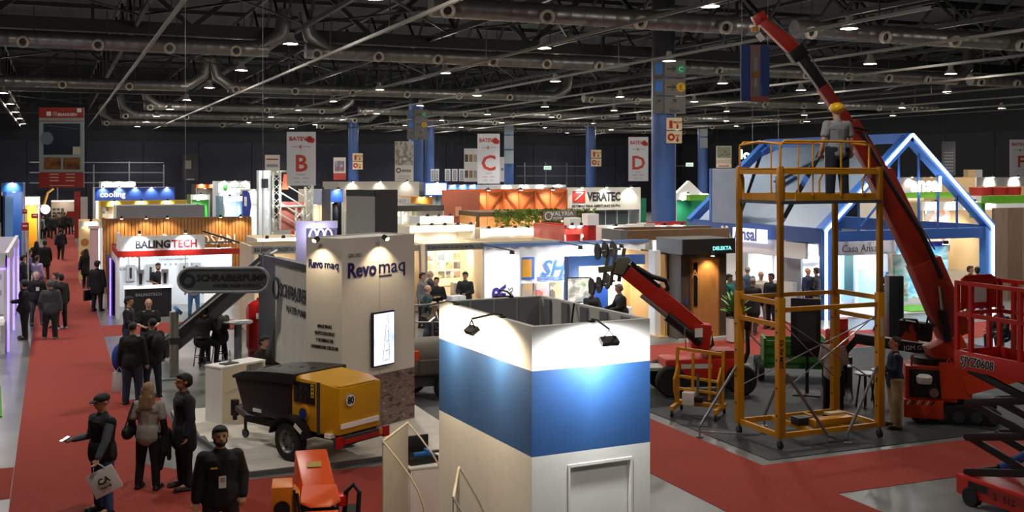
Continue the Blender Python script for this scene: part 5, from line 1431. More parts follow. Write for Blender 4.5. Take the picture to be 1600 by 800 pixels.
kb('chassis', BLACK, -.4, 0, .3, 1.1, .65, .5)
MB().beam(mk @ Vector((.5, -.1, .75)), mk @ Vector((1.4, -.3, 1.1)), .1, .35).build('side_cover', CO, kr)
# outriggers folded up to the left: black box arms
og = MB().beam(K(1448, 545, 22.5), K(1338, 528, 23.5), .2, .22).build('outrigger_arm', BLACK, kr, bevel=.015)
MB().beam(K(1340, 528, 23.5), K(1318, 552, 23.6), .14, .14).build('outrigger_leg', BLACK, kr, bevel=.01); MB().beam(K(1318, 552, 23.6), K(1320, 600, 23.6), .1, .1).build('outrigger_leg', BLACK, kr)
MB().beam(K(1456, 520, 21.5), K(1405, 512, 21.8), .3, .35).build('outrigger_arm', BLACK, kr, bevel=.02)
text('JGM GT7', .09, mat('9a9a9a', .5), kr, K(1432, 547, 21.2), -TH, name='model_lettering')
MB().tube([K(1420, 520, 21.4), K(1412, 498, 21.4), K(1432, 500, 21.4), K(1440, 520, 21.4)], .03, 8).build('hose', BLACK, kr); MB().tube([K(1445, 520, 21.4), K(1450, 495, 21.4), K(1462, 510, 21.4)], .025, 8).build('hose', BLACK, kr)
MB().add([K(1405, 530, 21.5), K(1425, 505, 21.5), K(1436, 535, 21.5), K(1405, 530, 21.7), K(1425, 505, 21.7), K(1436, 535, 21.7)], [(0, 1, 2), (5, 4, 3), (0, 3, 4, 1), (1, 4, 5, 2), (2, 5, 3, 0)]).build('arm_bracket', CO, kr)
# ---------------------------------------------------------------- red scissor lift
LR = mat('b01d12', .36, 0, .06, 2)
sl = thing('scissor_lift', 'red scissor lift marked SJYZ0608 with raised platform at right', 'lift', (12.62, 12.62, 0), 0)
LW, LL = .86, 2.5
box('base', LR, 0, -LL, .12, LW, 0, .42, sl, .03); box('base_skirt', mat('7f1a12', .5), -.01, -LL + .05, .24, 0, -.5, .38, sl)
box('serial_plate', BLACK, -.012, -.62, .26, -.002, -.25, .37, sl); [text(s_, .1, mat('3a0a08', .5), sl, (-.012, y_, .22), R(-90), align='LEFT', name='serial_lettering', bold=.02) for s_, y_ in (('2', -.72), ('512', -.9), ('1', -1.28))]
for x in (.02, LW - .02):
    for y in (-.3, -LL + .3):
        MB().cyl((x - .06, y, .14), (x + .06, y, .14), .14, n=18).build('wheel', RUBBER, sl)
BLK = mat('0f1011', .4, .2)
zl = [.45, .98, 1.5, 2.0]
for k in range(3):
    for x in (.1, LW - .1):
        MB().beam((x, -.1, zl[k]), (x, -LL + .15, zl[k + 1]), .05, .11).build('scissor_arm', BLK, sl, bevel=.006)
        MB().beam((x + (.06 if x < .4 else -.06), -LL + .15, zl[k]), (x + (.06 if x < .4 else -.06), -.1, zl[k + 1]), .05, .11).build('scissor_arm', BLK, sl, bevel=.006)
    for y in (-.1, -LL / 2, -LL + .15):
        MB().cyl((.08, y, zl[k] if y != -LL / 2 else (zl[k] + zl[k + 1]) / 2), (LW - .08, y, zl[k] if y != -LL / 2 else (zl[k] + zl[k + 1]) / 2), .035, n=10).build('cross_pin', BLK, sl)
MB().cyl((LW / 2, -.5, .6), (LW / 2, -1.5, 1.25), .07, n=12).build('ram_barrel', mat('2458a8', .4), sl); MB().cyl((LW / 2, -1.4, 1.2), (LW / 2, -1.9, 1.5), .04, n=10).build('ram_rod', CHROME, sl)
box('platform_side', LR, -.03, -LL, 2.02, .02, 0, 2.3, sl, .01); box('platform_side', LR, LW - .02, -LL, 2.02, LW + .03, 0, 2.3, sl, .01); box('platform_end', LR, .02, -.04, 2.02, LW - .02, 0, 2.3, sl, .01); box('platform_deck', mat('8e1c12', .5), .02, -LL, 2.05, LW - .02, -.04, 2.1, sl)
text('SJYZ0608', .13, BLACK, sl, (-.036, -.12, 2.1), R(-90), bold=.035, align='LEFT', name='model_lettering', shear=.15, wide=.86)
text('SJYZ0608', .13, WHITE, sl, (-.0335, -.12, 2.1), R(-90), bold=.09, align='LEFT', name='lettering_outline', shear=.15, wide=.86, ext=.002)
for x in (0, LW):
    for z in (2.85, 3.32):
        MB().beam((x, 0, z), (x, -LL, z), .05, .06).build('guard_rail', LR, sl)
    for y in (-.03, -.3, -1.2, -LL + .05):
        MB().beam((x, y, 2.3), (x, y, 3.34), .06).build('guard_post', LR, sl)
for z in (2.85, 3.32):
    MB().beam((0, -.03, z), (LW, -.03, z), .05, .06).build('guard_rail', LR, sl)
MB().beam((LW, -.3, 3.3), (LW, -1.2, 2.5), .04).build('gate_brace', LR, sl); MB().beam((LW * .75, -.03, 2.3), (LW * .75, -.03, 3.34), .06).build('guard_post', LR, sl)
pan = MB().prism([(.1, 2.9), (.1, 3.36), (.2, 3.42), (LW - .15, 3.42), (LW - .05, 3.36), (LW - .05, 2.9)], -.02, .01, 'xz').build('end_panel', LR, sl, bevel=.008); box('document_holder', mat('c9c6c2', .4), .32, -.04, 3.0, .58, -.02, 3.28, pan)
# ---------------------------------------------------------------- glass vacuum lifter with red arm
gl = thing('vacuum_lifter', 'red arm glass lifter with six black suction cups', 'lifter', at(1092, 24.6) + (MZ,), 0)
def G(px, py, d=24.6):
    return P(px, py, d) - gl.location
arm = MB().beam(G(1092, 545), G(1096, 505), .42, .4, FW).build('arm_post', RED, gl, bevel=.03)
MB().beam(G(1104, 528), G(1022, 458), .42, .3, FW).build('lower_arm', RED, gl, bevel=.03); MB().beam(G(1040, 474), G(978, 424), .32, .24, FW).build('upper_arm', RED, gl, bevel=.02)
MB().cyl(G(1092, 533) - FW * .18, G(1040, 492) - FW * .18, .11, n=12).build('ram_barrel', BLACK, gl); MB().cyl(G(1045, 496) - FW * .18, G(1000, 460) - FW * .18, .05, n=10).build('ram_rod', STEEL, gl)
MB().beam(G(1052, 470) + FW * .05, G(985, 412) + FW * .05, .14, .14, FW).build('extension_ram', BLACK, gl)
MB().tube([G(995, 418), G(1018, 432), G(1040, 438), G(1044, 450), G(1030, 460), G(1018, 452)], .06, 10).build('hose_loop', BLACK, gl)
MB().tube([G(1095, 540), G(1112, 520), G(1114, 538), G(1098, 552)], .04, 8).build('hose', BLACK, gl); MB().tube([G(1090, 540), G(1106, 512), G(1108, 532), G(1094, 550)], .04, 8).build('hose', BLACK, gl)
box('control_label', WHITE, *(G(1092, 520, 24.3) + Vector((-.1, 0, -.1))), *(G(1092, 520, 24.3) + Vector((.1, .01, .1))), gl)
hdm = mat('6a6e5c', .45)
fr = MB().beam(G(985, 424), G(958, 418), .3, .2, FW).build('head_bracket', BLACK, gl, bevel=.02)
MB().prism([(-.2, -.2), (.02, -.24), (.2, .1), (.14, .18), (-.1, .14)], -.03, .03, 'xz', Matrix.Translation(G(972, 413, 24.4)) @ Matrix.Rotation(-TH, 4, 'Z')).build('head_plate', hdm, gl, bevel=.02)
MB().beam(G(935, 422), G(978, 416), .14, .12, FW).build('head_beam', hdm, gl, bevel=.01)
cupn = (-FW * .3 + Vector((-CT, ST, 0)) * 1).normalized()
for k, (px, py, dd) in enumerate(((938, 393, 24.3), (949.5, 390, 24.6), (962, 389, 24.9), (929, 447, 24.3), (940, 445, 24.6), (953, 439, 24.9))):
    cpos = G(px, py, dd)
    cup = MB().cyl(cpos, cpos + cupn * .05, .10, .185, 22).cyl(cpos + cupn * .05, cpos + cupn * .08, .185, .19, 22).build('suction_cup', mat('1a1c1e', .6), gl)
    MB().cyl(cpos - cupn * .12, cpos, .03, n=8).build('cup_stem', STEEL, cup)
for (a, b_) in (((944, 392), (934, 447)), ((955, 390), (946, 446)), ((968, 388), (959, 440))):
    MB().beam(G(*a) - cupn * .12, G(*b_) - cupn * .12, .08, .06, FW).build('cup_bar', hdm, gl)
gm_ = Matrix.Rotation(-TH + .1, 4, 'Z')
MB().box(-.85, -.35, .35, .85, .45, .8, gm_).build('chassis', RED, gl, bevel=.05); MB().box(-.75, -.42, .2, .75, .5, .36, gm_).build('belly_plate', BLACK, gl, bevel=.02); MB().box(.1, -.3, .8, .8, .3, .98, gm_).build('engine_cover', mat('8f2012', .4), gl, bevel=.03)
MB().box(-.5, -.36, .6, .2, -.34, .7, gm_).build('side_strip', mat('c9c6c2', .3), gl)
for x in (-.75, .85):
    for y in (-.42, .5):
        M = gm_ @ Matrix.Translation((x, y, .34))
        MB().lathe([(.2, -.11), (.3, -.12), (.34, -.08), (.34, .08), (.3, .12), (.2, .11)], 22, M @ Matrix.Rotation(R(90), 4, 'X'), True).build('wheel', RUBBER, gl)
MB().tube([gm_ @ Vector(v) for v in ((.95, -.1, .5), (1.1, -.12, .9), (1.08, -.12, 1.5))], .05, 8).build('steering_lever', BLACK, gl); MB().lathe([(.05, 0), (.08, .05), (.08, .22), (.04, .26)], 12, gm_ @ Matrix.Translation((1.08, -.12, 1.4))).build('lever_grip', BLACK, gl)
MB().box(.7, -.47, .62, 1.05, -.4, .7, gm_).build('hazard_plate', mat('d9d6cf', .4), gl); MB().box(-1.2, -.3, .55, -.85, .3, .62, gm_).build('weight_tray', mat('9a9a98', .4), gl)
# ---------------------------------------------------------------- yellow plate trolley
ty = thing('panel_trolley', 'small yellow lifting trolley with white motor box on castors', 'trolley', at(1092, 22.3) + (MZ,), -TH - .42)
def tb(a, b, w=.05, nm='frame_tube', m=SC):
    return MB().beam(a, b, w).build(nm, m, ty)
for x in (-.48, .48):
    tb((x, .05, .2), (x, .12, 1.32), .06); 
for x in (-.15, .2):
    tb((x, .08, .3), (x, .12, 1.25), .055)
tb((-.5, .12, 1.32), (.5, .12, 1.25), .06); tb((-.48, .1, .75), (.48, .1, .68)); tb((-.48, .06, .5), (.48, .06, .45)); tb((-.5, .05, .22), (.52, .05, .2), .08)
for x in (-.45, .45):
    tb((x, -.45, .18), (x, .35, .18), .08, 'leg_rail')
    MB().prism([(-.12, .3), (.1, .24), (.12, .95), (.02, 1.0), (-.28, .75), (-.26, .5)], x - .02, x + .02, 'yz').build('gusset_plate', SC, ty)
    for y in (-.42, .33):
        cs = MB().cyl((x, y, .16), (x, y, .1), .02, n=8).box(x - .025, y - .02, .05, x + .025, y + .02, .12).build('castor_fork', STEEL, ty); MB().cyl((x - .018, y, .065), (x + .018, y, .065), .065, n=14).build('castor_wheel', RUBBER, cs)
box('motor_box', mat('d6d3cc', .4), -.3, -.22, .22, -.05, -.02, .48, ty, .015); box('motor', BLACK, -.05, -.2, .28, .12, -.06, .4, ty, .02); MB().cyl((.0, -.1, .4), (.0, -.05, .85), .03, n=10).build('actuator', STEEL, ty)
MB().tube([(-.3, .1, 1.3), (-.32, .1, 1.7), (-.3, .1, 1.75), (-.27, .1, 1.72)], .012, 6).build('hook_rod', STEEL, ty)
# ---------------------------------------------------------------- green cart, screen stand, stools
GR = mat('2f6a25', .5, 0, .08, 4)
gc = thing('green_cart', 'green two-wheeled dumping cart behind the yellow scaffold', 'cart', at(1240, 26.3) + (MZ,), -TH - .12)
box('front_board', GR, -.72, -.4, .3, .72, -.34, .95, gc); box('side_board', GR, -.75, -.4, .3, -.69, .4, 1.0, gc); box('side_board', GR, .69, -.4, .3, .75, .4, 1.0, gc); box('back_board', GR, -.72, .34, .3, .72, .4, .95, gc); box('floor_panel', GR, -.7, -.35, .28, .7, .35, .32, gc)
for k in range(3):
    box('board_rib', mat('285c1f', .5), -.7, -.425, .42 + k * .2, .7, -.4, .46 + k * .2, gc)
for y in (-.38, .38):
    wheel(gc, (-.82, y, .24), .24, .14, 'x')
    MB().cyl((.75, y * .5, .0), (.75, y * .5, .3), .03, n=8).build('prop_leg', BLACK, gc)
MB().tube([(-.8, -.3, .8), (-1.1, -.3, 1.1), (-1.25, -.3, 1.7), (-1.2, -.3, 1.8)], .02, 6).build('tow_handle', STEEL, gc)
st = thing('display_screen', 'large black screen seen on its floor stand behind the scaffold', 'screen', at(1268, 24.3) + (MZ,), -TH - .3)
box('panel', BLACK, -.45, -.03, .85, .2, .03, 2.15, st, .01); box('mount_plate', DGREY, -.3, -.05, 1.2, .1, -.03, 1.8, st); MB().cyl((-.1, .06, .03), (-.1, .06, 1.6), .04, n=10).build('stand_pole', BLACK, st); box('stand_base', BLACK, -.4, -.25, 0, .2, .35, .03, st)
def stool(px, d, h, label, r=.19):
    t = thing('stool', label, 'stool', at(px, d) + (MZ,), .3)
    MB().lathe([(.01, h - .04), (r - .02, h - .04), (r, h - .02), (r - .01, h), (.01, h)], 20).build('seat', mat('8a8c8c', .3), t)
    for k in range(4):
        a = k * math.pi / 2 + .5
        MB().cyl((.1 * math.cos(a), .1 * math.sin(a), h - .04), (.19 * math.cos(a), .19 * math.sin(a), 0), .024, .018, 8).build('leg', mat('2a211c', .5), t)
    return t
stool(1318, 24.0, .72, 'round stool with splayed dark legs left of the others', .22); stool(1352, 23.0, .74, 'round stool with splayed dark legs in the middle', .24); stool(1376, 23.6, .7, 'round pale stool next to the man in khaki trousers', .2)
hc = thing('black_column', 'slim square black column beside the blue house stand', 'column', at(1397, 31.2), -TH)
box('shaft', mat('1d2126', .4), -.21, -.2, .12, .21, .2, 2.0, hc, .02); box('foot', BLACK, -.24, -.23, 0, .24, .23, .12, hc, .01); MB().cyl((.0, 0, 2.0), (0, 0, 2.26), .012, n=6).build('antenna', STEEL, hc); box('top_cap', DGREY, -.2, -.19, 2.0, .2, .19, 2.02, hc)
# hanging flag banner at upper right
fb = thing('hanging_flag', 'blue and white hanging banner with gold sun at upper right', 'banner', P(1157, 158, 27), -TH + .12)
fw_, fh_ = 47 * 27 / 1700, 88 * 27 / 1700
box('cloth', mat('3a58a8', .7), 0, 0, 0, fw_, .02, fh_, fb)
lay = .0
for x0, x1, z0, z1, m, nm in ((.0, .03, 0, 1.0, 'b9bec6', 'hem'), (.03, .28, .08, 1, '3f66b8', 'blue_panel'), (.33, .68, .06, 1, 'b08a86', 'pale_stripe'), (.42, .62, .1, .9, '9a9a98', 'grey_panel'), (.47, .56, .25, .78, 'b8bcc4', 'light_bar'), (.34, .98, 0, .09, 'c0685c', 'red_hem'), (.66, .72, .1, .3, '5f86cc', 'small_block')):
    lay += .004; box(nm, mat(m, .7), fw_ * x0, -lay, fh_ * z0, fw_ * x1, 0, fh_ * z1, fb)
MB().prism([(.03 * fw_, fh_), (.33 * fw_, fh_), (.18 * fw_, fh_ * .5), (.3 * fw_, .08 * fh_), (.03 * fw_, .08 * fh_)], -.012, -.0085, 'xz').build('blue_wedge', mat('3a62b4', .7), fb)
MB().cyl((.52 * fw_, -.05, .47 * fh_), (.52 * fw_, -.02, .47 * fh_), .08, n=18).build('gold_sun', mat('b8801c', .5), fb)
for x in (.05, .95):
    MB().cyl((fw_ * x, .01, fh_), (fw_ * x, .01, 14.99 - fb.location.z), .006, n=5).build('wire', STEEL, fb)
MB().cyl((0, .01, fh_), (fw_, .01, fh_), .02, n=8).build('top_rod', STEEL, fb)
# ================================================================ background stands
M_ = mat
STANDS = [
    # label, px0, px1, py0, py1, d, fascia, wall, depth, sign, lamps, lw, opts
    ('tall blue stand at the left edge behind the purple one', 2, 36, 286, 300, 60, M_('2f6cc0', .5), M_('2458a4', .5), 5, None, 1, 160, {}),
    ('white and yellow tool stand beside the tall blue stand', 38, 62, 308, 320, 66, M_('e8e6e0', .5), M_('d8a21c', .5), 3, None, 2, 150, {}),
    ('cream corner stand with grey fascia and round food pictures', 125, 159, 346, 354, 48.5, M_('a6a39c', .5), M_('e8cfa0', .5), 3, None, 1, 80, {}),
    ('low grey panel stand behind the wooden slat wall', 182, 320, 321, 341, 56, M_('9a9aa4', .5), M_('c8c8cc', .5), 3, None, 0, 0, {}),
    ('blue fascia stand with white script lettering at left', 148, 273, 293, 313, 74, M_('24489c', .5), M_('d8dce4', .5), 4, 'cooling', 5, 150, {'smat': WHITE, 'sx': .22, 'ssz': .45}),
    ('white topped stand behind the blue fascia stand', 158, 212, 284, 293, 80, M_('e8ecf0', .5), None, 4, None, 3, 160, {}),
    ('yellow walled stand with small posters behind grey panel', 157, 322, 314, 322, 64, M_('d8b040', .5), M_('e0bc50', .5), 3, None, 4, 180, {'wallpics': 8}),
    ('white stand with green upright stripes', 298, 328, 304, 312, 62, M_('e4ece4', .5), M_('3a9a3a', .5), 2, None, 1, 90, {}),
    ('orange portal stand far left of the KA truss', 306, 342, 288, 294, 88, M_('c85a20', .5), M_('3a3632', .6), 3, None, 2, 120, {}),
    ('white sign stand with green leaf mark', 341, 391, 283, 301, 76, M_('eef0ee', .5), M_('dfe6ee', .5), 3, None, 3, 120, {}),
    ('pale blue stand with a dark screen beside the blue flag', 349, 384, 307, 314, 60, M_('d4e0ec', .5), M_('8fb4dc', .5), 3, None, 2, 160, {}),
    ('white gabled stand behind the blue flag', 388, 416, 296, 322, 64, M_('c6cad2', .5), WHITE, 3, None, 2, 90, {}),
    ('lilac panelled stand right of the KA truss', 485, 520, 296, 320, 56, M_('b9c0dc', .5), M_('d8c8b0', .5), 3, None, 1, 100, {}),
    ('bright blue stand beside the grey tower', 517, 536, 296, 316, 54, M_('2f5fc0', .5), M_('1a1c20', .5), 2, None, 1, 60, {}),
    ('long plain beige fascia stand below the ensa banner', 528, 655, 284, 309, 66, M_('a9a49a', .5), M_('b8b0a4', .5), 4, None, 3, 90, {}),
    ('white AIT stand with an orange lit niche', 616, 642, 309, 321, 57, M_('dfe3e8', .5), WHITE, 3, 'AIT', 0, 60, {'smat': M_('b8bcc4', .5)}),
    ('orange lit niche stand under the beige fascia', 642, 676, 308, 321, 58, M_('d08a30', .5), M_('e0a040', .5), 3, None, 1, 60, {}),
    ('dark flat-roofed stand right of the grey tower', 612, 694, 321, 330, 50, M_('33363a', .5), M_('9a9488', .5), 4, None, 0, 140, {'wallpics': 6}),
    ('white brand stand in front of the dark roof', 656, 709, 338, 350, 47.5, M_('f0eeea', .5), WHITE, 1.5, None, 3, 50, {'sign2': 1}),
    ('blue edged light box stand with white sign', 663, 699, 285, 306, 68, M_('3a62b0', .5), M_('7a8088', .5), 2, None, 1, 60, {}),
    ('blue and white stand left of the C banner', 700, 762, 289, 298, 80, M_('2f5fb4', .5), M_('e0e6ee', .5), 3, None, 4, 180, {}),
    ('white fascia stand behind the orange container', 778, 884, 289, 297, 76, M_('dfe4e2', .5), M_('c8ccd0', .5), 4, None, 4, 160, {}),
    ('white VERATEC stand with red square logo', 886, 1001, 293, 328, 58, M_('d3cfc8', .5), M_('8a9094', .4), 3, None, 3, 140, {}),
    ('green walled stand with white FST letters', 1056, 1114, 303, 312, 62, M_('d8dce0', .5), M_('1f7a58', .5), 2.5, None, 2, 140, {}),
    ('cream roofed stand row left of the plant pergola', 640, 742, 352, 362, 44, M_('e8d8b8', .5), M_('f0e6d0', .5), 2, None, 5, 60, {}),
    ('cream shell stand row before the plant pergola', 750, 870, 356, 368, 46, M_('d8d0c0', .5), M_('f0e6d0', .5), 1.5, None, 6, 60, {}),
    ('red backed stand with white cubes beside the pergola', 882, 910, 352, 366, 43, M_('b02a22', .5), M_('b83028', .5), 3, None, 2, 100, {}),
    ('white stand with red M mark left of centre pillar', 942, 1003, 353, 379, 45.5, M_('ecebea', .5), WHITE, 1.5, None, 2, 120, {}),
    ('white and red stand right below the big pillar', 1018, 1072, 352, 372, 41.5, M_('ecebea', .5), M_('e8e4e0', .5), 2, None, 2, 120, {}),
    ('long white fascia stand behind the house gable', 1405, 1523, 277, 306, 72, M_('dcdcdc', .5), M_('e0d8c8', .5), 4, 'sinteplast', 4, 90, {'smat': M_('50565c', .5), 'ssz': .28, 'sx': .45}),
    ('white stand with curved wood arch below the F banner', 1526, 1640, 277, 291, 62, M_('dedede', .5), M_('c8a878', .5), 4, None, 3, 200, {}),
    ('low white shop stand seen through the house gable', 1440, 1560, 315, 328, 52, M_('e8e8e6', .5), M_('d0b890', .5), 3, None, 4, 200, {'wallpics': 5}),
    ('pale shell stand row far behind the slat wall', 402, 478, 372, 380, 38.5, M_('e0d4bc', .5), M_('e8dcc4', .5), 2.5, None, 3, 110, {}),
    ('white fascia stand far behind the orange container left', 560, 612, 331, 340, 57, M_('dcdee2', .5), WHITE, 3, None, 2, 140, {}),
]
ST_ = {}
for (lab, a, b_, c_, d_, dd, fa, wa, dpt, sgn, nl, lw, op) in STANDS:
    op = dict(op); op.pop('sign2', None)
    ST_[lab] = stand(lab, a, b_, c_, d_, dd, fa, wa, dpt, sgn, nl, lw, **op)
def S_(k):
    for n in ST_:
        if k in n:
            return ST_[n]
t, W, z0, z1 = S_('VERATEC')
text('VERATEC', .44, mat('2b2e33', .5), t, (1.2, -.01, z0 + .5), bold=.055, align='LEFT', wide=.9, fit=2.0); text('SISTEMAS PARA ABERTURAS DE PVC', .13, BLACK, t, (.28, -.01, z0 + .16), align='LEFT', bold=.02, fit=2.9)
lg = box('logo_square', mat('b82a20', .5), .32, -.03, z0 + .42, 1.05, 0, z0 + 1.02, t); MB().beam((.45, -.035, z0 + .52), (.92, -.035, z0 + .92), .02, .09, Vector((0, 1, 0))).beam((.5, -.035, z0 + .92), (.92, -.035, z0 + .92), .02, .07, Vector((0, 1, 0))).build('logo_mark', WHITE, lg)
for k in range(5):
    pn = box('glass_pane', mat('4a555a', .15), .3 + k * .7, .2, .1, .95 + k * .7, .24, z0 - .05, t); box('pane_frame', LGREY, .95 + k * .7, .18, .1, 1.0 + k * .7, .26, z0 - .05, pn)
t, W, z0, z1 = S_('FST'); [text(s_, .62, WHITE, t, (.15 + .4 * i_, 2.3, z0 - .75), bold=.03, align='LEFT', wide=.7, name='wall_letter') for i_, s_ in enumerate('FST')]
MB().prism([(0, z1), (.9, z1 + .75), (1.8, z1)], 0, .3, 'xz').build('white_gable', WHITE, t); box('side_board', mat('1f7a58', .5), -2.3, .2, 0, -1.8, .3, z0 + .1, t)
t, W, z0, z1 = S_('red M'); text('M', .3, mat('b82a20', .5), t, (.5, -.01, z0 + .12), bold=.04, shear=.3); text('Made', .15, mat('80848a', .5), t, (.75, -.01, z0 + .18), align='LEFT')
t, W, z0, z1 = S_('right below'); MB().cyl((W - .3, -.02, z0 + .1), (W - .3, 0, z0 + .1), .3, n=20).build('red_disc', mat('c8382c', .5), t); box('red_stripe', mat('c02a22', .5), -.2, .0, z1, W, .08, z1 + .14, t); box('white_cube', WHITE, -.4, -.1, z0 + .1, .1, .4, z1 + .1, t)
t, W, z0, z1 = S_('red backed'); col_ = box('red_column', mat('a8201c', .5), W + .15, -.2, 0, W + .5, .2, z0 + .35, t); text('Made', .2, WHITE, t, (W + .4, -.21, z0 - .55), rot=(R(90), R(90), 0), align='LEFT'); box('white_cube', WHITE, W + .1, -.25, z0 + .35, W + .6, .25, z0 + .8, t); box('white_cube', WHITE, .1, -.25, z1 - .1, .6, .25, z1 + .3, t)
t, W, z0, z1 = S_('blue edged'); box('light_box', glow('f4f8ff', 1.6), .1, -.05, z0 + .08, W - .1, -.0, z1 - .08, t); text('y alta', .2, mat('3a4a60', .5), t, (W / 2, -.06, z0 + .36))
t, W, z0, z1 = S_('green leaf'); MB().sphere((W * .22, -.02, (z0 + z1) / 2), (.16, .02, .26), 10, 8).build('leaf_mark', mat('3f8a4a', .5), t)
for k in range(4):
    MB().lathe([(.1, 0), (.14, 0), (.14, .02), (.1, .02)], 12, Matrix.Translation((W * (.45 + .12 * k), -.01, (z0 + z1) / 2 + .05)) @ Matrix.Rotation(R(90), 4, 'X'), False).build('ring_mark', mat(('5a6a60', '3f8a4a')[k % 2], .5), t)
t, W, z0, z1 = S_('dark screen'); box('dark_screen', mat('16262a', .2), .4, 2.7, .8, 1.4, 2.9, 1.5, t)
t, W, z0, z1 = S_('round food')
for k in range(2):
    q = box('food_panel', mat('d8bc88', .5), -.05, -.02, .2, .42, 0, z0 - .1, t) if k == 0 else q
    MB().cyl((.2, -.03, 1.35 + k * .5), (.2, -.02, 1.35 + k * .5), .17, n=18).build('food_picture', mat(('7a3a1c', 'a86a3c')[k], .5), q)
box('lit_panel', glow('e8f0ff', 1.2), .55, .3, .6, .95, .35, z0 - .1, t)
t, W, z0, z1 = S_('tall blue'); box('light_edge', mat('7fb0f0', .5), W - .9, -.1, 0, W - .5, 0, z0 - .2, t); box('navy_panel', mat('283a58', .6), 0, .0, 0, W - .9, .08, z0 - .2, t)
# orange lattice container -------------------------------------------------
oy = at(790, 54)[1]
ox0, ox1 = onY(736, oy), onY(885, oy)
oc = thing('orange_container', 'long orange latticed container stand in the centre', 'container', (ox0, oy, 0)); OW = ox1 - ox0
zo1, zo0 = zz(297, dep((ox0 + ox1) / 2, oy)), zz(331, dep((ox0 + ox1) / 2, oy))
ORC = mat('d0622c', .5, 0, .06, 2)
box('front_panel', mat('e08a54', .5), 0, .1, zo0, OW, .16, zo1, oc); box('end_panel', mat('c07058', .5), -1.9, -1.2, 1.2, 0, -1.14, zo1 - .02, oc); MB().beam((-1.9, -1.2, zo1), (0, 0, zo1), .1).build('top_rail', ORC, oc)
for z in (zo0, zo1):
    MB().beam((0, 0, z), (OW, 0, z), .12).build('lattice_rail', ORC, oc)
nb = 6
for k in range(nb + 1):
    MB().beam((OW * k / nb, 0, zo0), (OW * k / nb, 0, zo1), .09).build('lattice_post', ORC, oc)
    if k < nb:
        MB().beam((OW * k / nb, 0, zo0 if k % 2 else zo1), (OW * (k + 1) / nb, 0, zo1 if k % 2 else zo0), .06).build('lattice_brace', ORC, oc)
box('roof', ORC, 0, .1, zo1 - .05, OW, 3, zo1, oc)
for k in range(4):
    box('leg_post', ORC, OW * k / 3 - (.1 if k else 0), .1, 0, OW * k / 3 + .1, .3, zo0, oc)
box('end_window', mat('e8b48a', .5), -1.25, -1.23, zo1 - 1.2, -.95, -1.2, zo1 - .75, oc)
for k in range(3):
    x = OW * (k + .4) / 3; MB().beam((x, 0, zo1), (x, -.6, zo1 + .15), .03).build('lamp_arm', BLACK, oc); lampon(oc, (x, -.6, zo1), 45, (1, .85, .6), (x, .1, zo0), ang=110, r=.08)
# plant pergola --------------------------------------------------------------
vy = at(835, 49)[1]
vx0, vx1 = onY(746, vy), onY(925, vy)
pg = thing('plant_pergola', 'timber pergola hung with plants and the VALYRIA HOME sign', 'pergola', (vx0, vy, 0)); VW = vx1 - vx0
zp = zz(330, dep((vx0 + vx1) / 2, vy))
box('roof_deck', mat('5a4630', .6), 0, -.2, zp - .2, VW, 2.4, zp, pg); box('back_wall', mat('9a6a3c', .5, 0, .2, 4), 0, 2.3, 0, VW, 2.4, zp - .2, pg)
for k in range(5):
    box('post', mat('6b4a2c', .5), VW * k / 4 - .06, -.1, 0, VW * k / 4 + .06, .05, zp - .2, pg)
for k in range(3):
    box('shelf', mat('c08a4c', .5), VW * .42, 1.9, .7 + k * .42, VW * .62, 2.3, .75 + k * .42, pg)
lf = MB()
for k in range(1500):
    x = random.choice([random.uniform(VW * .12, VW * .5), random.uniform(VW * .55, VW * .68), random.uniform(VW * .3, VW)]); z = zp + .1 - abs(random.gauss(0, .42)); y = random.uniform(-.35, -.12); s = random.uniform(.05, .1); a = random.uniform(0, 6.3)
    c_, n_ = math.cos(a) * s, math.sin(a) * s
    lf.add([(x - c_, y, z - n_), (x + n_ * .4, y - .04, z - c_ * .4), (x + c_, y, z + n_), (x - n_ * .4, y + .03, z + c_ * .4)], [(0, 1, 2, 3)])
lf.build('hanging_foliage', mat('5d7a2c', .6, 0, .4, 5), pg, kind='stuff')
sgx = VW * .66
MB().prism([(sgx - .75, zp - .42), (sgx + .9, zp - .42), (sgx + .9, zp + .02), (sgx - .75, zp + .02)], -.46, -.42, 'xz').build('sign_board', mat('6b6258', .5), pg); text('VALYRIA', .2, WHITE, pg, (sgx + .18, -.47, zp - .2)); text('HOME', .11, WHITE, pg, (sgx - .05, -.47, zp - .36)); MB().lathe([(.15, 0), (.18, 0), (.18, .02), (.15, .02)], 18, Matrix.Translation((sgx - .5, -.46, zp - .2)) @ Matrix.Rotation(R(90), 4, 'X'), False).build('ring_logo', WHITE, pg)
for k in range(12):
    x = VW * (k + .5) / 12; z = zp - .5 - .35 * (k % 3)
    MB().cyl((x, .6, z + .1), (x, .6, zp - .2), .008, n=4).build('lamp_cord', BLACK, pg); MB().sphere((x, .6, z), .09, 10, 6).build('bulb', glow('ffd890', 14), pg)
for x in (.25, .7):
    point(pg, (VW * x, .8, zp - .9), 80, (1, .8, .5), .15)
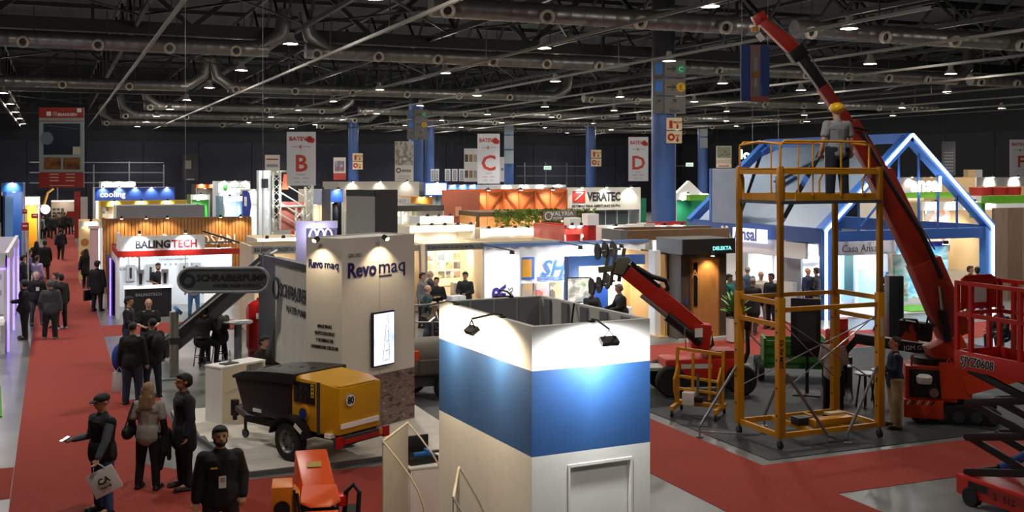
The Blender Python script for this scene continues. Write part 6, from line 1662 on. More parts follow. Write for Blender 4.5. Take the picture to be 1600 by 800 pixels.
# KA truss stand ---------------------------------------------------------------
ka = thing('truss_stand', 'aluminium lattice truss stand with KA letters and red banner', 'stand', at(432, 50) + (0,), 0)
TRM = mat('b9bbae', .4, .4)
def lattice(x, y, z0, z1, w=.32):
    c4 = [(x - w / 2, y - w / 2), (x + w / 2, y - w / 2), (x + w / 2, y + w / 2), (x - w / 2, y + w / 2)]
    b = MB()
    for q in c4:
        b.cyl((*q, z0), (*q, z1), .028, n=6)
    z = z0; k = 0
    while z < z1 - w:
        for i in range(4):
            a, c = c4[i], c4[(i + 1) % 4]
            b.cyl((*(a if k % 2 else c), z), (*(c if k % 2 else a), z + w), .014, n=5)
        z += w; k += 1
    return b
zk = zz(268, 50)
for x in (0, 1.05, 1.5):
    lattice(x, 0, 0, zk if x != 1.05 else zz(325, 50)).build('truss_column', TRM, ka)
MB().cyl((0, 0, zk - 1.6), (1.5, 0, zk - 1.6), .05, n=8).cyl((0, 0, zk), (1.5, 0, zk), .05, n=8).build('truss_beam', TRM, ka)
for k in range(4):
    MB().beam((.1, .05, zk - .4 - .5 * k), (1.4, .05, zk - 1.2 - .5 * k), .05).build('truss_diagonal', TRM, ka)
box('white_column', mat('e6ecee', .5), -.75, .3, 0, -.2, .9, zk + .05, ka); box('red_banner', picture('red_print', ['8a2420', 'b86a5c', '5a3a40'], 1.2), .1, .3, zk - 2.7, 1.45, .34, zk - 1.4, ka)
text('KA', .34, BLACK, ka, (.72, -.25, zz(295, 50)), bold=.035, space=1.3, align='LEFT'); MB().prism([(.2, zz(296, 50)), (.5, zz(296, 50)), (.6, zz(272, 50)), (.3, zz(272, 50))], -.22, -.2, 'xz').build('orange_mark', mat('c8502c', .5), ka); MB().cbox((-.48, .27, zk - .55), (.3, .03, .42)).build('emblem', mat('20262e', .5), ka)
MB().tube([(.2, .0, zk - 3.6), (.6, -.1, zk - 3.3), (.75, -.1, zk - 2.7)], .09, 8).build('red_ribbon', mat('b8402c', .5), ka); point(ka, (.4, -.8, zk - 1.2), 60, COOL, .1)
# purple frame near the tower with an arc lamp
pf_ = thing('portal_stand', 'small purple lit portal frame above the pump stand wall', 'stand', at(462, 31.5) + (0,), -TH * .5)
PUR = mat('8f8ca8', .5)
zpf1, zpf0 = zz(346, 31.5), zz(396, 31.5)
box('frame_post', PUR, 0, 0, 0, .3, .3, zpf1, pf_); box('frame_beam', PUR, .3, 0, zpf1 - .2, 1.2, .3, zpf1, pf_); box('frame_sill', mat('e0d8f0', .5), .3, 0, zpf0 - .1, 1.2, .3, zpf0, pf_); box('purple_back', mat('7a74a0', .5), .3, .5, zpf0 - .5, 1.2, .55, zpf1 - .2, pf_)
for k in range(3):
    MB().tube([(.5 + .22 * k + .12 * math.cos(a), .1, zpf0 + .35 + .35 * math.sin(a)) for a in [R(180 * i / 8) for i in range(9)]], .03, 6).build('white_arch', WHITE, pf_)
dl = MB().lathe([(.001, 0), (.12, 0), (.14, .05), (.05, .1), (.001, .1)], 16, Matrix.Translation((.58, -.3, zz(355, 31.2)))).build('disc_lamp', glow('f4f0ff', 6), pf_)
MB().beam((.58, -.3, zz(352, 31.2)), (.58, .2, zpf1), .02).build('lamp_arm', BLACK, pf_); point(pf_, (.58, -.4, zz(362, 31.2)), 18, (.85, .82, 1), .1)
# ---------------------------------------------------------------- purple stand at the left edge
pu = thing('purple_light_stand', 'white stand with purple light posts on the left aisle', 'stand', (-1.15, 33.2, 0))
PLED = glow('6a4ae8', 1.6)
for y in (0, 4.5, 9):
    box('light_post', PLED, -.06, y, 0, 0, y + .07, 2.6, pu); box('post', LGREY, -.14, y, 0, -.06, y + .1, 2.7, pu)
box('fascia', mat('c8c6d0', .5), -.12, 0, 2.35, -.02, 9, 2.75, pu); box('fascia', mat('c8c6d0', .5), -3.2, -.02, 2.35, -.1, .06, 2.75, pu); box('fascia_strip', PLED, -3.2, -.04, 2.28, -.1, -.02, 2.33, pu)
box('back_wall', mat('dcd8e4', .5), -3.2, 0, 0, -3.1, 9, 2.7, pu); box('partition', mat('dcd8e4', .5), -3.1, 8.9, 0, -.15, 9, 2.7, pu); box('partition', mat('e8e8ee', .5), -2.4, 2.6, 0, -1.0, 2.7, 2.5, pu); box('timber_panel', WOODL, -.5, 1.2, .5, -.42, 3.2, 1.9, pu); box('lit_panel', glow('eef2ff', 1.6), -1.6, 1.0, 1.2, -.9, 1.08, 2.2, pu)
for k in range(3):
    box('wall_stripe', (mat('b8a8d8', .5), mat('e8e4f0', .5), mat('a8a0b8', .5))[k], -3.1, .1, 2.0 - k * .22, -.2, .14, 2.15 - k * .22, pu)
for y in (1.5, 5):
    point(pu, (-1.8, y, 2.0), 30, (.8, .72, 1), .1)
box('white_shelf', WHITE, -.6, -.8, .85, -.1, .6, .92, pu); box('shelf_leg', LGREY, -.2, -.3, 0, -.1, -.2, .85, pu)
nb_ = thing('black_portal', 'black framed white panel stand at the left border', 'stand', (-1.55, 29.2, 0))
box('post', BLACK, -.1, 0, 0, .05, .12, 1.95, nb_); box('lit_panel', glow('f6f4ee', 1.3), -1.4, .3, .3, .0, .36, 2.5, nb_); box('base_strip', glow('c8c0ff', 1.5), .05, -1.2, .02, .1, .0, .06, nb_)
for px0, px1, py0, py1, d, lab in ((33, 44, 348, 360, 44, 'lower red square sign standing over the left aisle'), (49, 59, 334, 341, 56, 'upper red square sign farther along the left aisle'), (35, 42, 327, 334, 60, 'tiny red sign on the white and yellow stand')):
    o = thing('red_sign', lab, 'sign', at(px0, d) + (0,)); w = (px1 - px0) * d / FPX
    box('board', mat('a82428', .5), 0, 0, zz(py1, d), w, .06, zz(py0, d), o); box('post', LGREY, w - .06, .06, 0, w, .12, zz(py0, d), o); box('print_line', WHITE, w * .2, -.006, (zz(py1, d) + zz(py0, d)) / 2, w * .8, 0, (zz(py1, d) + zz(py0, d)) / 2 + .05, o)
gb = thing('globe_lamp', 'glowing white globe lamp above the left aisle crowd', 'lamp', at(71, 62) + (0,)); zgl = zz(327, 62)
MB().sphere((0, 0, zgl), .25, 18, 12).build('globe', glow('fff8ea', 4), gb); MB().cyl((-.4, .3, 0), (-.4, .3, zgl + .2), .05, n=8).build('post', LGREY, gb); MB().beam((-.4, .3, zgl + .2), (0, 0, zgl + .25), .04).build('arm', LGREY, gb); point(gb, (0, -.0, zgl - .35), 60, (1, .93, .8), .2)
pk = thing('pink_column', 'pale pink lit column beside the lock stand', 'column', at(147, 41) + (0,)); box('shaft', mat('d8b4b0', .5), -.15, -.15, 0, .15, .15, zz(357, 41), pk); box('capital', mat('e8d0cc', .5), -.2, -.2, zz(357, 41), .2, .2, zz(353, 41), pk)
pv = thing('display_board', 'dark purple display board left of the lock stand', 'board', (1.86, 40.2, 0)); box('board', mat('4a3a86', .5), -.06, 0, 0, 0, 3, 1.95, pv); box('light_edge', PLED, -.1, -.04, 0, -.05, 0, 2.0, pv); box('dark_panel', mat('16141e', .4), -.09, .4, .2, -.06, 2.2, 1.7, pv)
rt = thing('red_tower', 'tall narrow red tower at the end of the aisle', 'tower', at(116, 82) + (0,)); box('board', mat('a8241c', .5), 0, 0, 0, .42, .3, zz(299, 82), rt); box('white_panel', mat('e0dcd6', .5), .45, .05, .3, .95, .3, zz(308, 82), rt); box('red_arm', mat('a8241c', .5), -.5, .0, 1.5, 0, .2, 2.0, rt)
ew = thing('aisle_end_stand', 'grey exhibition wall with rows of dark samples closing the aisle', 'stand', at(80, 100) + (0,)); wz = zz(315, 100)
box('wall', mat('8a8078', .5), 0, 0, 0, 2.3, .15, wz, ew); MB().beam((0, -.1, wz + .05), (2.3, -.1, wz + .05), .14).build('white_rail', WHITE, ew)
for k in range(9):
    box('sample', BLACK, .15 + .35 * (k % 3), -.06, wz - .8 - .35 * (k // 3), .38 + .35 * (k % 3), 0, wz - .62 - .35 * (k // 3), ew)
MB().tube([(-.6, 0, wz - .3), (-.3, 0, wz + .8), (.2, 0, wz + 1.2)], .12, 6).build('yellow_arm', mat('c89a3a', .5), ew); point(ew, (1.1, -1.5, 2.2), 80, (1, .85, .65), .2)
bf = thing('curved_flag', 'blue curved feather flag beside the white sign stand', 'flag', at(379, 53) + (0,)); zf1, zf0 = zz(298, 53), zz(346, 53)
MB().prism([(0, zf0), (.32, zf0), (.42, (zf0 + zf1) / 2), (.36, zf1 - .15), (.2, zf1), (0, zf1)], 0, .02, 'xz').build('cloth', mat('2c3f9a', .6), bf); MB().cyl((0, .01, 0), (0, .01, zf1), .02, n=6).build('pole', STEEL, bf); box('white_print', WHITE, .08, -.012, zf1 - .75, .2, 0, zf1 - .3, bf)
# ---------------------------------------------------------------- hanging banners
def banner(label, px0, px1, py0, py1, d, m, rz=0., name='hanging_banner'):
    o = thing(name, label, 'banner', at(px0, d) + (zz(py1, d),), -TH + rz)
    w, h = (px1 - px0) * d / FPX, (py1 - py0) * d / FPX
    box('panel', m, 0, 0, 0, w, .05, h, o)
    for x in (.08, .92):
        MB().cyl((w * x, .02, h), (w * x, .02, 14.99 - o.location.z), .004, n=4).build('wire', BLACK, o)
    return o, w, h
BW_ = mat('cfcfd6', .6); BRED = mat('b0261a', .5)
for ch, a, b_, c_, d_, dd, lab in (('B', 448, 493, 206, 290, 46, 'white hanging zone banner with large red letter B'), ('C', 746, 781, 209, 287, 78, 'white hanging zone banner with large red letter C'), ('D', 982, 1013, 214, 283, 88, 'white hanging zone banner with large red letter D'), ('F', 1578, 1612, 218, 277, 88, 'white hanging zone banner with large red letter F')):
    o, w, h = banner(lab, a, b_, c_, d_, dd, BW_)
    text(ch, h * .30, mat('b83a22', .5), o, (w * .5, -.01, h * .27), bold=.03)
    text('BATEV', h * .075, BRED, o, (w * .08, -.01, h * .835), bold=.035, align='LEFT', wide=1.05 * w / h / .53)
    for q, (x, z, r) in enumerate(((.72, .85, .03), (.80, .88, .045), (.88, .84, .05), (.78, .82, .025))):
        MB().cyl((w * x, -.012, h * z), (w * x, 0, h * z), h * r, n=10).build('emblem_dot', BRED, o)
    box('small_mark', mat('b07a3a', .5), w * .44, -.01, h * .69, w * .52, 0, h * .75, o)
    for x0, x1, z in ((.18, .44, .715), (.56, .85, .72), (.35, .65, .2), (.22, .45, .13), (.55, .78, .13), (.28, .44, .06), (.56, .7, .06)):
        box('print_line', mat('8a8a94', .6), w * x0, -.008, h * z, w * x1, 0, h * (z + .012), o)
o, w, h = banner('red and grey BRANDSEN banner with window pictures at left', 61, 131, 168, 293, 50, mat('93a39f', .6))
box('red_header', mat('9c2c22', .6), 0, -.012, h * .87, w, 0, h, o); box('red_footer', mat('9c2c22', .6), 0, -.012, 0, w, 0, h * .19, o); box('red_rule', mat('9c2c22', .6), 0, -.012, h * .825, w, 0, h * .835, o)
text('BRANDSEN', h * .035, WHITE, o, (w * .42, -.02, h * .895), bold=.03, align='LEFT', wide=.95)
for x in (.17, .31):
    box('logo_square', WHITE if x < .2 else mat('c07a70', .6), w * x, -.02, h * .895, w * (x + .1), -.012, h * .95, o)
box('corner_tile', WHITE, w * .85, -.02, h * .94, w * .95, -.012, h * .99, o); box('website_line', mat('d0a8a0', .6), w * .25, -.02, h * .02, w * .78, -.012, h * .03, o)
for x0, z in ((.24, .16), (.24, .12), (.24, .08), (.6, .16), (.6, .12), (.6, .08)):
    box('print_line', mat('d8b8b0', .6), w * x0, -.018, h * z, w * (x0 + .2), -.012, h * (z + .012), o)
box('window_picture', mat('20283a', .4), w * .1, -.015, h * .41, w * .92, 0, h * .80, o, .0); MB().cyl((w * .18, -.03, h * .615), (w * .18, -.01, h * .615), w * .145, n=20).build('round_picture', mat('6a7a80', .5), o); box('corner_picture', mat('c4bca4', .5), w * .76, -.025, h * .41, w * .92, -.015, h * .51, o); MB().beam((w * .14, -.03, h * .78), (w * .9, -.03, h * .73), .02, .06, Vector((0, 1, 0))).build('window_head', mat('5a6a70', .5), o)
for x0 in (.11, .54):
    box('room_picture', picture('room%d' % (x0 * 100), ['2a1408', '8a5a28', '4a2a10'], 1.5), w * x0, -.015, h * .225, w * (x0 + .38), 0, h * .375, o)
o, w, h = banner('white ensa elevator banner with grey interior photo', 617, 646, 221, 283, 80, mat('cbc4be', .6)); box('photo', picture('lobby', ['3a3c38', 'b8b0a8', '6a6458', 'd8d0c8'], 1.6), .03, -.01, h * .4, w - .03, 0, h - .03, o); text('ensa', h * .09, BLACK, o, (w * .62, -.01, h * .23), bold=.02); MB().lathe([(h * .04, 0), (h * .065, 0), (h * .065, .02), (h * .04, .02)], 14, Matrix.Translation((w * .2, -.01, h * .27)) @ Matrix.Rotation(R(90), 4, 'X'), False).build('ring_logo', BLACK, o); text('ASCENSORES', h * .035, mat('6a625c', .5), o, (w * .5, -.01, h * .11)); text('RESIDENCIALES', h * .035, mat('6a625c', .5), o, (w * .5, -.01, h * .05))
o, w, h = banner('small white product banner left of the B banner', 414, 437, 242, 274, 74, mat('cfc8c4', .6)); box('red_line', BRED, .1, -.01, h * .75, w - .1, 0, h * .82, o); box('product_picture', mat('8a8e94', .5), .12, -.01, h * .4, w - .12, 0, h * .55, o)
o, w, h = banner('small banner with red base left of the slim blue pillar', 521, 540, 246, 281, 84, mat('cfc6c0', .6)); box('red_base', mat('a83a30', .6), 0, -.01, 0, w, 0, h * .3, o); box('tool_picture', picture('tool', ['c8c0b8', '6a6a80', 'a04040'], 3), .1, -.01, h * .38, w - .1, 0, h * .85, o)
o, w, h = banner('white banner of brown door pictures behind the C banner', 725, 747, 232, 284, 84, mat('cfcac6', .6))
for k in range(3):
    for j in range(2):
        box('door_picture', mat(('4a4038', '8a6a3c', '9a9490')[k], .5), w * (.06 + .31 * k), -.01, h * (.12 + .48 * j), w * (.3 + .31 * k), 0, h * (.34 + .48 * j), o)
o, w, h = banner('narrow white banner right behind the C banner', 781, 788, 245, 284, 82, mat('cfcfd4', .6)); box('code_block', mat('6a6a70', .5), w * .3, -.01, h * .45, w * .8, 0, h * .55, o)
for k, px in enumerate((673, 680, 695, 706, 717)):
    o, w, h = banner('slim pale striped drop banner, %s of five beside the ensa pillar' % ('first', 'second', 'third', 'fourth', 'fifth')[k], px, px + 6 + (k > 1) * 3, 264, 283, 76, mat('b4b8c0', .6))
    for j in range(6):
        box('dark_bar', mat('4a4e58', .6), w * .2, -.01, h * (.1 + .14 * j), w * .8, 0, h * (.17 + .14 * j), o)
o, w, h = banner('small framed poster with a dark pergola photo, WAGG lettering', 1119, 1143, 228, 262, 74, mat('cbbfae', .6)); box('photo', picture('pergola', ['2a2a20', '8a8a78', '4a5a3a'], 3), .05, -.01, h * .45, w - .05, 0, h - .05, o); text('WAGG', h * .16, mat('8a7a6a', .5), o, (w * .5, -.01, h * .2)); box('red_line', mat('a8483c', .5), w * .15, -.01, h * .05, w * .85, 0, h * .1, o)
o, w, h = banner('dark portrait poster of a person on the far end wall', 285, 310, 240, 283, 112, mat('1a1a20', .6)); box('white_figure', mat('7a7068', .6), w * .15, -.01, h * .45, w * .55, 0, h * .75, o); box('caption_line', mat('9a9aa0', .6), w * .25, -.01, h * .05, w * .75, 0, h * .08, o)
o, w, h = banner('grey translucent text banner above the white sinteplast stand', 1472, 1493, 221, 274, 80, mat('3c3c40', .6))
for j in range(7):
    box('print_line', mat('7a7a80', .6), w * .15, -.01, h * (.12 + .09 * j), w * .85, 0, h * (.14 + .09 * j), o)
# lit lettering and signs on the far right
o = thing('lit_wall_sign', 'glowing white lettering on the dark wall behind the house', 'sign', P(1156, 248, 84), -TH); text('Ios', .7, glow('ffffff', 3), o, (.0, 0, .0), bold=.03, align='LEFT'); box('backing_rail', DGREY, 0, .05, .2, 4.0, .1, .3, o)
MB().cyl((1, .1, .3), (1, .1, 14.99 - o.location.z), .01, n=4).build('wire', STEEL, o); MB().cyl((3, .1, .3), (3, .1, 14.99 - o.location.z), .01, n=4).build('wire', STEEL, o)
for k in range(7):
    a = k * .9
    MB().sphere((3.6 + .28 * math.cos(a), -.02, .35 + .28 * math.sin(a)), .13, 8, 6).build('lit_petal', glow('ffffff', 3), o)
for px, py, d, lab in ((855, 262, 110, 'green exit sign on the end wall above the orange container'), (1077, 257, 112, 'green exit sign on the end wall near the big pillar')):
    o = thing('exit_sign', lab, 'sign', P(px - 6, py + 4, d), -TH); box('casing', DGREY, 0, 0, 0, .85, .1, .5, o); box('face', glow('bfe8d0', .5), .05, -.01, .06, .8, 0, .44, o); text('Salida', .18, mat('1a6a3a', .5), o, (.42, -.02, .16)); box('bracket', DGREY, .3, .1, .1, .5, onY(px, 118) * 0 + (118.2 - o.location.y) * .9, .2, o)
wp = thing('wood_pier', 'pale wooden pier beside the long white sinteplast fascia', 'column', at(1513, 70) + (0,)); box('shaft', mat('b89a70', .5), 0, 0, 0, .6, .4, zz(265, 70), wp); box('grey_side', mat('9a9ca0', .5), .6, 0, 0, 1.2, .4, zz(265, 70), wp)
rs = thing('red_display', 'row of red drum displays under the F banner', 'display', at(1530, 55) + (0,))
for k in range(3):
    MB().cyl((.5 + k * 1.0, .4, zz(306, 55)), (.5 + k * 1.0, .4, zz(293, 55)), .52, .56, 18).build('red_drum', mat('b03028', .45), rs)
box('plinth', WHITE, -.2, 0, 0, 3.2, .9, zz(306, 55), rs)
# brownish mortar machine right of the Revomaq tower, with railings behind it
mm = thing('mortar_machine', 'grey brown mortar machine with white-rimmed wheel by the tower', 'machine', at(668, 24.2) + (0,), -TH + .3)
MG = mat('6a6256', .5, 0, .1, 3)
MB().cyl((-.7, 0, .85), (.8, 0, .85), .48, n=20).build('drum', MG, mm); box('frame', DGREY, -.75, -.4, .3, .8, .4, .5, mm); wheel(mm, (.3, -.52, .27), .27, .15, 'y', mat('c9c9c6', .4)); wheel(mm, (-.2, .52, .27), .27, .15, 'y', mat('c9c9c6', .4)); box('orange_motor', mat('d8481c', .4), -.7, -.55, .9, -.3, -.4, 1.1, mm, .02); box('gear_cover', mat('4f4a42', .5), -.3, -.56, .6, .4, -.46, .9, mm, .02); MB().cyl((-.7, -.3, 0), (-.7, -.3, .35), .04, n=8).build('prop', BLACK, mm)
# ================================================================ the visitors
p1 = person('young man in black vest and jeans looking at a phone, white bag hanging', 160, 15.9, -58, 'phone', 1.73, ('vest', '101114'), ('slim', '33507a'), ('cap', '0c0b0b'), 'a', lod=0, inner='4d565f', wide=1.22)
p2 = person('woman with long blonde hair and pale grey sweater seen from behind', 232, 17.1, 158, 'relax', 1.66, ('tee', '9c9a94', 'sweater'), ('slim', '0c0c0d'), ('long', '8d6f50'), 'c', lod=0, inner='0d0d0e', wide=1.14)
p3 = person('man in long dark navy jacket standing beside the white platform', 288, 17.15, -75, 'stand', 1.79, ('coat', '141821', 'jacket'), ('slim', '0e0f12'), ('short', '0e0c0b'), 'b', lod=0, shoes='241712', wide=1.2)
p4 = person('bearded man in black zip jacket with white badge in front', 344, 13.75, 8, 'relax', 1.76, ('jacket', '0b0b0c'), ('slim', '171310'), ('short', '0c0a09'), 'a', lod=0, beard=True, wide=1.2)
def lw(p, v):
    return Matrix.LocRotScale(p.location, p.rotation_euler, p.scale) @ Vector(v)
# phone and bags
h1 = hand_world(p1, 'phone', -1)
o = thing('smartphone', 'bright smartphone held by the young man in the vest', 'phone', h1 + Vector((0, 0, .035)), p1.rotation_euler.z)
MB().cbox((0, -.03, 0), (.075, .15, .009), 0, R(20)).build('casing', BLACK, o); MB().cbox((0, -.032, .006), (.067, .138, .002), 0, R(20)).build('display', glow('cfd8e8', 1.2), o)
def carrier(label, p, pose, s, w, h, m, tilt=0., rz=0., mark=None, name='carrier_bag', cat='bag'):
    hp = hand_world(p, pose, s)
    t = thing(name, label, cat, hp, p.rotation_euler.z + rz)
    t.rotation_euler[1] = tilt
    b = MB(); dd = .05
    b.add([(-w / 2, -dd, -h - .1), (w / 2, -dd, -h - .1), (w / 2, dd, -h - .1), (-w / 2, dd, -h - .1), (-w / 2 * .94, -.012, -.1), (w / 2 * .94, -.012, -.1), (w / 2 * .94, .012, -.1), (-w / 2 * .94, .012, -.1)], [(3, 2, 1, 0), (4, 5, 6, 7), (0, 1, 5, 4), (1, 2, 6, 5), (2, 3, 7, 6), (3, 0, 4, 7)])
    bag = b.build('bag_body', m, t, bevel=.01)
    for y in (-.014, .014):
        MB().tube([(-w * .2, y, -.1), (-w * .08, y, -.01), (0, y, .005), (w * .08, y, -.01), (w * .2, y, -.1)], .006, 6).build('bag_handle', m, t)
    if mark:
        text(mark[0], mark[1], mark[2], t, (0, -.045, -.1 - h * .55), bold=.04)
        if len(mark) > 3:
            text(mark[3], mark[1] * .4, mark[2], t, (0, -.05, -.1 - h * .75), bold=.03)
    return t
carrier('white carrier bag with black CA print held by the young man', p1, 'phone', 1, .40, .36, mat('c9c7c2', .4), R(-24), R(58), ('CA', .085, BLACK, 'Puertas'))
o = thing('shoulder_bag', 'black shoulder bag worn by the blonde woman', 'bag', lw(p2, (.28, .05, .95)), p2.rotation_euler.z)
MB().sphere((0, 0, 0), (.09, .17, .12), 14, 10).build('bag_body', mat('0e0e0f', .5), o); MB().tube([(0, -.12, .08), (-.06, -.05, .33), (-.09, .02, .46), (-.06, .08, .33), (0, .13, .08)], .012, 6).build('strap', BLACK, o)
jb = MB()
for a_, b_, r0, r1 in (((0, 0, .02), (.02, .03, -.3), .075, .085), ((.02, .03, -.25), (.06, .05, -.55), .08, .05), ((-.05, 0, 0), (-.06, .02, -.4), .06, .05), ((.05, 0, 0), (.1, .03, -.35), .06, .045)):
    rcone(jb, a_, b_, r0, r1, .6, 1.2)
jm = remesh(jb, .014, 2); jm.materials.append(mat('0c0c0d', .8)); jk = inst(jm, 'folded_coat')
jk.location = lw(p2, (-.235, -.06, .93)); jk.rotation_euler = (0, 0, p2.rotation_euler.z); tag(jk, 'black coat draped over the arm of the blonde woman', 'coat')
bd = thing('name_badge', 'white visitor badge hanging on the bearded man', 'badge', lw(p4, (0, -.162, 1.13)), p4.rotation_euler.z); box('card', mat('d4cdc8', .5), -.045, -.008, -.1, .045, 0, .05, bd); box('photo', mat('9a8a80', .5), -.03, -.01, -.03, .03, -.008, .03, bd); MB().tube([(-.06, .06, .3), (-.02, .0, .12), (0, 0, .05), (.02, .0, .12), (.06, .06, .3)], .004, 5).build('lanyard', mat('222222', .6), bd)
pb = box('chest_print', mat('c8a020', .5), -.12, -.176, 1.275, -.05, -.168, 1.295, p4)
def B(label, px, py, **k):
    return person(label, px, FPX * CAMZ / (py - HY), **k)
k_ = '14161a'
# pair with bags
q = B('man with a bright blue jacket under his arm seen from behind', 207, 632, face=165, pose='bag', top=('jacket', '101216'), legs=('loose', '26334c'), hair=('crop', '14100d'))
carrier('white carrier bag held by the man with the blue jacket', q, 'bag', 1, .3, .4, mat('c4c6ca', .5))
o = MB().sphere((0, 0, 0), (.2, .14, .32), 12, 8).build('blue_jacket', mat('1c3f9c', .7, 0, .2, 8, .3)); o.location = lw(q, (.24, -.1, .98)); tag(o, 'bright blue jacket carried over the arm in the aisle', 'jacket')
q = B('man in dark jacket with white bag standing beside the steel pipe', 238, 622, face=-150, pose='bag', top=('puffer', '15181e'), legs=('slim', '1f2a3f'), hair=('crop', '120f0d'), skin='b')
carrier('white carrier bag held near the steel pipe', q, 'bag', 1, .3, .38, mat('c9cacc', .5), 0, .3)
o = thing('backpack', 'black backpack worn by the man beside the steel pipe', 'backpack', lw(q, (0, .17, 1.2)), q.rotation_euler.z); MB().sphere((0, .06, 0), (.16, .1, .24), 12, 8).build('pack', mat('0e0f10', .7), o); MB().tube([(.1, 0, .18), (.12, -.12, .2), (.11, -.26, .05)], .02, 6).build('strap', BLACK, o)
B('man in dark shirt facing the lock stand table, seen in profile', 201, 570, face=70, pose='front', top=('shirt', '16181d'), legs=('slim', '2a3a58'))
B('man in black polo with badge talking by the pump stand', 232, 575, face=5, pose='front', top=('tee', '0f1013'), legs=('slim', '1c2230'), hair=('bald', '3a3029'), skin='c')
B('bearded lock stand host in navy shirt behind the counter', 247, 489, face=10, pose='front', top=('tee', '161c28'), legs=('slim', '14161a'), beard=True)
q = person('assistant in jeans half hidden behind the capsule sign', 303, 37.5, 180, 'stand', 1.7, ('tee', 'b8bcc4'), ('slim', '4a78a8'))
# seated at the high table
b0 = BS[0].location; b1 = BS[1].location
person('man in black sitting on a bar stool, back to the camera', 0, 0, 150, 'perch', 1.78, ('jacket', '0e0f11'), ('slim', '0c0d0f'), ('short', '120e0c'), xy=(b0.x, b0.y + .02), z=.0)
person('balding man in olive jacket sitting on a bar stool', 0, 0, -165, 'perch', 1.78, ('jacket', '35322a'), ('slim', '15161a'), ('bald', '4a4038'), 'c', xy=(b1.x, b1.y + .02), z=.0)
person('young man in brown jacket bending over behind the white counter', 405, 23.6, 60, 'sit', 1.74, ('jacket', '2a211c'), ('slim', '15161a'), ('short', '120e0c'), 'a', z=PL)
ch_ = thing('side_chair', 'low dark chair under the man behind the counter', 'chair', at(405, 23.62) + (PL,), 0); box('seat', BLACK, -.22, -.22, .40, .22, .22, .44, ch_)
for x in (-.2, .2):
    for y in (-.2, .2):
        MB().cyl((x, y, 0), (x, y, .4), .015, n=6).build('leg', STEEL, ch_)
# left aisle group
q = B('man in dark hooded jacket checking his phone at the left edge', 38, 530, face=-80, pose='phone', top=('puffer', '13161c'), legs=('loose', '121318'), hair=('hood', '16191f'))
q = B('bald man in black shirt with a white badge in the aisle', 57, 509, face=10, pose='relax', top=('jacket', '101113'), legs=('slim', '4a4c50'), hair=None, skin='c')
o = thing('name_badge', 'white badge on the bald man in the aisle', 'badge', lw(q, (0, -.165, 1.2)), q.rotation_euler.z); box('card', WHITE, -.05, -.006, -.06, .05, 0, .06, o); MB().tube([(-.06, .05, .22), (0, 0, .06), (.06, .05, .22)], .005, 5).build('lanyard', BLACK, o)
q = B('man in grey hooded jacket standing in the aisle, seen from behind', 79, 530, face=170, pose='relax', top=('puffer', '3a3d40'), legs=('loose', '121316'), hair=('hood', '4a5054'), shoes='5a5c5e')
q = B('man in black jacket with white bag behind the grey hood', 95, 515, face=-140, pose='bag', top=('jacket', '0e0f12'), legs=('slim', '121316'), shoes='b0b0b0')
carrier('white paper bag with a green print in the left aisle', q, 'bag', 1, .34, .42, mat('c8c8c4', .5), 0, .6, ('o', .12, mat('4a9a3a', .5)))
B('dark haired man partly hidden behind the grey hooded man', 88, 512, face=-100, pose='stand', top=('jacket', '15171b'), legs=('slim', '15161a'))
B('woman in lilac top raising an arm by the purple stand', 58, 466, face=140, pose='raise', h=1.66, top=('shirt', 'b4a4d8'), legs=('slim', '4a3f88'), hair=('tail', '3a241c'))
B('person in dark navy coat by the purple light posts', 36, 470, face=100, pose='stand', top=('jacket', '141428'), legs=('slim', '121220'))
B('woman in violet top leaning at the purple stand', 46, 452, face=90, pose='front', h=1.64, top=('shirt', '5a4a7a'), legs=('slim', '141418'), hair=('long', '20161a'))
B('man in black jacket with dark red trousers in the aisle', 70, 437, face=-160, pose='stand', h=1.78, top=('coat', '101115'), legs=('slim', '3a1a22'))
B('woman in black coat beside the dark red trousers', 57, 432, face=180, pose='stand', h=1.66, top=('coat', '0e0e12'), legs=('slim', '0e0e12'), hair=('long', '181012'))
q = B('man in long black coat carrying a flat black case', 152, 487, face=150, pose='bag', h=1.8, top=('coat', '0e0e10'), legs=('slim', '121214'))
hb = hand_world(q, 'bag', 1)
o = thing('flat_case', 'flat black carrying case held in the aisle', 'case', hb, q.rotation_euler.z + 1.2); box('case_body', BLACK, -.26, -.04, -.42, .26, .04, -.05, o, .01); MB().tube([(-.08, 0, -.05), (-.06, 0, .0), (.06, 0, .0), (.08, 0, -.05)], .01, 6).build('handle', BLACK, o); box('case_print', mat('8a8a90', .5), -.1, -.043, -.2, .1, -.04, -.17, o)
B('woman in black coat walking past the cream food stand', 135, 451, face=170, pose='walk', h=1.7, top=('coat', '101012'), legs=('slim', '101012'), hair=('long', '15100e'))
B('man in black walking along the empty part of the aisle', 95, 406, face=175, pose='walk', h=1.78, top=('jacket', '12141c'), legs=('slim', '12131a'), lod=1)
AD = ['leftmost figure', 'white shirted figure', 'tall figure', 'broad figure', 'figure beside the ladder', 'dark coated figure', 'figure in tan', 'figure in grey', 'figure in navy', 'figure with raised hand', 'rightmost figure', 'figure at the very back']
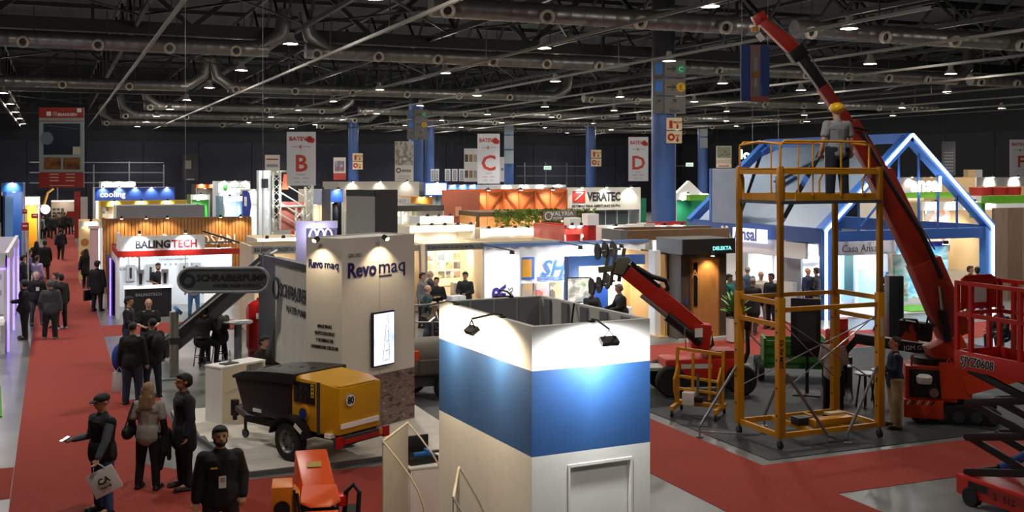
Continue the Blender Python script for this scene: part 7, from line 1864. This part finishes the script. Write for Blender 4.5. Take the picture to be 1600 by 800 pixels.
for i, (px, py, tc, fc) in enumerate(((62, 374, '4a5058', 30), (66, 373, '9aa0a8', 60), (74, 372, '2a2e34', 170), (78, 371, '3a3e44', -150), (84, 374, '1a1c24', 180), (89, 366, '5a4a40', 20), (95, 365, '8a7060', -40), (101, 366, '24262c', 170), (106, 367, '16181e', -170), (111, 366, '4a4e55', 150), (117, 362, '2c3038', -90), (98, 360, '6a6258', 0))):
    person('%s in the distant crowd at the aisle end' % AD[i], px, FPX * CAMZ / (py - HY), fc, ('stand', 'relax', 'front', 'bag')[i % 4], 1.66 + .03 * (i % 5), ('jacket', tc), ('slim', '16181e'), (('short', 'crop', 'long')[i % 3], '17120f'), lod=2, group='crowd at the aisle end')
# centre: visitors at the photo boards
B('dark haired man in grey shirt at the photo board stand', 660, 512, face=60, pose='stand', top=('shirt', '6a6c70'), legs=('slim', '20222a'))
B('bald man in dark jacket at the photo board stand', 672, 507, face=80, pose='stand', top=('jacket', '33353c'), legs=('slim', '20222a'), hair=('bald', '8a807a'), skin='c')
B('bald man in teal jacket leaning on the railing', 668, 537, face=75, pose='front', h=1.68, top=('jacket', '1f3a3c'), legs=('slim', '20222a'), hair=('bald', '6a5a50'), skin='c')
B('woman in black with badge by the photo boards', 682, 520, face=0, pose='cross', h=1.7, top=('jacket', '0f1012'), legs=('slim', '121316'), hair=('short', '0f0c0b'))
person('bald man in blue grey shirt sitting by the railing', 671, 26.5, 80, 'sit', 1.74, ('shirt', '3f4858'), ('slim', '20222a'), ('bald', '7a706a'), 'c', z=.5)
person('woman with brown hair sitting by the railing', 690, 26.3, 90, 'sit', 1.66, ('shirt', '2a2c34'), ('slim', '20222a'), ('long', '6a4a34'), 'a', z=.36)
rd = thing('seating_deck', 'grey railed seating deck with bench behind the mortar machine', 'deck', at(648, 26.2) + (0,), -TH)
box('bench', mat('6a6e74', .5), 0, -.1, 0, 1.3, .6, .9, rd)
for x in (0, .45, .9):
    MB().cyl((x, -.2, 0), (x, -.2, 1.8), .025, n=8).build('rail_post', STEEL, rd)
MB().tube([(0, -.2, 1.8), (.5, -.2, 1.82), (.95, -.2, 1.45)], .03, 8).build('hand_rail', STEEL, rd); MB().cyl((0, -.2, 1.4), (.9, -.2, 1.4), .02, n=8).build('mid_rail', STEEL, rd)
B('man in dark jacket bending over white boxes by the photo boards', 727, 510, face=-20, pose='front', top=('jacket', '24242a'), legs=('slim', '20222a'), hair=('short', '120f0d'))
for k, (px, py, w, h) in enumerate(((712, 520, .5, 1.15), (726, 526, .45, .85), (737, 524, .3, .95))):
    o = thing('white_carton', ('tallest', 'widest', 'slim')[k] + ' white carton of those beside the white end panel', 'carton', gp(px, py), .2); box('carton_body', mat('d6dade', .6), -w / 2, -.2, 0, w / 2, .2, h, o); box('tape', mat('b8bcc0', .5), -.03, -.205, 0, .03, .205, h + .004, o)
person('man in dark suit sitting on the container stand', 973, 31.2, -70, 'sit', 1.78, ('jacket', '12141a', 'suit_jacket'), ('slim', '12141a'), ('short', '5a544e'), 'c', z=.4)
o = thing('box_seat', 'low box seat under the man in the dark suit', 'seat', at(973, 31.3) + (0,), -TH); box('seat_body', mat('9a9ea4', .5), -.35, -.1, 0, .35, .5, .86, o)
person('visitor in dark clothes sitting near the work lamp', 922, 31.0, 30, 'sit', 1.7, ('jacket', '2c2e34'), ('slim', '20222a'), ('short', '14100e'), 'b', z=.4)
o = thing('box_seat', 'low box seat under the visitor near the work lamp', 'seat', at(922, 31.1) + (0,), -TH); box('seat_body', mat('9a9ea4', .5), -.3, -.1, 0, .3, .5, .86, o)
# right side
sm = person('worker with yellow helmet standing on the scaffold platform', 1308, dep(13.6, 16.75), -150, 'stand', 1.80, ('tee', '7d8084', 't_shirt'), ('loose', '161b2c'), None, 'a', lod=0, z=PZ + MZ, shoes='101010', wide=1.2)
H = head_mat(skeleton('stand'))
hl_ = MB().sphere((0, .005, .05), (.112, .135, .105), 18, 12).build('helmet', mat('d8a810', .3), sm); hl_.location = H.to_translation()
MB().sphere((0, -.11, .035), (.09, .08, .014), 14, 6).build('helmet_brim', mat('d8a810', .3), hl_)
B('man in pale grey sweater with back turned behind the scaffold', 1302, 652, face=165, pose='front', h=1.76, top=('shirt', 'b4b4b2', 'sweater'), legs=('slim', '171a24'), hair=('crop', '14110f'))
B('man in navy sweater and khaki trousers watching the machines', 1399, 669, face=-75, pose='cross', h=1.76, top=('shirt', '182238', 'sweater'), legs=('loose', '9a8660'), hair=('crop', '2a211b'), skin='b', lod=0)
for (lab, px, py, fc, ps, tp, lg, hr, sk) in (
    ('person in teal hoodie by the potted palm', 1139, 516, 60, 'front', ('jacket', '1f6a66'), ('slim', '15171c'), ('short', '100d0b'), 'b'),
    ('man in grey shirt talking to the teal hoodie', 1153, 508, -30, 'cross', ('shirt', '4a5058'), ('slim', '1a1c22'), ('short', '100d0b'), 'a'),
    ('grey haired man in black coat near the Ansal stand', 1176, 522, 170, 'walk', ('coat', '15161a'), ('slim', '15161a'), ('crop', '8a8680'), 'c'),
    ('bald man in cream sweater near the Ansal stand', 1189, 509, 10, 'stand', ('shirt', 'c9c2b0'), ('slim', '8a8478'), ('bald', '8a8078'), 'a'),
    ('man in dark suit with white shirt near the Ansal stand', 1205, 514, -40, 'relax', ('jacket', '141824'), ('slim', '141824'), ('short', '100d0b'), 'b'),
    ('tall man in blue shirt behind the potted palm', 1168, 498, 170, 'stand', ('shirt', '3a5068'), ('slim', '1a1c22'), ('crop', '9a958e'), 'c'),
    ('bald man in navy suit beside the grey partition', 1262, 500, 60, 'relax', ('jacket', '1c2740'), ('slim', '1c2740'), None, 'c'),
    ('man in black jacket and khaki trousers beside the partition', 1276, 500, -120, 'front', ('jacket', '15171b'), ('slim', '8a7448'), ('short', '14100e'), 'b'),
    ('visitor in dark coat walking behind the black column', 1383, 520, 100, 'walk', ('coat', '15171c'), ('slim', '15171c'), ('short', '100d0b'), 'a'),
    ('man in dark suit at the blue house post', 1516, 496, 60, 'stand', ('jacket', '15171c'), ('slim', '15171c'), ('short', '100d0b'), 'a'),
    ('person in olive green jacket at the blue house post', 1527, 498, 180, 'stand', ('jacket', '2a3028'), ('slim', '15171c'), ('short', '100d0b'), 'a')):
    B(lab, px, py, face=fc, pose=ps, top=tp, legs=lg, hair=hr, skin=sk)
person('person in dark clothes sitting behind the red scissor lift', 1568, 30, -40, 'sit', 1.72, ('jacket', '1a1b1f'), ('slim', '121316'), ('short', '14100e'), 'a', z=.0)
o = thing('side_chair', 'white chair under the person behind the scissor lift', 'chair', at(1568, 30.05) + (0,), 0); box('seat', WHITE, -.24, -.24, .42, .24, .24, .46, o); box('backrest', WHITE, -.24, .22, .46, .24, .26, .9, o)
for x in (-.2, .2):
    for y in (-.2, .2):
        MB().cyl((x, y, 0), (x, y, .42), .015, n=6).build('leg', STEEL, o)
o = thing('power_washer', 'red and black engine unit standing behind the scaffold post', 'machine', at(1308, 25.2) + (MZ,), .3); box('tank', RED, -.2, -.2, .7, .2, .2, 1.35, o, .05); MB().cyl((0, -.1, 1.35), (0, -.1, 1.6), .16, n=14).build('filter', RED, o); box('frame', BLACK, -.25, -.25, 0, .25, .25, .7, o, .02); MB().cyl((-.26, 0, .25), (-.2, 0, .25), .2, n=14).build('flywheel', BLACK, o)

bpy.data.scenes.remove(TMP)
